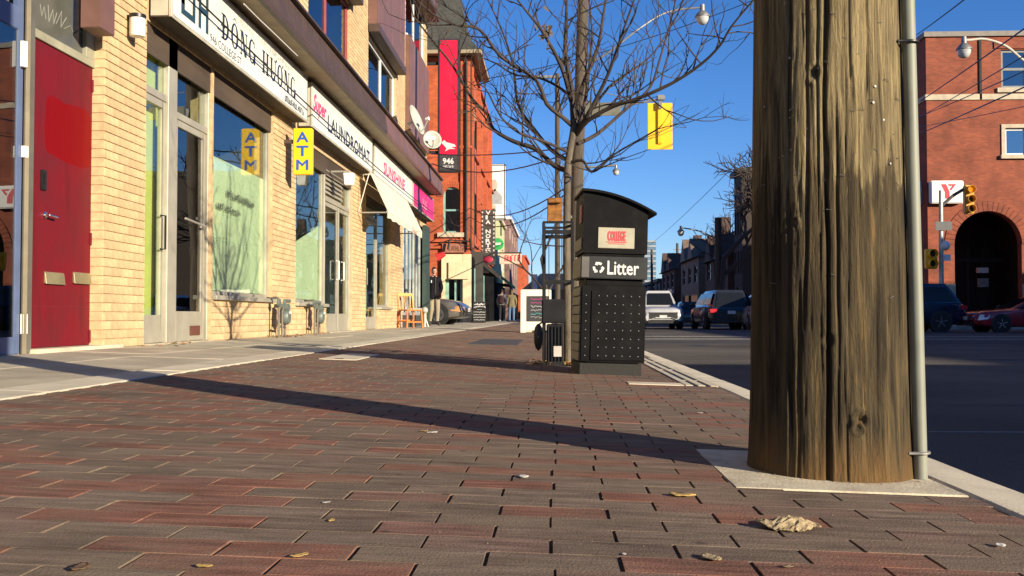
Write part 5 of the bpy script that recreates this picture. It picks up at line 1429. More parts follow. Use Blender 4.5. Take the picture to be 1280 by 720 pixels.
wire(on_y(640, 292, 70), on_y(705, 308, 24), 0.2, 0.02, 'low wire above the distant pink sign')
wire((XS + 0.06, 9.2, 3.42), (XS + 0.06, 28.5, 3.32), 0.12, 0.010, 'black cable added along the shop signs for their shadow line')  # added wire makes the dark shadow line across the sign faces
# ------------------------------------------------------------------ brick material for far walls
def brickmat(name, c1, c2, mortar, axis='XZ', scale=1.0, bl=0.22, bh=0.075):
    m = bpy.data.materials.new(name); m.use_nodes = True
    n = m.node_tree.nodes; l = m.node_tree.links; b = n['Principled BSDF']
    ge = n.new('ShaderNodeNewGeometry'); sp = n.new('ShaderNodeSeparateXYZ'); l.new(ge.outputs['Position'], sp.inputs[0])
    ad = n.new('ShaderNodeMath'); ad.operation = 'ADD'; l.new(sp.outputs['X'], ad.inputs[0]); l.new(sp.outputs['Y'], ad.inputs[1])
    cb = n.new('ShaderNodeCombineXYZ'); l.new(ad.outputs[0], cb.inputs[0]); l.new(sp.outputs['Z'], cb.inputs[1])
    t = n.new('ShaderNodeTexBrick'); t.inputs['Color1'].default_value = (*c1, 1); t.inputs['Color2'].default_value = (*c2, 1); t.inputs['Mortar'].default_value = (*mortar, 1)
    t.inputs['Scale'].default_value = 1.0; t.inputs['Brick Width'].default_value = bl; t.inputs['Row Height'].default_value = bh; t.inputs['Mortar Size'].default_value = 0.008
    l.new(cb.outputs[0], t.inputs['Vector'])
    no = n.new('ShaderNodeTexNoise'); no.inputs['Scale'].default_value = 1.2; no.inputs['Detail'].default_value = 8; l.new(ge.outputs['Position'], no.inputs['Vector'])
    mr = n.new('ShaderNodeMapRange'); mr.inputs[1].default_value = 0.3; mr.inputs[2].default_value = 0.7; mr.inputs[3].default_value = 0.72; mr.inputs[4].default_value = 1.2; l.new(no.outputs['Fac'], mr.inputs[0])
    sc = n.new('ShaderNodeVectorMath'); sc.operation = 'SCALE'; l.new(t.outputs['Color'], sc.inputs[0]); l.new(mr.outputs[0], sc.inputs['Scale'])
    l.new(sc.outputs[0], b.inputs['Base Color']); b.inputs['Roughness'].default_value = 0.9
    return m
M_rbrick = brickmat('red_brick', (0.29, 0.068, 0.032), (0.20, 0.046, 0.024), (0.20, 0.085, 0.05))
M_tbrick = brickmat('tower_brick', (0.50, 0.105, 0.034), (0.36, 0.070, 0.026), (0.28, 0.085, 0.045))
M_dbrick = brickmat('dark_brick', (0.10, 0.055, 0.042), (0.075, 0.042, 0.035), (0.085, 0.065, 0.05))
M_stone = pm('stone_trim', (0.50, 0.43, 0.31), 0.85, var=0.12, scale=3, bump=0.2)
M_slate = pm('slate', (0.058, 0.060, 0.052), 0.75, var=0.25, scale=4, stretch=(1, 1, 3))
M_cream = pm('cream_render', (0.66, 0.56, 0.36), 0.8, var=0.08, dirt=0.2, dirtcol=(0.4, 0.33, 0.2))
M_teal = pm('teal_frame', (0.22, 0.42, 0.36), 0.5)
M_winf = glass('far_window', (0.12, 0.14, 0.15), 0.22)
def pz_front(Y): return lambda u, v, w: (u, Y + w, v)        # wall facing -Y: u=X, v=Z, w=depth
def side(X): return lambda u, v, w: (X - w, u, v)            # wall facing +X: u=Y
def sideL(X): return lambda u, v, w: (X + w, u, v)           # wall facing -X

def far_window(par, mp, u0, u1, z0, z1, fm, gm=None, bars=1, surround=None, depth=0.14):
    t = min(0.13, (u1 - u0) * 0.1)
    q = MB()
    for (a, b, c, d) in ((u0, u0 + t, z0, z1), (u1 - t, u1, z0, z1), (u0 + t, u1 - t, z1 - t, z1), (u0 + t, u1 - t, z0, z0 + t)):
        q.prism([(a, c), (b, c), (b, d), (a, d)], mp, depth - 0.05, depth + 0.03)
    if bars:
        zc_ = (z0 + z1) / 2; q.prism([(u0 + t, zc_ - t / 2), (u1 - t, zc_ - t / 2), (u1 - t, zc_ + t / 2), (u0 + t, zc_ + t / 2)], mp, depth - 0.045, depth + 0.02)
    w = q.build('window', fm, par)
    q = MB(); q.prism([(u0 + t, z0 + t), (u1 - t, z0 + t), (u1 - t, z1 - t), (u0 + t, z1 - t)], mp, depth - 0.01, depth - 0.004); q.build('pane', gm or M_winf, w)
    if surround:
        s = 0.16; q = MB()
        for (a, b, c, d) in ((u0 - s, u0, z0, z1), (u1, u1 + s, z0, z1), (u0 - s, u1 + s, z1, z1 + s)):
            q.prism([(a, c), (b, c), (b, d), (a, d)], mp, -0.05, 0.04)
        q.build('surround', surround, w)
        q = MB(); q.prism([(u0 - s - .06, z0 - 0.16), (u1 + s + .06, z0 - 0.16), (u1 + s + .06, z0), (u0 - s - .06, z0)], mp, -0.14, 0.04); q.build('sill', surround, w)
    return w
def arch_fill(mb, mp, u0, u1, zs, ztop, d0, d1, n=12):
    """solid corners above a round arch springing at zs, below ztop"""
    c = (u0 + u1) / 2; r = (u1 - u0) / 2
    for k in range(2 * n):
        a0, a1 = PI * k / (2 * n), PI * (k + 1) / (2 * n)
        x0, z0_, x1, z1_ = c + r * math.cos(a0), zs + r * math.sin(a0), c + r * math.cos(a1), zs + r * math.sin(a1)
        mb.prism([(x0, z0_), (x0, ztop), (x1, ztop), (x1, z1_)], mp, d0, d1)

# ------------------------------------------------------------------ red brick corner building on the right
YB = 44.0
f0 = pz_front(YB)
def bx(px, py): q = on_y(px, py, YB); return q.x, q.z
xc = bx(1160, 300)[0]; xr = bx(1340, 300)[0]; zt = bx(1200, 46)[1]
ym = thing('brick_corner_building', 'red brick corner building with large dark archway and stone band', 'building', (xc, YB, -0.03))
ax0, ax1 = bx(1193, 300)[0], bx(1277, 300)[0]; ar = (ax1 - ax0) / 2; atop = bx(1235, 264)[1]; azs = atop - ar
w1 = (*[bx(1251, 60)[0], bx(1284, 60)[0]], bx(1260, 110)[1], bx(1260, 62)[1])
w2 = (bx(1256, 160)[0], bx(1284, 160)[0], bx(1260, 194)[1], bx(1260, 160)[1])
XRR = xr + 12
mb = MB(); grid_wall(mb, f0, xc, XRR, -0.05, zt, [(ax0, ax1, -1, atop), w1, w2], 0, 0.4)
arch_fill(mb, f0, ax0, ax1, azs, atop, 0, 0.4)
mb.box(xc, xc + 0.4, YB + .4, YB + 9, -0.05, zt); mb.box(xc + 0.4, XRR, YB + 8.6, YB + 9, -.05, zt); mb.box(XRR - .4, XRR, YB + .4, YB + 8.6, -.05, zt); mb.box(xc + .4, XRR - .4, YB + .4, YB + 8.6, zt - .6, zt - .3)
mb.build('wall', M_rbrick, ym)
zb0, zb1 = bx(1200, 125)[1], bx(1200, 118)[1]
q = MB(); q.box(xc - 0.06, XRR, YB - 0.06, YB - 0.001, zb0, zb1); q.box(xc - 0.06, xc - 0.001, YB - .001, YB + 9, zb0, zb1); q.build('stone_band', M_stone, ym)
q = MB(); q.box(xc - 0.1, XRR, YB - 0.1, YB + 0.45, zt + .002, zt + 0.22); q.box(xc - .1, xc + .45, YB + .45, YB + 9, zt + .002, zt + .22); q.build('coping', pm('coping', (0.24, 0.22, 0.19), 0.8), ym)
zs_ = bx(1175, 355)[1]
for (a, b) in ((xc - 0.08, ax0 - 0.0), (ax1, XRR)):
    q = MB(); q.box(a, b, YB - 0.08, YB - 0.001, -0.05, zs_); q.build('stone_base', M_stone, ym)
# ring of brick voussoirs round the arch
c_ = (ax0 + ax1) / 2
for k in range(24):
    a0, a1 = PI * k / 24 + 0.006, PI * (k + 1) / 24 - 0.006
    q = MB(); q.prism([(c_ + r_ * math.cos(a_), azs + r_ * math.sin(a_)) for r_, a_ in ((ar + 0.01, a0), (ar + 0.42, a0), (ar + 0.42, a1), (ar + 0.01, a1))], f0, -0.035, 0.02); q.build('arch_brick', M_rbrick, ym)
far_window(ym, f0, w1[0], w1[1], w1[2], w1[3], pm('steel_frame', (0.16, 0.17, 0.17), 0.5), bars=1)
q = MB(); q.prism([(w1[0] - .3, w1[3] + 0.05), (XRR - .5, w1[3] + .05), (XRR - .5, w1[3] + .4), (w1[0] - .3, w1[3] + .4)], f0, -0.05, -.002); q.build('lintel', M_rbrick, ym)
q = MB(); q.prism([(w1[0] - .2, w1[2] - .2), (w1[1] + .2, w1[2] - .2), (w1[1] + .2, w1[2]), (w1[0] - .2, w1[2])], f0, -0.1, -.002); q.build('sill', M_stone, ym)
q = MB(); q.prism([(w1[0] - .95, w1[2] - .5), (w1[0] - .85, w1[2] - .5), (w1[0] - .85, w1[3] + .6), (w1[0] - .95, w1[3] + .6)], f0, -0.06, -.002); q.build('downpipe_and_groove_shade', M_dark, ym)
far_window(ym, f0, w2[0], w2[1], w2[2], w2[3], M_white, glass('pale_window', (0.5, 0.55, 0.55), 0.3), bars=0, surround=M_stone)
# recess behind the arch: dark glazed porch
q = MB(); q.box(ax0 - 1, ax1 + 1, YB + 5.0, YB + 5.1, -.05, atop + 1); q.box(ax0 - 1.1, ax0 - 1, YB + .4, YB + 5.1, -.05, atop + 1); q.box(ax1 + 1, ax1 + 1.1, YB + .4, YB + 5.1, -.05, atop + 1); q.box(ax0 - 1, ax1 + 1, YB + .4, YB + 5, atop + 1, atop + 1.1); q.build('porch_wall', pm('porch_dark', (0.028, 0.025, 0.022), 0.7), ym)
for k in range(4):
    x = ax0 + (ax1 - ax0) * (k + 0.5) / 4; q = MB(); q.box(x - 0.05, x + 0.05, YB + 3.0, YB + 3.1, -.05, azs); q.build('porch_mullion', M_dark, ym)
q = MB(); q.box(ax0 - .5, ax1 + .5, YB + 2.95, YB + 3.12, azs - 0.6, azs - 0.45); q.build('porch_transom', M_dark, ym)
q = MB(); a = bx(1253, 335); b = bx(1267, 331); q.box(a[0], b[0], YB + 2.5, YB + 2.7, a[1] - .1, b[1]); q.build('porch_light', pm('porch_lamp', (0.7, 0.7, 0.66), 0.4), ym)
q = MB(); q.box(a[0], b[0], YB + 2.5, YB + 2.6, a[1] - .75, a[1] - .35); q.build('porch_notice', pm('notice_grey', (0.25, 0.25, 0.24), 0.5), ym)
# dark windows of its street side
for k in range(2):
    for z in (5.0, 9.3):
        far_window(ym, lambda u, v, w: (xc - 0.16 + w, u, v), YB + 2 + k * 4.8, YB + 4 + k * 4.8, z, z + 2, M_dark)
# the Y sign
YS = YB - 0.35
a = on_y(1164, 254, YS); b = on_y(1205, 225.5, YS)
ys_ = thing('y_sign', 'white box sign with red letter Y and triangle on the brick corner', 'sign', tuple(a))
q = MB(); q.box(a.x, b.x, YS, YS + 0.3, a.z, b.z); q.build('box', M_white, ys_, bevel=0.04)
Wd, Hd = b.x - a.x, b.z - a.z
def ypt(u, v): return (a.x + Wd * u, YS - 0.006, a.z + Hd * v)
q = MB(); q.add([ypt(*p) for p in ((.30, .84), (.46, .84), (.56, .50), (.56, .20), (.42, .20), (.42, .48))], [(0, 1, 2, 3, 4, 5)]); q.build('red_stroke', pm('y_red', (0.58, 0.02, 0.04), 0.5), ys_)
q = MB(); q.add([ypt(*p) for p in ((.50, .84), (.76, .84), (.60, .54), (.56, .62), (.645, .76), (.55, .76))], [(0, 1, 5), (1, 4, 5), (1, 2, 4), (2, 3, 4)]); q.build('red_triangle', MATS['y_red'], ys_)
a = on_y(1142, 255, YS + 1); b = on_y(1158, 226, YS + 1)
bs = thing('blue_sign', 'pale blue box sign round the shaded corner, half hidden by the conduit', 'sign', tuple(a))
q = MB(); q.box(a.x, b.x, YS + 1, YS + 2.5, a.z, b.z); q.build('box', pm('pale_blue', (0.30, 0.38, 0.5), 0.5), bs, bevel=0.03)
q = MB(); q.box(b.x, xc + .01, YS + 1.2, YS + 1.4, a.z + .3, a.z + .4); q.build('bracket', M_dark, bs)

# signals and lamp at that corner
SY = 38.0
p0 = on_y(1177, 404, SY); p1 = on_y(1176, 238, SY)
sp_ = thing('signal_pole', 'thin pale signal pole with mast arm and yellow heads before the archway', 'traffic signal', (p0.x, SY, -0.17))
q = MB(); q.tube([(p0.x, SY, -0.18), tuple(p1)], [0.10, 0.07], 10); q.build('pole', pm('pale_pole', (0.46, 0.45, 0.40), 0.5, .3), sp_, smooth=True)
q = MB(); q.tube([on_y(1176, 258, SY), on_y(1192, 244, SY), on_y(1214, 231, SY)], 0.06, 8); q.build('mast_arm', pm('arm_dark', (0.09, 0.085, 0.08), 0.5), sp_, smooth=True)
def head(px0, px1, py0, py1, lights, mat, Y=SY - .2):
    a = on_y(px0, py1, Y); b = on_y(px1, py0, Y)
    q = MB(); q.box(a.x, b.x, Y, Y + 0.25, a.z, b.z); hd = q.build('signal_head', mat, sp_, bevel=0.03)
    for k in range(lights):
        cz = a.z + (b.z - a.z) * (k + 0.5) / lights; cx = (a.x + b.x) / 2; r_ = min((b.x - a.x) * 0.42, (b.z - a.z) / lights * 0.42)
        q = MB(); q.lathe([(r_, 0.0), (r_ * 1.05, -0.22), (r_ * 0.98, -0.22), (r_ * 0.9, -0.01)], (cx, Y, cz), 'Y', 12); q.build('visor', mat, hd)
        q = MB(); q.lathe([(r_ * 0.9, -0.004), (r_ * 0.5, -0.03), (0.001, -0.04)], (cx, Y, cz), 'Y', 12); q.build('lens', [M_dark, M_dark, emit('amber_lens', (0.9, 0.4, 0.02), 0.4)][k] if lights == 3 else M_dark, hd)
head(1207, 1218, 231, 267, 3, M_sigd)
head(1158, 1172, 311, 336, 2, M_sigy)
q = MB(); q.ell(on_y(1181, 307, SY), (0.19, 0.19, 0.19)); q.build('globe', M_white, sp_, smooth=True)
a = on_y(1179, 326, SY - .1); b = on_y(1188, 318, SY - .1); q = MB(); q.box(a.x, b.x, SY - .12, SY - .1, a.z, b.z); q.build('small_sign', M_white, sp_)
a = on_y(1169, 288, SY - .1); b = on_y(1190, 277, SY - .1); q = MB(); q.box(a.x, b.x, SY - .12, SY - .1, a.z, b.z); q.build('name_plate', pm('plate_grey', (0.09, 0.09, 0.095), 0.5), sp_)
c = on_y(1205, 58, 36)
lp_ = thing('street_lamp', 'grey street lamp with curved pale arm in front of upper brick wall', 'street lamp', (on_y(1330, 400, 36).x, 36, -0.17))
arm = smooth_line([c + Vector((0, 0, .22)), on_y(1213, 50, 36), on_y(1232, 49, 36), on_y(1258, 58, 36), on_y(1283, 78, 36), on_y(1330, 105, 36)], 4)
q = MB(); q.tube(arm, 0.045, 8); q.build('lamp_arm', pm('arm_cream', (0.6, 0.55, 0.45), 0.5), lp_, smooth=True)
q = MB(); q.tube([(on_y(1330, 400, 36).x, 36, -.18), tuple(on_y(1330, 60, 36))], [0.15, 0.1], 10); q.build('pole', M_pole2, lp_, smooth=True)
lamp_head(None, c, 1.75, lp_)

# ------------------------------------------------------------------ unseen buildings across the street, placed and sized to shade the road
def opposite(name, label, x0, x1, y0, y1, z1, mat):
    t = thing(name, label, 'building', (x0, (y0 + y1) / 2, -0.03))
    hs = [(y0 + 1 + k * 4.2, y0 + 4.2 + k * 4.2, 0.5, 2.5) for k in range(int((y1 - y0 - 2) / 4.2))]
    mp = lambda u, v, w: (x0 + w, u, v)
    mb = MB(); grid_wall(mb, mp, y0, y1, -.05, z1, hs, 0, 0.3); mb.box(x0 + .3, x1, y1 - .3, y1, -.05, z1); mb.box(x0 + .3, x1, y0, y0 + .3, -.05, z1); mb.box(x0 + .3, x1, y0 + .3, y1 - .3, z1 - .5, z1 - .3); mb.box(x1, x1 + .3, y0, y1, -.05, z1)
    mb.build('wall', mat, t)
    q = MB(); q.box(x0 - .1, x1, y0, y1, z1 + .002, z1 + .12); q.build('coping', M_stone, t)
    for hh_ in hs: far_window(t, mp, *hh_, M_dark, bars=0)
    return t
L1 = (16.2 - 1.25) / 0.755
H1 = ROAD_Z + L1 * math.tan(SUN_EL)
opposite('shading_store', 'low dark brick store across the street, out of view, sized to shade the road', 16.2, 30, -45, 11.2 - 0.655 * L1, H1, M_dbrick)
opposite('shading_hall', 'unseen tall dark brick hall added to shade the road and cars', 30, 46, -24, 27, 8.9, M_dbrick)
opposite('shading_annex', 'unseen low brick annex added to shade the far corner', 30, 42, 27.2, 40, 5.7, M_dbrick)

# ------------------------------------------------------------------ red tower building on the left
YT = 45.0
ft = pz_front(YT)
def tx(px, py): q = on_y(px, py, YT); return q.x, q.z
txr = tx(586, 300)[0]; txl = -12.0; tz = tx(590, 66)[1]
tw = thing('red_tower_house', 'orange red brick corner house with arched window and steep slate turret', 'building', (txr, YT, GZ))
wa = (tx(554, 300)[0], tx(577, 300)[0], tx(560, 291)[1], tx(560, 234)[1]); wr = (wa[1] - wa[0]) / 2
d0 = (tx(557, 300)[0], tx(579, 300)[0], -1, tx(560, 349)[1])
mb = MB(); grid_wall(mb, ft, txl, txr, -0.2, tz, [wa, d0], 0, 0.4); arch_fill(mb, ft, wa[0], wa[1], wa[3] - wr, wa[3], 0, .4)
mp = side(txr)
YTE = 62.0
sh = [(YT + 3.2 + k * 4.0, YT + 4.6 + k * 4.0, z, z + 2.0) for k in range(3) for z in (4.4, 8.6)]
grid_wall(mb, mp, YT + .4, YTE, -0.2, tz - .3, sh, 0.001, 0.4)
mb.box(txl, txr - .4, YTE - .4, YTE, -.2, tz - .3); mb.box(txl, txr - .4, YT + .4, YTE - .4, tz - .9, tz - .6)
mb.build('wall', M_tbrick, tw)
q = MB(); q.box(wa[0] - .5, wa[1] + .5, YT + 1.0, YT + 1.1, 3, 9); q.box(d0[0] - .8, d0[1] + .8, YT + 1.4, YT + 1.5, -.1, 3.4); q.build('interior', M_int_dark, tw)
w_ = far_window(tw, ft, *wa, M_teal, glass('arch_glass', (0.3, 0.38, 0.38), 0.3))
for k in range(16):
    a0, a1 = PI * k / 16 + 0.01, PI * (k + 1) / 16 - 0.01; cx = (wa[0] + wa[1]) / 2; cz = wa[3] - wr
    q = MB(); q.prism([(cx + r_ * math.cos(a_), cz + r_ * math.sin(a_)) for r_, a_ in ((wr + .005, a0), (wr + .28, a0), (wr + .28, a1), (wr + .005, a1))], ft, -.04, .02); q.build('arch_brick', M_tbrick, tw)
q = MB(); q.box(wa[0] - .25, wa[1] + .25, YT - .15, YT - .001, wa[2] - .2, wa[2]); q.build('sill', M_stone, tw)
for hh_ in sh: far_window(tw, mp, *hh_, M_teal)
# pilasters with grooves at the corner, corbel bands
for px in (585, 579):
    x = tx(px, 300)[0]; q = MB(); q.box(x - .12, x + .10, YT - .10, YT - .001, 3.6, tz - .4); q.build('pilaster', M_tbrick, tw)
for k in range(4):
    y = YT + 0.5 + k * 4.4; q = MB(); q.box(txr + .002, txr + .16, y, y + .35, 3.5, tz - .5); q.build('pilaster', M_tbrick, tw)
for z in (3.45, 3.75, 8.0, tz - .35):
    q = MB(); q.box(txl, txr + .12, YT - .13, YT - .002, z, z + .12); q.box(txr + .003, txr + .12, YT - .002, YTE, z, z + .12); q.build('string_course', M_tbrick, tw)
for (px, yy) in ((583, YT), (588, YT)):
    x = tx(px, 300)[0]; q = MB(); q.tube([(min(x, txr + .14), YT - .16 + (.3 if px > 586 else 0), 3.6), (min(x, txr + .14), YT - .16 + (.3 if px > 586 else 0), tz - .2)], .06, 6); q.build('downpipe_and_groove_shade', M_dark, tw)  # dark tubes standing in for the shade in the corner grooves
# flared slate roof
ax_, ay_ = txr - 2.2, YT + 2.2
prof = [(2.75, 0.0), (2.35, 0.5), (1.95, 1.6), (1.35, 4.2), (0.6, 7.6), (0.02, 9.6)]
q = MB(); q.loft([[(ax_ + s * cx, ay_ + s * cy, tz + hgt_) for cx, cy in ((-1, -1), (1, -1), (1, 1), (-1, 1))] for s, hgt_ in prof]); rf = q.build('roof', M_slate, tw)
q = MB(); q.box(ax_ - 2.8, ax_ + 2.8, ay_ - 2.8, ay_ + 2.8, tz - .16, tz - .002); q.build('eaves', pm('eaves_tan', (0.33, 0.27, 0.18), 0.8), rf)
# cream shop front at its foot
cz0, cz1 = tx(560, 349)[1], tx(560, 318)[1]
q = MB(); q.box(tx(553, 0)[0], d0[0] - .002, YT - .18, YT - .002, -.1, cz1); q.build('pier', M_cream, tw)
q = MB(); q.box(d0[1] + .002, txr + .12, YT - .18, YT - .002, -.1, cz1); q.build('pier', M_cream, tw)
q = MB(); q.box(tx(562, 0)[0], txr + .02, YT - .26, YT - .182, cz0, tx(560, 328)[1]); q.build('cream_board', M_cream, tw)
q = MB(); q.box(d0[0], d0[1], YT - .17, YT - .002, cz0, cz1 - .002); q.build('lintel', M_cream, tw)
q = MB(); q.box(txr + .003, txr + .16, YT + .1, YTE, -.1, cz1 - .1); q.build('shop_front', pm('shopfront_dark', (0.010, 0.0095, 0.009), 0.85, spec=0.06), tw)
dd = MB(); 
for a, b in ((d0[0], d0[0] + .14), (d0[1] - .14, d0[1]), ((d0[0] + d0[1]) / 2 + .0, (d0[0] + d0[1]) / 2 + .12)): dd.box(a, b, YT + .1, YT + .2, -.1, d0[3])
dd = dd.build('door_frame', M_teal, tw); q = MB(); q.box(d0[0] + .14, d0[1] - .14, YT + .14, YT + .15, -.1, d0[3]); q.build('pane', M_glass_dark, dd)
for k in range(3):
    y = YT + 1 + k * 3; q = MB(); q.box(txr + .165, txr + .2, y, y + .3, -.1, 2.6); q.build('teal_post', M_teal, tw)
# wrought brackets and small canopy under the window
q = MB(); q.tube([tx(552, 300) and on_y(548, 305, YT - .3), on_y(562, 300, YT - .4), on_y(590, 302, YT - .4)], 0.03, 5); q.tube([on_y(562, 300, YT - .4), on_y(560, 312, YT - .4)], 0.05, 5); q.tube([on_y(588, 298, YT - .4), on_y(589, 312, YT - .4)], 0.07, 6); q.build('bracket', M_dark, tw)
q = MB(); q.box(on_y(554, 0, YT).x, txr - .1, YT - .2, YT - .135, tx(560, 316)[1], tx(560, 305)[1]); q.build('sign_board', pm('faded_red', (0.34, 0.14, 0.09), 0.7), tw)
marks((on_y(562, 0, YT).x, YT - .205, tx(560, 314)[1]), (0.85, 0, 0), (0, 0, .22), 8, pm('sign_dark', (0.15, 0.06, 0.04), 0.7), tw, 9)
q = MB(); a = on_y(546, 322, YT - 2); q.tube([a, on_y(556, 317, YT - 2)], [0.18, 0.1], 8); q.build('small_red_sign', pm('small_sign_red', (0.5, 0.03, 0.03), .4), tw)  # small red sign, shaped as a stubby tube

# dark recessed house between row and tower
t = thing('set_back_house', 'dark narrow house set back between yellow row and red tower', 'building', (-9, 42, GZ))
q = MB(); q.box(-12, -5.9, 40, 44.5, -.2, 13.5); q.build('wall', M_dbrick, t)
q = MB(); q.box(-12.1, -5.8, 39.9, 44.6, 13.502, 13.7); q.build('roof', M_slate, t)
far_window(t, lambda u, v, w: (u, 39.86 + w, v), -7.2, -6.2, 8.5, 9.6, M_stone)

# red banner blade sign
YR = 31.0
a = on_y(547, 215, YR); b = on_y(574, 48, YR)
bn = thing('banner_sign', 'tall red vertical banner sign in black frame projecting before the tower', 'sign', tuple(a))
M_bred = pm('banner_red', (0.70, 0.006, 0.045), 0.45, var=0.03)
zm = on_y(560, 193, YR).z
q = MB(); q.box(a.x, b.x, YR, YR + .25, a.z, b.z); q.build('case', pm('case_black', (0.03, 0.028, 0.035), .5), bn, bevel=0.02)
q = MB(); q.box(a.x + .06, b.x - .06, YR - .015, YR - .001, zm, b.z - .06); q.build('red_panel', M_bred, bn)
q = MB(); q.box(a.x + .06, b.x - .06, YR - .015, YR - .001, a.z + .06, zm - .002); q.build('black_panel', pm('panel_grey', (0.05, 0.045, 0.05), .5), bn)
lettering('946', (a.x + .17, YR - .018, zm - .30), (b.x - a.x - .34, 0, 0), (0, 0, .18), M_wink, bn, bold=.008)
marks((a.x + .17, YR - .018, zm - .42), (b.x - a.x - .34, 0, 0), (0, 0, .08), 7, M_wink, bn, 10)
W_ = b.x - a.x
q = MB(); q.add([(a.x + W_ * u, YR - .018, zm + .42 * v + .05) for u, v in ((.18, .75), (.3, .95), (.42, .78), (.8, .62), (.86, .45), (.62, .42), (.84, .28), (.55, .28), (.35, .1), (.42, .32), (.3, .55))], [tuple(range(11))]); q.build('emblem', M_wink, bn)
for z in (a.z + .6, b.z - .8):
    q = MB(); q.box(FX - 1.0, a.x, YR + .08, YR + .16, z, z + .08); q.build('bracket', M_dark, bn)

# ------------------------------------------------------------------ far left row
def row_house(name, label, y0, y1, x, z1, mat, wins, fm, trim=None, shop=None):
    t = thing(name, label, 'building', (x, (y0 + y1) / 2, 0.1))
    mp = side(x); hs = []
    for r_ in wins:
        n = r_[2]; w = (y1 - y0) / n
        for k in range(n): hs.append((y0 + w * (k + .25), y0 + w * (k + .75), r_[0], r_[1]))
    mb = MB(); grid_wall(mb, mp, y0, y1, -.2, z1, hs, 0, .3); mb.box(x - 8, x - .3, y0, y0 + .3, -.2, z1); mb.box(x - 8, x - .3, y1 - .3, y1, -.2, z1); mb.box(x - 8, x - .3, y0 + .3, y1 - .3, z1 - .4, z1 - .2)
    mb.build('wall', mat, t)
    for h_ in hs: far_window(t, mp, *h_, fm)
    q = MB(); q.box(x - .3, x + .18, y0, y1, z1 + .002, z1 + .25); q.build('cornice', trim or mat, t)
    if shop:
        q = MB(); q.box(x + .002, x + .05, y0 + .3, y1 - .3, .1, 2.6); q.build('shop_front', shop, t)
    return t
M_gpaint = pm('green_render', (0.46, 0.48, 0.27), 0.8, var=0.1)
M_pbrick = brickmat('purple_brick', (0.22, 0.12, 0.11), (0.18, 0.10, 0.09), (0.2, 0.15, 0.12))
row_house('green_shop_house', 'pale green rendered shop house beyond the red tower', 62.4, 78, -3.9, on_y(625, 268, 66).z, M_gpaint, [(3.8, 5.4, 3)], M_white, M_stone, pm('shopfront_dark', (0.010, 0.0095, 0.009), 0.85, spec=0.06))
row_house('purple_brick_house', 'tall purple brown brick house farther down the left side', 84, 104, -3.8, on_y(640, 282, 90).z, M_pbrick, [(4, 5.8, 4), (7, 8.2, 4)], M_white, pm('white_cornice', (0.7, 0.7, 0.68), .6), pm('shopfront_dark', (0.010, 0.0095, 0.009), 0.85, spec=0.06))
row_house('orange_brick_house', 'low orange brick house at the far end of left side', 108, 124, -3.2, on_y(660, 323, 110).z, M_tbrick, [(3.5, 5.0, 3)], M_white)
t = thing('gabled_pavilion', 'pale grey gabled roof building at the far end behind white board', 'building', (0.0, 70, 0))
q = MB(); pk = on_y(676, 342, 68); l0 = on_y(652, 362, 68); 
q.prism([(l0.x, l0.z), (pk.x, pk.z), (pk.x + 2.2, pk.z), (pk.x + 2.2, l0.z)], lambda u, v, w: (u, w, v), 68, 74); q.build('roof', pm('grey_green_roof', (0.30, 0.34, 0.30), .7), t)
q = MB(); q.box(l0.x + .1, pk.x + 2.1, 68.2, 73.8, 0, l0.z - .002); q.build('wall', pm('pavilion_dark', (0.07, 0.075, 0.07), .8), t)
q = MB(); c = on_y(668, 400, 67.5); q.tube([(c.x, 67.5, 0), (c.x, 67.5, on_y(668, 343, 67.5).z)], 0.22, 10); q.build('column', M_white, t, smooth=True)
# blade sign, billboard, round sign, fascia signs
YV = 52.0
a = on_y(601, 331, YV); b = on_y(619, 262, YV)
vs_ = thing('vertical_sign', 'dark vertical sign with white VIA NORTE letters', 'sign', tuple(a))
q = MB(); q.box(a.x, b.x, YV, YV + .2, a.z, b.z); q.build('case', pm('case_dark', (0.05, 0.05, 0.045), .5), vs_, bevel=.02)
H_ = b.z - a.z
for k, ch in enumerate('VIA NORTE'):
    if ch != ' ': lettering(ch, (a.x + .26, YV - .004, b.z - H_ * (.09 + .085 * k)), ((b.x - a.x) * .32 * (.35 if ch == 'I' else 1), 0, 0), (0, 0, H_ * .068), M_wink, vs_, bold=.01)
q = MB(); q.ell(((a.x + b.x) / 2, YV - .02, a.z + .28), (.27, .03, .17)); q.build('red_emblem', pm('emblem_red', (.5, .03, .08), .5), vs_)
for s_ in (0.06, 0.86):
    for k in range(11): q = MB(); q.box(a.x + (b.x - a.x) * s_, a.x + (b.x - a.x) * (s_ + .1), YV - .006, YV - .002, b.z - .2 - k * .22, b.z - .1 - k * .22); q.build('edge_mark', M_greyink, vs_)
q = MB(); q.box(-4.3, a.x, YV + .05, YV + .12, b.z - .3, b.z - .2); q.box(-4.3, a.x, YV + .05, YV + .12, a.z + .2, a.z + .3); q.build('bracket', M_dark, vs_)
YW = 64.0
a = on_y(609, 275, YW); b = on_y(632, 205, YW)
bb = thing('billboard', 'white rounded billboard with faded portrait above the green house', 'billboard', (b.x - .3, YW, a.z - .9))
q = MB(); q.box(a.x, b.x, YW, YW + .25, a.z, b.z); q.build('panel', M_white, bb, bevel=.11, seg=4)
q = MB(); q.box(a.x - .03, b.x + .03, YW + .06, YW + .2, a.z - .03, b.z + .03); q.build('rim', pm('rim_dark', (.08, .08, .08), .5), bb, bevel=.12, seg=4)
W_, H_ = b.x - a.x, b.z - a.z
def bp_(u, v): return (a.x + W_ * u, YW - .004, a.z + H_ * v)
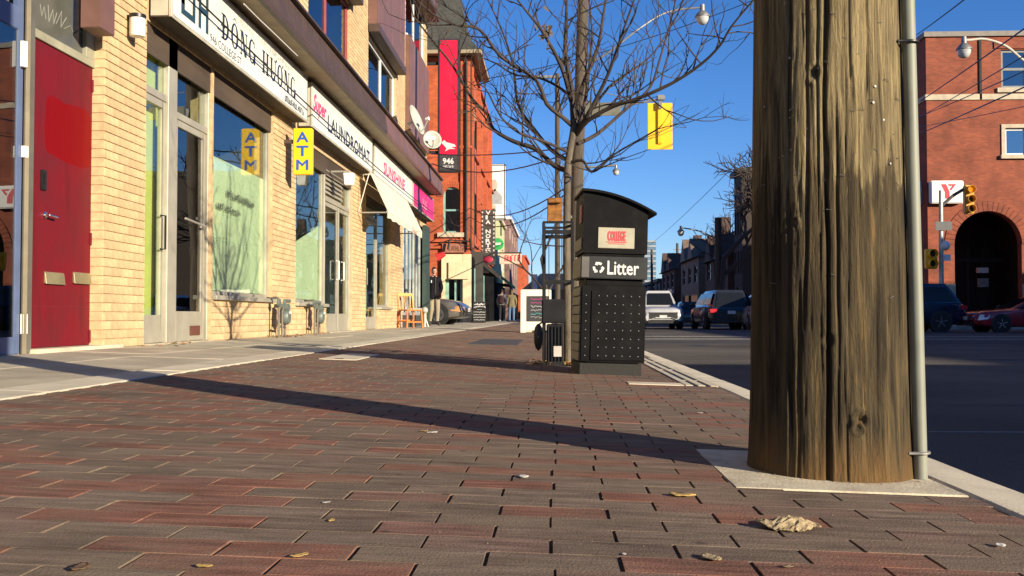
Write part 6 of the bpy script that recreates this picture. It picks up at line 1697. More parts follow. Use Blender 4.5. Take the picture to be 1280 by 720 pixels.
q = MB(); q.add([bp_(.38 + .17 * math.cos(t_), .62 + .11 * math.sin(t_)) for t_ in np.linspace(0, 2 * PI, 16, endpoint=False)], [tuple(range(16))]); q.build('printed_face', pm('print_skin', (.66, .42, .34), .6), bb)
q = MB(); q.add([bp_(*p) for p in ((.12, .28), (.8, .28), (.82, .42), (.55, .52), (.42, .56), (.26, .50))], [tuple(range(6))]); q.build('printed_coat', pm('print_grey', (.35, .36, .38), .6), bb)
q = MB(); q.tube([(b.x - .3, YW + .12, a.z - 1.0), (b.x - .3, YW + .12, a.z)], .05, 6); q.build('post', M_dark, bb)
YG = 60
c = on_y(622, 305, YG); t = thing('round_sign', 'small round green sign hanging beside the vertical sign', 'sign', tuple(c))
q = MB(); q.lathe([(.001, -.05), (.36, -.05), (.36, .05), (.001, .05)], c, 'Y', 20); q.build('disc', pm('sign_green', (.03, .36, .10), .5), t)
q = MB(); q.box(-4.2, c.x - .3, YG - .03, YG + .03, c.z + .1, c.z + .16); q.build('arm', M_dark, t)
q = MB(); q.box(c.x - .2, c.x + .2, YG - .054, YG - .051, c.z - .05, c.z + .07); q.build('white_print', M_wink, t)
YQ = 56
a = on_y(624, 330, YQ); b = on_y(652, 317, YQ); t = thing('pink_sign', 'cream projecting sign with red letters over the far sidewalk', 'sign', tuple(a))
q = MB(); q.box(a.x, b.x, YQ, YQ + .15, a.z, b.z); q.build('board', pm('cream_pink', (.66, .48, .36), .6), t, bevel=.02)
marks((a.x + .3, YQ - .004, a.z + .15), (.9, 0, 0), (0, 0, .36), 5, M_cred, t, 11, .2)
q = MB(); q.box(-3.9, b.x, YQ + .04, YQ + .1, b.z + .002, b.z + .08); q.build('arm', M_dark, t)
# awnings and lanterns over far shops
for (y0, y1, col, nm, lb) in ((46.5, 51, (.035, .03, .025), 'awning', 'dark awning over the shop beside the chalkboard'), (63, 69, (.10, .28, .12), 'awning', 'green awning over the far shop front')):
    t = thing(nm, lb, 'awning', (-3.4, y0, 2.4))
    q = MB(); q.prism([(txr + .17, 3.25), (txr + 1.15, 2.45), (txr + 1.15, 2.25), (txr + .17, 3.05)], lambda u, v, w: (u, w, v), y0, y1); q.build('canvas', pm('awn%d' % y0, col, .8), t)
    for k in range(4):
        y = y0 + .1 + (y1 - y0 - .2) * k / 3; q = MB(); q.tube([(txr + .15, y, 2.5), (txr + 1.1, y, 2.4)], .03, 5); q.build('arm', M_dark, t)

# ------------------------------------------------------------------ far right row and skyline
def shade_house(name, label, x0, y0, y1, z1, mat, gable=True, nwin=3, roofc=M_slate):
    t = thing(name, label, 'building', (x0, (y0 + y1) / 2, -.03))
    mp = lambda u, v, w: (x0 + w, u, v)
    hs = [(y0 + (y1 - y0) * (k + .25) / nwin, y0 + (y1 - y0) * (k + .75) / nwin, z, z + 1.6) for k in range(nwin) for z in ([3.4, 6.2] if z1 > 8 else [3.4])] + [(y0 + .8, y1 - .8, .4, 2.5)]
    mb = MB(); grid_wall(mb, mp, y0, y1, -.05, z1, hs, 0, .3); mb.box(x0 + .3, x0 + 10, y0, y0 + .3, -.05, z1); mb.box(x0 + .3, x0 + 10, y1 - .3, y1, -.05, z1); mb.box(x0 + 10, x0 + 10.3, y0, y1, -.05, z1)
    mb.build('wall', mat, t)
    for h_ in hs: far_window(t, mp, *h_, pm('frame_grey', (.12, .115, .105), .6))
    if gable:
        q = MB(); q.prism([(-.4, z1), (5.0, z1 + 3.2), (10.4, z1)], lambda u, v, w: (x0 + u, w, v), y0 - .2, y1 + .2); q.build('roof', roofc, t)
        q = MB(); q.box(x0 + 2.2, x0 + 3.0, y0 + 1, y0 + 1.8, z1 + 1, z1 + 3.6); q.build('chimney', M_dbrick, t)
        for k in range(2):
            yc_ = y0 + (y1 - y0) * (.3 + .42 * k); q = MB(); q.prism([(yc_ - 1.7, z1 + .02), (yc_, z1 + 1.9 + .3 * k), (yc_ + 1.7, z1 + .02)], lambda u, v, w: (x0 + w, u, v), -.3, 3.4); q.build('dormer', mat, t)
    else:
        q = MB(); q.box(x0 - .3, x0 + 10.3, y0 - .1, y1 + .1, z1 + .002, z1 + .35); q.build('roof', roofc, t)
    return t
shade_house('dark_brick_block', 'tall dark brick block in shade just left of the near pole', 13.05, 70, 73.0, 10.4, pm('shaded_brick', (.045, .035, .03), .9), False)  # brick colour darkened all over to carry the deep shade
shade_house('gabled_house', 'shaded gabled house left of the dark block', 12.9, 75, 86, 4.9, M_dbrick)
shade_house('gabled_house', 'shaded house with pointed gable in middle of far right row', 12.6, 88, 100, 5.6, pm('brown_render', (.16, .12, .09), .8))
t = shade_house('porch_house', 'shaded house with pale porch at the far right row', 12.4, 104, 116, 5.3, M_dbrick)
shade_house('shop_house', 'low flat roofed dark shop house far along right side', 12.6, 120, 146, 4.6, pm('navy_render', (.035, .05, .09), .8), False, 5)
shade_house('end_house', 'flat dark building closing the right row before red turret', 12.4, 150, 190, 5.2, M_dbrick, False, 6)
a = on_y(833, 335, 170); b = on_y(849, 327, 170)
t = thing('red_turret', 'small sunlit red brick turret with pitched roof above dark roofs', 'building', (a.x, 170, 6.7))
q = MB(); q.box(a.x + .25, b.x - .25, 170, 172.5, 6.7, on_y(840, 322, 170).z); q.build('wall', pm('turret_red', (.55, .16, .09), .8), t)
pk = on_y(841, 316, 170); ez = on_y(841, 321.5, 170).z; q = MB(); q.prism([(a.x, ez), ((a.x + b.x) / 2, pk.z), (b.x, ez)], lambda u, v, w: (u, w, v), 169.7, 172.8); q.build('roof', M_slate, t)
a = on_y(806, 380, 320); b = on_y(820, 300, 320); t = thing('glass_tower', 'slim blue glass tower block far away above the bin', 'building', (a.x, 320, 0))
q = MB(); q.box(a.x, b.x, 320, 332, -.3, b.z); q.build('shaft', pm('tower_glass', (.16, .24, .30), .2, .3), t)
for k in range(14): q = MB(); z = b.z - .6 - k * 1.6; q.box(a.x - .02, b.x + .02, 319.8, 319.99, z, z + .5); q.build('floor_band', pm('band_pale', (.34, .38, .40), .4), t)
# pale porch columns on the porch house, bright panel sign
q = MB(); q.box(12.1, 12.35, 104.5, 104.9, 0, 2.8); q.box(12.1, 12.35, 109, 109.4, 0, 2.8); q.box(12.05, 12.38, 104.4, 110, 2.8, 3.1); pc = q.build('porch', M_white, None); pc.parent = t; pc.matrix_parent_inverse = MW[t].inverted()
# closing mass at the street's end
t = thing('end_block', 'low dark block closing the street at the horizon', 'building', (4, 330, 0))
q = MB(); q.box(-40, 2.2, 330, 345, -.3, 7.5); q.build('wall', M_pbrick, t)
q = MB(); q.box(-40.2, 2.4, 329.8, 345.2, 7.502, 8.1); q.build('roof', M_slate, t)
t = thing('distant_block', 'dark low block beyond the cars at the street end', 'building', (20, 340, 0))
q = MB(); q.box(8, 60, 340, 355, -.3, 12.5); q.build('wall', M_dbrick, t)
q = MB(); q.box(7.8, 60.2, 339.8, 355.2, 12.502, 13.1); q.build('roof', M_slate, t)

# poles and lamps along the far road
def far_pole(px, ptop, Y, r, label, lamp=None, arms=()):
    b = on_y(px, 400, Y); t = thing('far_utility_pole', label, 'pole', (b.x, Y, -.17 if b.x > 1.1 else gz(b.x)))
    q = MB(); q.tube([(b.x, Y, -.2), (b.x, Y, on_y(px, ptop, Y).z)], [r, r * .8], 8); q.build('shaft', M_pole2, t)
    if lamp:
        c = on_y(lamp[0], lamp[1], Y); q = MB(); q.tube(smooth_line([on_y(px, lamp[2], Y), on_y((px + lamp[0]) / 2, lamp[1] - 2 + (lamp[2] - lamp[1]) * .25, Y), c + Vector((0, 0, .2))], 5), .05, 6); q.build('lamp_arm', M_galv, t)
        lamp_head(None, c, (1.1 if Y < 60 else 1.7), t)
    for (x0, x1, py) in arms:
        q = MB(); q.bar(on_y(x0, py, Y), on_y(x1, py, Y), .12, .12); q.build('crossarm', M_galv, t)
    return t
far_pole(898, 272, 72, .28, 'dark utility pole with lamp arm before the right houses', (851, 288, 300))
far_pole(847, 304, 130, .2, 'thin utility pole beyond the white SUV', None, ((842, 852, 312),))
far_pole(697, 92, 46, .13, 'thin dark pole rising behind the street tree', (770, 212, 208), ((668, 697, 96),))
t = far_pole(815, 312, 110, .16, 'pale lamp post above the white SUV', (806, 340, 330))
# ------------------------------------------------------------------ cars
M_cglass = pm('car_glass', (0.012, 0.014, 0.016), 0.08, spec=0.25, var=0.05)
M_trim = pm('car_trim', (0.02, 0.02, 0.02), 0.6)
M_plate = pm('licence_plate', (0.6, 0.6, 0.6), 0.4)
def interp(x, tab): return float(np.interp(x, [t[0] for t in tab], [t[1] for t in tab]))
def car(name, label, loc, rz, paint, L, W, H, top, win, wheel_r=0.33, wx=None, hl=None, tail=True, grille=True, suv=False, rim=None):
    """x forward. top: (x, z) of hood/belt/boot line; win: (rear base, rear roof, front roof, front base)"""
    t = thing(name, label, 'car', loc, rz)
    zb = 0.24 if suv else 0.19
    q = MB(); rings = []
    xs = sorted(set([-L / 2, -L / 2 + .05, -L / 2 + .15, -L / 2 + .4, -L * .25, 0, L * .25, L / 2 - .55, L / 2 - .3, L / 2 - .12, L / 2 - .03, L / 2] + [p[0] for p in top]))
    for x in xs:
        e = max(0, (abs(x) - (L / 2 - .6)) / .6); w = W / 2 * (1 - .17 * e ** 2.2); z1 = interp(x, top); b0 = zb + .10 * e ** 2; zt = z1 - .05 * e ** 4
        zm = b0 + (zt - b0) * .55
        half = [(w * .80, b0), (w * .96, b0 + .05), (w, b0 + .18), (w * 1.0, zm), (w * .965, zt - .07), (w * .88, zt - .012), (w * .5, zt + .015)]
        rings.append([(x, -y_, z_) for y_, z_ in half] + [(x, y_, z_) for y_, z_ in reversed(half)])
    q.loft(rings); body = q.build('body', paint, t, smooth=True, local=True)
    xr0, xr1, xf1, xf0 = win
    zl = lambda x: interp(x, top) - .01
    wb, wt = W / 2 * .89, W / 2 * .64
    base_r = [(xr0, -wb * .93), (xr0 + .25, -wb), (xf0 - .35, -wb), (xf0, -wb * .86), (xf0, wb * .86), (xf0 - .35, wb), (xr0 + .25, wb), (xr0, wb * .93)]
    roof_r = [(xr1, -wt * .95), (xr1 + .2, -wt), (xf1 - .2, -wt), (xf1, -wt * .92), (xf1, wt * .92), (xf1 - .2, wt), (xr1 + .2, wt), (xr1, wt * .95)]
    rg = []
    for s in (0, .5, .93, 1.0):
        k = 1 if s < 1 else .9
        zz = [zl(bx_[0]) * (1 - s) + H * s - (.05 if s == .93 else 0) for bx_ in base_r]
        ss = min(1, s * (1.03 if s == .5 else 1))
        rg.append([((b_[0] * (1 - ss) + r_[0] * ss), (b_[1] * (1 - ss) + r_[1] * ss) * k, z_) for b_, r_, z_ in zip(base_r, roof_r, zz)])
    q = MB(); q.loft(rg); q.build('cabin', paint, t, smooth=True, local=True)
    def bil(i, j, u, v, off):
        b_ = Vector((*base_r[i], zl(base_r[i][0]))).lerp(Vector((*base_r[j], zl(base_r[j][0]))), u)
        r_ = Vector((*roof_r[i], H - .03)).lerp(Vector((*roof_r[j], H - .03)), u)
        return b_.lerp(r_, v) + off
    def pane(i, j, u0, u1, off, nm):
        q = MB(); o = Vector(off); n = 4
        vs = [bil(i, j, u, v, o + o.normalized() * (.02 if .1 < v < .9 else .0)) for v in (.10, .5, .86) for u in np.linspace(u0, u1, n)]
        q.add(vs, [(r * n + c, r * n + c + 1, (r + 1) * n + c + 1, (r + 1) * n + c) for r in range(2) for c in range(n - 1)])
        return q.build(nm, M_cglass, t, local=True)
    pane(3, 4, .06, .94, (.014, 0, .008), 'windscreen'); pane(7, 0, .08, .92, (-.014, 0, .008), 'rear_window')
    for s, (i, j) in ((-1, (1, 2)), (1, (6, 5))):
        pane(i, j, -.04, .47, (0, s * .012, .0), 'side_window'); pane(i, j, .50, 1.1, (0, s * .012, 0), 'side_window')
        q = MB(); xm = xf0 - .35; q.ell((xm, s * (W / 2 + .06), zl(xm) + .08), (.07, .10, .075), 8, 6); q.build('mirror', paint if suv else M_trim, t, smooth=True, local=True)
        for k in (0, 1):
            xd = xr0 + .5 + k * (xf0 - xr0) * .36; q = MB(); q.box(xd, xd + .18, s * W / 2 * .985, s * (W / 2 + .015), zl(xd) - .17, zl(xd) - .14); q.build('door_handle', M_trim, t, local=True)
            xx = xr0 + .30 + k * (xf0 - xr0) * .40; q = MB(); q.box(xx, xx + .01, s * W / 2 * .99, s * (W / 2 + .003), zb + .2, zl(xx) - .1); q.build('door_gap', M_trim, t, local=True)
    wx = wx or (-L * .29, L * .31)
    for x in wx:
        for s in (-1, 1):
            y_ = s * (W / 2 - .11)
            q = MB(); q.lathe([(wheel_r * 1.14, -.10), (wheel_r * 1.14, .115), (wheel_r * .9, .117)] if s > 0 else [(wheel_r * .9, -.117), (wheel_r * 1.14, -.115), (wheel_r * 1.14, .10)], (x, y_, wheel_r + .01), 'Y', 24); q.build('wheel_arch', M_trim, t, local=True)
            q = MB(); q.lathe([(wheel_r * .62, -.10), (wheel_r * .93, -.11), (wheel_r, -.08), (wheel_r, .08), (wheel_r * .93, .125), (wheel_r * .62, .125)] if s > 0 else [(wheel_r * .62, -.125), (wheel_r * .93, -.125), (wheel_r, -.08), (wheel_r, .08), (wheel_r * .93, .11), (wheel_r * .62, .10)], (x, y_, wheel_r), 'Y', 28); wl_ = q.build('tyre', M_rubber, t, smooth=True, local=True)
            q = MB(); yo = y_ + s * .112
            q.lathe([(wheel_r * .64, -.02), (wheel_r * .64, .006), (wheel_r * .57, .006), (wheel_r * .55, -.02)], (x, yo, wheel_r), 'Y', 24)
            for k in range(5):
                a = 2 * PI * k / 5 + .3; q.bar((x, yo, wheel_r), (x + math.cos(a) * wheel_r * .6, yo, wheel_r + math.sin(a) * wheel_r * .6), .02, .085, up=(0, 1, 0))
            q.build('rim', rim or M_rim, wl_, local=True)
            q = MB(); q.lathe([(.001, -.004), (wheel_r * .55, -.004), (wheel_r * .55, .0), (.001, .001)], (x, y_ + s * .075, wheel_r), 'Y', 20); q.build('brake_disc', M_trim, wl_, local=True)
    xe = L / 2
    zh = interp(xe - .15, top)
    for s in (-1, 1):
        q = MB(); q.loft([[(xe - .50, s * W / 2 * .955, zh - .07), (xe - .20, s * W / 2 * .90, zh - .07), (xe - .05, s * W / 2 * .62, zh - .11)], [(xe - .42, s * W / 2 * .985, zh - .22), (xe - .13, s * W / 2 * .93, zh - .26), (xe - .0, s * W / 2 * .62, zh - .24)]], closed=False, cap=False)
        o = q.build('headlight', hl or pm('headlight', (.75, .75, .72), .12, spec=.9), t, local=True); md = o.modifiers.new('s', 'SOLIDIFY'); md.thickness = .03; md.offset = 0
        q = MB(); zt_ = interp(-xe + .15, top); q.box(-xe - .012, -xe + .22, s * W / 2 * .62, s * W / 2 * .95, zt_ - .24, zt_ - .08); q.build('tail_light', pm('tail_red', (.45, .02, .03), .25), t, bevel=.02, local=True)
    if grille:
        gh = .16 if suv else 0
        q = MB(); q.box(xe - .06, xe + .008, -W * (.28 + gh * .4), W * (.28 + gh * .4), zh - .26 - gh, zh - .13); gr_ = q.build('grille', M_trim, t, bevel=.01, local=True)
        for k in range(3): q = MB(); q.box(xe + .004, xe + .016, -W * .27, W * .27, zh - .245 + k * .04, zh - .233 + k * .04); q.build('grille_bar', M_trim if suv else M_rim, gr_, local=True)
        q = MB(); q.box(xe - .1, xe + .01, -W * .36, W * .36, zb + .08, zb + .2); q.build('lower_intake', M_trim, t, bevel=.02, local=True)
    q = MB(); q.box(xe + .0, xe + .03, -.16, .16, zb + .24, zb + .37); q.build('licence_plate', M_plate, t, local=True)
    q = MB(); q.box(-xe - .02, -xe + .02, -.16, .16, zb + .42, zb + .55); q.build('licence_plate', M_plate, t, local=True)
    q = MB(); q.box(-xe - .01, -xe + .2, -W * .42, W * .42, zb + .05, zb + .16); q.build('rear_bumper_trim', M_trim, t, bevel=.02, local=True)
    return t
def paint(name, c, m=.4, r=.28): return pm(name, c, r, m, var=.04, coat=.6, dirt=.12, dirtcol=tuple(.7 * x + .012 for x in c))
P_white = paint('paint_white', (.46, .47, .47), 0)
P_grey = paint('paint_bronze', (.20, .185, .165), .5)
P_black = paint('paint_black', (.012, .013, .016), .2)
P_blue = paint('paint_navy', (.006, .010, .034), .2)
P_red = paint('paint_red', (.26, .012, .022), .2)
P_green = paint('paint_dark', (.010, .011, .012), .2)
suv_top = [(-2.35, .80), (-2.2, 1.02), (-1.2, 1.04), (.85, 1.02), (1.2, 1.0), (1.9, .93), (2.2, .86), (2.35, .74)]
sed_top = [(-2.3, .72), (-2.15, .93), (-1.5, .97), (.8, .92), (1.3, .88), (1.9, .78), (2.15, .68), (2.3, .55)]
Yc = 43.0
cx_ = on_y(829, 400, Yc).x
sv = car('parked_car', 'white SUV facing the camera on the road behind the bin', (cx_, Yc + 2.3, ROAD_Z), R(-90), P_white, 4.7, 1.80, 1.70, suv_top, (-2.05, -1.75, .35, 1.25), .36, suv=True, hl=pm('suv_light', (.30, .31, .33), .1))
q = MB(); 
for s in (-1, 1): q.tube([(-1.6, s * .58, 1.70), (-1.5, s * .6, 1.76), (.1, s * .6, 1.76), (.25, s * .58, 1.70)], .02, 6)
q.build('roof_rails', M_rim, sv, local=True)
for s in (-1, 1):
    q = MB(); q.bar((2.372, s * .60, .40), (2.378, s * .34, .50), .02, .06, up=(1, 0, 0)); q.build('bumper_wing', P_white, sv, bevel=.01, local=True)
q = MB(); q.box(2.355, 2.376, -.34, .34, .475, .525); q.build('bumper_bar', P_white, sv, bevel=.01, local=True)
q = MB(); q.box(2.25, 2.35, -.66, .66, .26, .40); q.build('lower_valance', M_trim, sv, bevel=.02, local=True)
Yd = 58
c = on_y(866, 400, Yd); car('parked_car', 'black sedan between the white SUV and the dark minivan', (c.x, Yd + 2, ROAD_Z), R(90), P_black, 4.6, 1.78, 1.42, sed_top, (-2.0, -1.2, .25, 1.15), .32)
Ye = 42
c = on_y(905, 400, Ye); car('parked_car', 'dark minivan seen from its rear left of the near pole', (c.x + .2, Ye + 2.2, ROAD_Z), R(92), P_green, 4.8, 1.92, 1.66, suv_top, (-2.3, -2.05, .6, 1.55), .34, suv=True)
c = on_y(953, 400, 40); car('parked_car', 'pale silver car mostly hidden behind the near pole', (c.x + .45, 42, ROAD_Z), R(90), paint('paint_silver', (.5, .5, .5), .5), 4.5, 1.78, 1.45, sed_top, (-2.0, -1.2, .25, 1.15), .32)
Yf = 36.0
c = on_y(1170, 410, Yf); car('parked_car', 'dark navy car at right, half hidden by the near pole', (on_y(1206, 400, Yf).x - 2.3, Yf + .6, ROAD_Z), R(184), P_blue, 4.6, 1.85, 1.72, suv_top, (-2.15, -1.7, .2, 1.3), .35, suv=True)
c = on_y(1206, 410, Yf); rc_ = car('parked_car', 'dark red coupe with silver wheels at the right edge', (on_y(1204, 400, Yf).x + 2.3, Yf - .2, ROAD_Z), R(180), P_red, 4.6, 1.72, 1.25, [(-2.3, .66), (-2.1, .84), (-1.5, .86), (.7, .82), (1.2, .78), (1.9, .73), (2.15, .68), (2.3, .56)], (-1.9, -.9, .15, 1.1), .30, rim=pm('bright_rim', (.8, .8, .78), .25, .8))
# the car nosing out of the drive by the tower
Yg = 33.6
c = on_y(587, 408, Yg); car('car', 'bronze grey sedan nosing out of the driveway behind the standing man', (c.x - 2.3, Yg, gz(c.x) + .02), R(-6), P_grey, 4.6, 1.78, 1.42, sed_top, (-2.0, -1.2, .1, 1.0), .335, hl=pm('amber_light', (.50, .27, .11), .2))

# ------------------------------------------------------------------ people
def skinned(joints, edges, rad, level=2):
    me = bpy.data.meshes.new('sk'); names = list(joints); ix = {n: i for i, n in enumerate(names)}
    me.from_pydata([joints[n] for n in names], [(ix[a], ix[b]) for a, b in edges], [])
    ob = bpy.data.objects.new('sk', me); COL.objects.link(ob)
    md = ob.modifiers.new('skin', 'SKIN'); md.use_smooth_shade = True
    for i, n in enumerate(names):
        r = rad[n]; r = r if isinstance(r, tuple) else (r, r)
        me.skin_vertices[0].data[i].radius = r; me.skin_vertices[0].data[i].use_root = (i == 0)
    sb2 = ob.modifiers.new('sub', 'SUBSURF'); sb2.levels = level; sb2.render_levels = level
    dg = bpy.context.evaluated_depsgraph_get(); ev = ob.evaluated_get(dg); m2 = ev.to_mesh()
    vs = [tuple(v.co) for v in m2.vertices]; fs = [tuple(p.vertices) for p in m2.polygons]
    ev.to_mesh_clear(); bpy.data.objects.remove(ob); bpy.data.meshes.remove(me)
    return vs, fs
def person(label, loc, rz, mats, pose, hem=.80, backpack=None, hair_mat=None, long_hair=False, shirt=True, hands=True):
    """mats: skin, top, trousers, shoes; faces -Y locally"""
    t = thing('person', label, 'person', loc, rz)
    J = dict(pelvis=(0, 0, .96), waist=(0, .0, 1.10), chest=(0, .01, 1.30), upper=(0, .01, 1.42), neck=(0, .015, 1.51), skull=(0, 0.0, 1.60))
    for s, k in ((-1, 'l'), (1, 'r')):
        J['hip' + k] = (s * .10, 0, .90); J['knee' + k] = (s * .11, -.02, .50); J['ankle' + k] = (s * .11, .02, .10); J['ball' + k] = (s * .125, -.11, .035); J['toe' + k] = (s * .13, -.17, .03)
        J['shoulder' + k] = (s * .175, .015, 1.42); J['elbow' + k] = (s * .25, .05, 1.15); J['wrist' + k] = (s * .23, -.06, .92)
    J.update(pose)
    E = [('pelvis', 'waist'), ('waist', 'chest'), ('chest', 'upper'), ('upper', 'neck'), ('neck', 'skull')]
    for k in 'lr': E += [('pelvis', 'hip' + k), ('hip' + k, 'knee' + k), ('knee' + k, 'ankle' + k), ('ankle' + k, 'ball' + k), ('ball' + k, 'toe' + k), ('upper', 'shoulder' + k), ('shoulder' + k, 'elbow' + k), ('elbow' + k, 'wrist' + k)]
    Rd = dict(pelvis=(.175, .13), waist=(.175, .13), chest=(.185, .135), upper=(.14, .11), neck=.055, skull=.06)
    for k in 'lr': Rd.update({'hip' + k: .105, 'knee' + k: .078, 'ankle' + k: .06, 'ball' + k: .042, 'toe' + k: .034, 'shoulder' + k: .085, 'elbow' + k: .066, 'wrist' + k: .048})
    vs, fs = skinned(J, E, Rd, 2)
    segs = [(Vector(J[a]), Vector(J[b]), a, b) for a, b in E]
    mb = MB(); mb.add(vs, fs)
    for fi, f in enumerate(fs):
        c = sum((Vector(vs[i]) for i in f), Vector()) / len(f)
        best = None
        for a, b, na, nb_ in segs:
            d = b - a; u = max(0, min(1, (c - a).dot(d) / d.length_squared)); dist = (c - a - d * u).length
            if best is None or dist < best[0]: best = (dist, na, nb_, u)
        na, nb_ = best[1], best[2]
        if nb_.startswith(('ankle', 'ball', 'toe')) and c.z < .11: m = 3
        elif nb_.startswith(('knee', 'ankle', 'hip')): m = 1 if c.z > hem else 2
        elif nb_ == 'pelvis' or na == 'pelvis': m = 1 if c.z > hem else 2
        elif nb_ == 'skull' or (nb_ == 'neck' and c.z > 1.49): m = 0
        else: m = 1
        mb.m[fi] = m
    # head with brow, nose, chin, ears, eyes
    n, m_ = 20, 16; hv = []; hc = Vector((0, -.01, 1.665))
    for i in range(m_ + 1):
        th_ = PI * i / m_
        for k in range(n):
            a = 2 * PI * k / n; x, y, z = math.sin(th_) * math.cos(a), math.sin(th_) * math.sin(a), math.cos(th_)
            w = 1 - .22 * max(0, -z) ** 1.3; px, py, pz = .074 * x * w, .095 * y * w, .118 * z
            if y < -.5 and abs(x) < .30 and -.35 < z < .12: py -= .024 * (1 - abs(x) / .30) * (1 - abs(z + .15) / .3)
            if y < -.5 and z < -.7: py -= .008
            if y < -.6 and .1 < abs(x) < .5 and .02 < z < .2: py += .008
            hv.append(hc + Vector((px, py, pz)))
    hf = [(i * n + k, (i + 1) * n + k, (i + 1) * n + (k + 1) % n, i * n + (k + 1) % n) for i in range(m_) for k in range(n)]
    mb.add(hv, hf, 0)
    for s in (-1, 1):
        mb.ell(hc + Vector((s * .075, .005, -.005)), (.012, .02, .032), 8, 6, 0)
        mb.ell(hc + Vector((s * .031, -.083, .012)), (.012, .006, .006), 8, 6, 4)
    mb.box(-.024, .024, hc.y - .088, hc.y - .080, hc.z - .068, hc.z - .062, 5)
    if hands:
        for s, k in ((-1, 'l'), (1, 'r')):
            w = Vector(J['wrist' + k]); d = (w - Vector(J['elbow' + k])).normalized(); sd = Vector((0, -1, 0)); sd = (sd - d * sd.dot(d)).normalized(); nn = d.cross(sd)
            mb.loft([[w + d * t_ + sd * a * .036 * q_ + nn * b * .014 for a, b in ((-1, -1), (1, -1), (1, 1), (-1, 1))] for t_, q_ in ((-.01, .8), (.03, 1), (.085, 1.05))], mi=0)
            for fi, (o, ln) in enumerate(((-.028, .062), (-.009, .075), (.010, .078), (.028, .068))):
                b = w + d * .08 + sd * o; mb.tube([b, b + d * ln * .45 + nn * .006 * s, b + d * ln * .75 + nn * .02 * s, b + d * ln * .9 + nn * .036 * s], [.009, .0085, .008, .006], 6, 0)
            b = w + d * .025 + sd * .03; mb.tube([b, b + d * .03 + sd * .03, b + d * .06 + sd * .034], [.011, .010, .007], 6, 0)
    allm = [mats['skin'], mats['top'], mats['trousers'], mats['shoes'], M_dark, pm('lips', (.3, .12, .1), .5)]
    mb.build('body', allm, t, smooth=True, local=True)
    # hair cap
    q = MB(); hv = []; hf = []; n2, m2 = 20, 10
    for i in range(m2 + 1):
        th_ = R(112) * i / m2
        for k in range(n2):
            a = 2 * PI * k / n2; x, y, z = math.sin(th_) * math.cos(a), math.sin(th_) * math.sin(a), math.cos(th_)
            lift = 1.0
            if y < -.15: z = max(z, .52 + .2 * abs(x) ** 2 - .3 * max(0, abs(x) - .7))
            j = 1 + .05 * math.sin(k * 3.1 + i * 1.7)
            hv.append(hc + Vector((.081 * x * j, .103 * y * j + .004, .127 * z)))
    hf = [(i * n2 + k, (i + 1) * n2 + k, (i + 1) * n2 + (k + 1) % n2, i * n2 + (k + 1) % n2) for i in range(m2) for k in range(n2)]
    q.add(hv, hf)
    if long_hair: q.loft([[hc + Vector((x * w_, .05 + .055 * y_, z_)) for x, y_ in ((-1, 0), (-.6, .8), (0, 1), (.6, .8), (1, 0), (0, -.2))] for w_, z_ in ((.078, .02), (.085, -.1), (.08, -.2), (.05, -.27))])
    q.build('hair', hair_mat or pm('hair_dark', (.02, .015, .012), .6), t, smooth=True, local=True)
    if backpack:
        q = MB(); q.loft([[(x * w_, .10 + y_ * d_, z_) for x, y_ in ((-1, 0), (-.9, .8), (-.5, 1), (.5, 1), (.9, .8), (1, 0))] for w_, d_, z_ in ((.12, .10, 1.0), (.155, .16, 1.04), (.16, .17, 1.2), (.15, .15, 1.36), (.10, .08, 1.44))]); b_ = q.build('backpack', backpack, t, smooth=True, local=True)
        for s in (-1, 1): q = MB(); q.tube([(s * .10, .13, 1.42), (s * .11, .02, 1.52), (s * .12, -.115, 1.40), (s * .15, -.08, 1.15), (s * .13, .1, 1.06)], .017, 6); q.build('strap', backpack, b_, local=True)
    # collar and jacket hem
    q = MB(); q.lathe([(.072, 1.47), (.068, 1.53), (.058, 1.535), (.06, 1.47)], (0, .012, 0), 'Z', 16); q.build('collar', mats['top'], t, smooth=True, local=True)
    return t
skin = pm('skin', (.52, .30, .21), .55, var=.06)
jacket = pm('jacket_black', (.006, .006, .009), .8, spec=.15, var=.2, scale=10, bump=.2, bscale=30); khaki = pm('khaki', (.27, .23, .155), .8, var=.1, bump=.2, bscale=25)
shoe = pm('shoe_brown', (.06, .04, .03), .6)
c = on_y(542.5, 408, 30.0)
man = person('man in black jacket and khaki trousers standing with hands in pockets', (c.x, 30.0, gz(c.x)), R(28), dict(skin=skin, top=jacket, trousers=khaki, shoes=shoe),
       dict(elbowl=(-.28, .07, 1.16), elbowr=(.28, .07, 1.16), wristl=(-.17, -.09, .99), wristr=(.17, -.09, .99), kneel=(-.10, -.05, .50), anklel=(-.14, .03, .1), balll=(-.16, -.10, .035), toel=(-.17, -.16, .03)), hem=.80, hands=False)
man.scale = (.97, .97, .985)
q = MB(); q.box(-.006, .006, -.135, -.125, .95, 1.45); q.build('zip', M_trim, man, local=True)
q = MB(); q.box(-.15, -.12, -.125, -.10, 1.30, 1.38); q.build('chest_badge', pm('badge_pale', (.45, .5, .55), .6), man, local=True)
Yh = 54
c = on_y(627.5, 404, Yh); person('pedestrian in grey top and dark trousers with maroon backpack seen from behind', (c.x, Yh, gz(c.x)), R(172), dict(skin=skin, top=pm('grey_top', (.30, .29, .29), .8), trousers=pm('dark_trousers', (.02, .02, .028), .8), shoes=pm('shoe_white', (.6, .6, .58), .6)),
       dict(kneel=(-.11, -.06, .5), anklel=(-.11, -.02, .1), balll=(-.12, -.14, .035), toel=(-.13, -.2, .03)), hem=.93, backpack=pm('maroon_bag', (.06, .018, .028), .7))
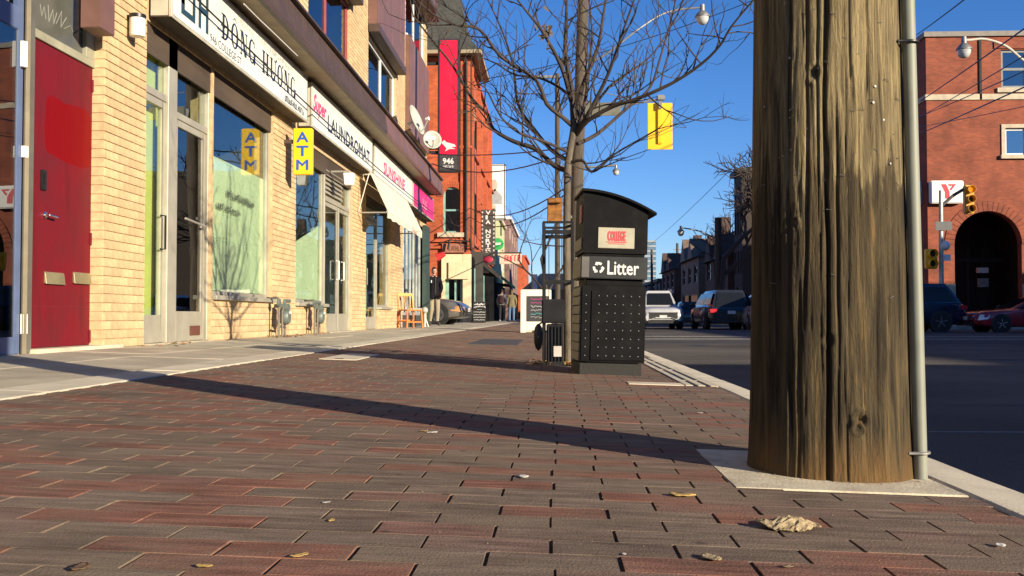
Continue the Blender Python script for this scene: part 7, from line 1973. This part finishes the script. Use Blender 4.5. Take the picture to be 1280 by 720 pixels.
c = on_y(639.5, 403, Yh + .8); person('pedestrian in olive jacket and blue jeans seen from behind', (c.x, Yh + .8, gz(c.x)), R(186), dict(skin=skin, top=pm('olive_coat', (.16, .14, .07), .8), trousers=pm('denim', (.08, .15, .27), .8), shoes=shoe),
       dict(kneer=(.11, -.07, .5), ankler=(.11, -.03, .1), ballr=(.12, -.15, .035), toer=(.13, -.21, .03)), hem=.82, hair_mat=pm('hair_brown', (.10, .06, .035), .6), long_hair=True)

# ------------------------------------------------------------------ wooden chair, pipe stand
M_wood_o = pm('chair_orange', (.48, .15, .010), .5, var=.12, scale=12, stretch=(1, 1, .3)); M_wood_y = pm('chair_yellow', (.50, .31, .075), .5, var=.1, scale=12)
c = on_y(513, 413, 23.4)
ch_s = .92
ch = thing('wooden_chair', 'orange wooden chair with slatted back standing by the shop front', 'chair', (c.x, 23.4, gz(c.x)), R(38))
sw, sd_ = .20, .20
ch.scale = (ch_s, ch_s, ch_s)
def leg(x, y, z1, lean): q = MB(); q.bar((x + lean[0], y + lean[1], 0), (x, y, z1), .04, .04); q.build('leg', M_wood_o, ch, bevel=.006, local=True)
for sx in (-1, 1): leg(sx * sw, -sd_, .45, (sx * .03, -.02)); leg(sx * sw, sd_, .45, (sx * .03, .05))
q = MB(); q.box(-sw - .03, sw + .03, -sd_ - .03, sd_ + .03, .445, .48); q.build('seat', M_wood_o, ch, bevel=.012, local=True)
q = MB()
for (a, b, z) in (((-sw, -sd_), (sw, -sd_), .16), ((-sw, sd_), (sw, sd_), .2), ((-sw, -sd_), (-sw, sd_), .18), ((sw, -sd_), (sw, sd_), .18)): 
    q = MB(); q.bar((*a, z), (*b, z), .022, .03); q.build('stretcher', M_wood_o, ch, local=True)
for sx in (-1, 1): q = MB(); q.bar((sx * sw, sd_, .46), (sx * (sw + .005), sd_ + .08, .88), .035, .035); q.build('back_post', M_wood_y, ch, bevel=.006, local=True)
for k in range(4): x = -sw + .08 + k * .08; q = MB(); q.bar((x, sd_ + .005, .48), (x, sd_ + .075, .84), .03, .014); q.build('back_slat', M_wood_y, ch, local=True)
q = MB(); q.bar((-sw - .01, sd_ + .08, .86), (sw + .01, sd_ + .08, .86), .028, .08); q.build('top_rail', M_wood_y, ch, bevel=.01, local=True)
Yp = 26.2
c = on_y(531, 412, Yp)
ps2 = thing('pipe_stand', 'short pale pipe stand with round cap and side arm beside the wooden chair', 'standpipe', (c.x, Yp, gz(c.x)))
M_pst = pm('pale_pipe', (.52, .48, .40), .5, .2)
q = MB(); q.tube([(c.x, Yp, gz(c.x) - .02), (c.x, Yp, .46)], .045, 10); q.build('pipe', M_pst, ps2, smooth=True)
q = MB(); q.ell((c.x, Yp, .54), (.085, .085, .09)); q.build('cap', M_pst, ps2, smooth=True)
q = MB(); q.tube([(c.x - .05, Yp, .55), (c.x - .36, Yp + .02, .57)], [.05, .035], 8); q.build('side_arm', M_pst, ps2, smooth=True)
q = MB(); q.tube([(c.x + .03, Yp - .02, .30), (c.x + .10, Yp - .04, gz(c.x))], .02, 6); q.build('brace', M_pst, ps2)

# ------------------------------------------------------------------ boards on the sidewalk
def scribble(q, x0, x1, z, y, amp, r, n, seed):
    rr = random.Random(seed); q.tube([(x0 + (x1 - x0) * k / n, y, z + rr.uniform(-amp, amp)) for k in range(n + 1)], r, 4)
Yi = 22.0
a = on_y(650.5, 418, Yi); b = on_y(689, 362, Yi)
ab = thing('a_board', 'white framed sidewalk board with dark panel of coloured handwriting', 'sign', ((a.x + b.x) / 2, Yi, gz(a.x)))
fw = on_y(655, 400, Yi).x - a.x
z0 = gz(a.x); z1 = b.z; lean = .16
def lt(z): return Yi + lean * (z - z0) / (z1 - z0)
M_abw = pm('board_white', (.72, .69, .58), .5, var=.04, dirt=.2, dirtcol=(.45, .4, .3))
def lean_box(x0, x1, za, zb_, d0, d1, name, mat, par):
    q = MB(); vs = [(x, lt(z) + d, z) for z in (za, zb_) for d in (d0, d1) for x in (x0, x1)]
    q.add(vs, [(0, 2, 3, 1), (4, 5, 7, 6), (0, 1, 5, 4), (2, 6, 7, 3), (0, 4, 6, 2), (1, 3, 7, 5)]); return q.build(name, mat, par, bevel=.004, seg=1)
pz0, pz1 = on_y(660, 402, Yi).z, on_y(660, 370, Yi).z
pxa, pxb = on_y(657.5, 380, Yi).x, b.x - .06
lean_box(a.x, pxa, z0, z1, 0, .05, 'stile', M_abw, ab); lean_box(pxb, b.x, z0, z1, 0, .05, 'stile', M_abw, ab)
lean_box(pxa + .001, pxb - .001, pz1, z1 - .001, 0.001, .049, 'top_rail', M_abw, ab); lean_box(pxa + .001, pxb - .001, z0 + .05, pz0, 0.001, .049, 'lower_rail', M_abw, ab)
cb = lean_box(pxa + .001, pxb - .001, pz0 + .001, pz1 - .001, .012, .04, 'chalk_panel', pm('chalk_dark', (.035, .036, .04), .7, var=.2, dirt=.3), ab)
cols = [(.6, .08, .3), (.55, .10, .35), (.6, .6, .6), (.5, .5, .55), (.1, .45, .5), (.4, .45, .45)]
for k in range(6):
    z = pz1 - .07 - k * .08; q = MB(); scribble(q, pxa + .10, pxb - .05 - .06 * (k % 2), z, lt(z) + .006, .02, .007, 16, k); q.build('handwriting', pm('chalk%d' % k, cols[k], .8), cb)
q = MB(); vs = [(x, Yi + .60 - (.40) * s, z0 + (z1 - z0) * s) for s in (0, 1) for x in (a.x + .02, b.x - .02)]; q.add(vs, [(0, 1, 3, 2)]); o = q.build('rear_leaf', M_abw, ab); md = o.modifiers.new('s', 'SOLIDIFY'); md.thickness = .03
Yj = 44.2
a = on_y(591, 404, Yj); b = on_y(607.5, 377, Yj)
cbd = thing('chalkboard', 'black sidewalk chalkboard with white lettering beside the cream pier', 'sign', ((a.x + b.x) / 2, Yj, a.z))
q = MB(); q.box(a.x, b.x, Yj, Yj + .06, gz(a.x), b.z); q.build('board', pm('chalk_black', (.014, .015, .015), .7), cbd, bevel=.01)
for k, (w_, r_, am) in enumerate(((.8, .022, .05), (.85, .022, .05), (.35, .008, .01), (.9, .012, .015), (.9, .012, .015), (.9, .012, .015), (.8, .01, .015))):
    z = b.z - .12 - k * .115; q = MB(); m_ = (a.x + b.x) / 2; scribble(q, m_ - (b.x - a.x) * .5 * w_, m_ + (b.x - a.x) * .5 * w_, z, Yj - .004, am, r_, 18, 50 + k); q.build('handwriting', M_wink, cbd)
q = MB(); q.bar((m_, Yj + .06, b.z - .1), (m_, Yj + .5, gz(m_)), .3, .03); q.build('rear_leg', M_dark, cbd)

# ------------------------------------------------------------------ more bare trees
def bare_tree(name, label, loc, h, r0, seed, spread=1.0, levels=5, lean=(0, 0), ratio=.6):
    rr = random.Random(seed); t = thing(name, label, 'tree', loc)
    tr = MB(); tw_ = MB()
    def grow(p, d, ln, r, lv):
        n = 4; pts = [p]; cur = Vector(p); dd = Vector(d)
        for i in range(n):
            dd = (dd + Vector((rr.gauss(0, .12), rr.gauss(0, .12), rr.gauss(.03, .08))) * spread).normalized(); cur = cur + dd * ln / n; pts.append(cur)
        (tr if lv == levels else tw_).tube(pts, list(np.linspace(r, r * .62, n + 1)), 6 if lv > 2 else 4, cap=False)
        if lv > 0:
            for k in range(rr.choice((2, 3, 3)) if lv > 1 else 3):
                az = rr.uniform(0, 2 * PI); sp2 = rr.uniform(.45, 1.0) * spread
                u = dd.orthogonal().normalized(); v = dd.cross(u); nd = (dd + (u * math.cos(az) + v * math.sin(az)) * sp2 + Vector((0, 0, .12))).normalized()
                grow(pts[rr.choice((2, 3, 4)) if k else 4], nd, ln * rr.uniform(.6, .85), r * ratio, lv - 1)
    grow(Vector((0, 0, -.05)), Vector((lean[0], lean[1], 1)).normalized(), h * .34, r0, levels)
    tr.build('trunk', M_twig, t, smooth=True, local=True); tag(tw_.build('crown', M_twig, t, local=True), kind='stuff')
    return t
c = on_y(912, 400, 68); bare_tree('bare_tree', 'bare dark tree spreading above shaded houses left of the near pole', (c.x - .3, 67.5, -.03), 13.0, .25, 4, 1.2, 6, (-.16, 0), .68)
c = on_y(905, 400, 82); bare_tree('bare_tree', 'smaller bare tree among the far right houses', (c.x - .4, 80, -.03), 9.5, .18, 9, 1.1, 6, (-.25, 0), .66)
c = on_y(684, 402, 30); bare_tree('bare_tree', 'thin bare young tree farther along the sidewalk kerb', (c.x + .1, 30, gz(c.x)), 6.6, .06, 13, .9, 5)

# ------------------------------------------------------------------ small litter on the paving
def leaf(px, py, s, mat, label, cat='leaf', group='bits lying on the brick paving', curl=.5, seed=0):
    rr = random.Random(seed); c = on_ground(px, py); n = 7; m_ = 4; vs = []; a0 = rr.uniform(0, 6.28)
    for i in range(n + 1):
        u = i / n * 2 - 1; w = (1 - u * u) ** .6 * .55 + .03
        for j in range(m_ + 1):
            v = j / m_ * 2 - 1; z = s * (.10 + curl * .35 * (v * v) * w + curl * .25 * u * u + rr.uniform(-.05, .05))
            x, y = s * u, s * v * w * (1 + rr.uniform(-.15, .15)); vs.append((x * math.cos(a0) - y * math.sin(a0), x * math.sin(a0) + y * math.cos(a0), max(.001, z)))
    fs = [(i * (m_ + 1) + j, (i + 1) * (m_ + 1) + j, (i + 1) * (m_ + 1) + j + 1, i * (m_ + 1) + j + 1) for i in range(n) for j in range(m_)]
    q = MB(); q.add(vs, fs); me_ = q.mesh('leaf', mat, smooth=True); o = link('fallen_leaf' if cat == 'leaf' else 'paper_scrap', me_, None, loc=(c.x, c.y, gz(c.x) + .001)); md = o.modifiers.new('s', 'SOLIDIFY'); md.thickness = s * .05
    return tag(o, label, cat, group)
M_lf = pm('leaf_yellow', (.50, .34, .11), .7, var=.2, scale=40); M_lf2 = pm('leaf_orange', (.42, .16, .04), .7, var=.2, scale=40); M_lf3 = pm('leaf_dry', (.36, .28, .16), .85, var=.3, scale=60, bump=.5, bscale=200); M_pap = pm('paper', (.62, .60, .54), .8)
leaf(374, 697, .016, M_lf, 'small curled yellow leaf near the bottom edge of paving', seed=1)
leaf(255, 710, .014, M_lf, 'small tan leaf at the bottom left of paving', seed=2)
leaf(100, 712, .02, pm('leaf_brown', (.12, .07, .04), .8), 'dark brown leaf flat on paving at lower left corner', seed=3)
leaf(414, 652, .010, M_lf, 'tiny pale leaf curled on a red paver left of centre', seed=4)
leaf(408, 629, .009, M_pap, 'tiny white scrap above the tiny pale leaf', 'scrap', seed=5)
leaf(654, 597, .020, M_pap, 'flat white paper scrap at the centre of the paving', 'scrap', curl=.1, seed=6)
leaf(889, 700, .022, M_lf3, 'crumbled tan leaf bits at bottom right of centre', seed=7)
leaf(1250, 684, .014, M_pap, 'small white scrap near the right edge of the paving', 'scrap', seed=8)
leaf(853, 621, .028, M_lf, 'thin yellow stalk like leaf left of the concrete pad', curl=.2, seed=9)
leaf(985, 710, .010, M_lf3, 'small dry leaf below the crumpled brown leaf', seed=10)
leaf(530, 540, .014, M_lf, 'pale leaf lying below the long pole shadow', seed=11)
leaf(620, 461, .02, M_lf2, 'brown leaf on the paving before the tree shadow', seed=12)
leaf(780, 694, .006, M_pap, 'speck of white paper at bottom centre', 'scrap', seed=13)
leaf(540, 541, .02, M_pap, 'pale twig like scrap beside the pole shadow edge', 'scrap', curl=.1, seed=14)
leaf(875, 517, .012, M_pap, 'white speck on paving between bin and near pole', 'scrap', seed=15)
# big crumpled dry leaf
c = on_ground(986, 660); rr = random.Random(3); n, m_ = 18, 12; vs = []
for i in range(n + 1):
    u = i / n * 2 - 1; w = (1 - abs(u) ** 2.2) ** .6
    for j in range(m_ + 1):
        v = j / m_ * 2 - 1
        z = .004 + .016 * (1 - v * v) * (1 - u * u) + rr.uniform(-.0028, .0028) + (.012 * max(0, -u - .55) * 2 if v < 0 else 0)
        vs.append((c.x + .052 * u + .008 * v, c.y + .040 * v * w + rr.uniform(-.002, .002), gz(c.x) + max(.001, z)))
fs = [(i * (m_ + 1) + j, (i + 1) * (m_ + 1) + j, (i + 1) * (m_ + 1) + j + 1, i * (m_ + 1) + j + 1) for i in range(n) for j in range(m_)]
q = MB(); q.add(vs, fs); o = q.build('crumpled_leaf', M_lf3); md = o.modifiers.new('s', 'SOLIDIFY'); md.thickness = .002
tag(o, 'large crumpled dry tan leaf on pavers in front of concrete pad', 'leaf')
# leaves gathered in the tree pit and along the shop wall
q = MB(); rr = random.Random(8)
def scatter(cx, cy, sx, sy_, n, s):
    for k in range(n):
        x, y = rr.gauss(cx, sx), rr.gauss(cy, sy_); a = rr.uniform(0, 6.28); z = gz(x) + rr.uniform(.004, .022); d = Vector((math.cos(a), math.sin(a), rr.uniform(-.4, .4))) * s * rr.uniform(.6, 1.2); e = Vector((-d.y, d.x, rr.uniform(-.01, .01))) * .6
        p = Vector((x, y, z)); q.add([p - d, p + e * .8, p + d, p - e], [(0, 1, 2, 3)], k % 3)
scatter(.05, 7.85, .14, .10, 150, .022); scatter(FX + .15, fy(345), .10, .45, 60, .03); scatter(FX + .12, fy(200), .06, .5, 30, .03); scatter(FX + .12, fy(390), .06, .3, 25, .03)
for k in range(230):                                         # splinters and dirt round the pole foot, along the kerb joint
    if k < 120: a = rr.uniform(0, 6.28); rad = .205 + abs(rr.gauss(0, .018)); x, y = PX + rad * math.cos(a), PY + rad * math.sin(a)
    else: x, y = .917 + rr.gauss(0, .006), rr.uniform(1.4, 6)
    a = rr.uniform(0, 6.28); s_ = rr.uniform(.002, .008); d = Vector((math.cos(a), math.sin(a), rr.uniform(-.2, .4))) * s_; e = Vector((-d.y, d.x, 0)) * .35; p = Vector((x, y, gz(x) + .003 + (.004 if k >= 120 else 0)))
    q.add([p - d, p + e, p + d, p - e], [(0, 1, 2, 3)], k % 3)
tag(q.build('leaf_litter', [M_lf2, M_lf, pm('leaf_brown', (.12, .07, .04), .8)]), 'small orange leaves gathered in the tree pit and along the wall', kind='stuff')
# crumbs and grit
q = MB()
for k in range(80):
    px, py = rr.uniform(0, 1280), 440 + 280 * rr.random() ** .7; p = on_ground(px, py)
    if p.x > .9 or p.x < -3.6: continue
    s = rr.uniform(.0006, .0016); q.add([(p.x + s * x, p.y + s * y, gz(p.x) + s * z + .001) for x, y, z in ((1, 0, 0), (-.5, .8, 0), (-.5, -.8, 0), (0, 0, 1.1))], [(0, 1, 3), (1, 2, 3), (2, 0, 3)], k % 2)
tag(q.build('grit', [M_lf3, M_sand]), 'grit and crumbs scattered over the brick paving', kind='stuff')
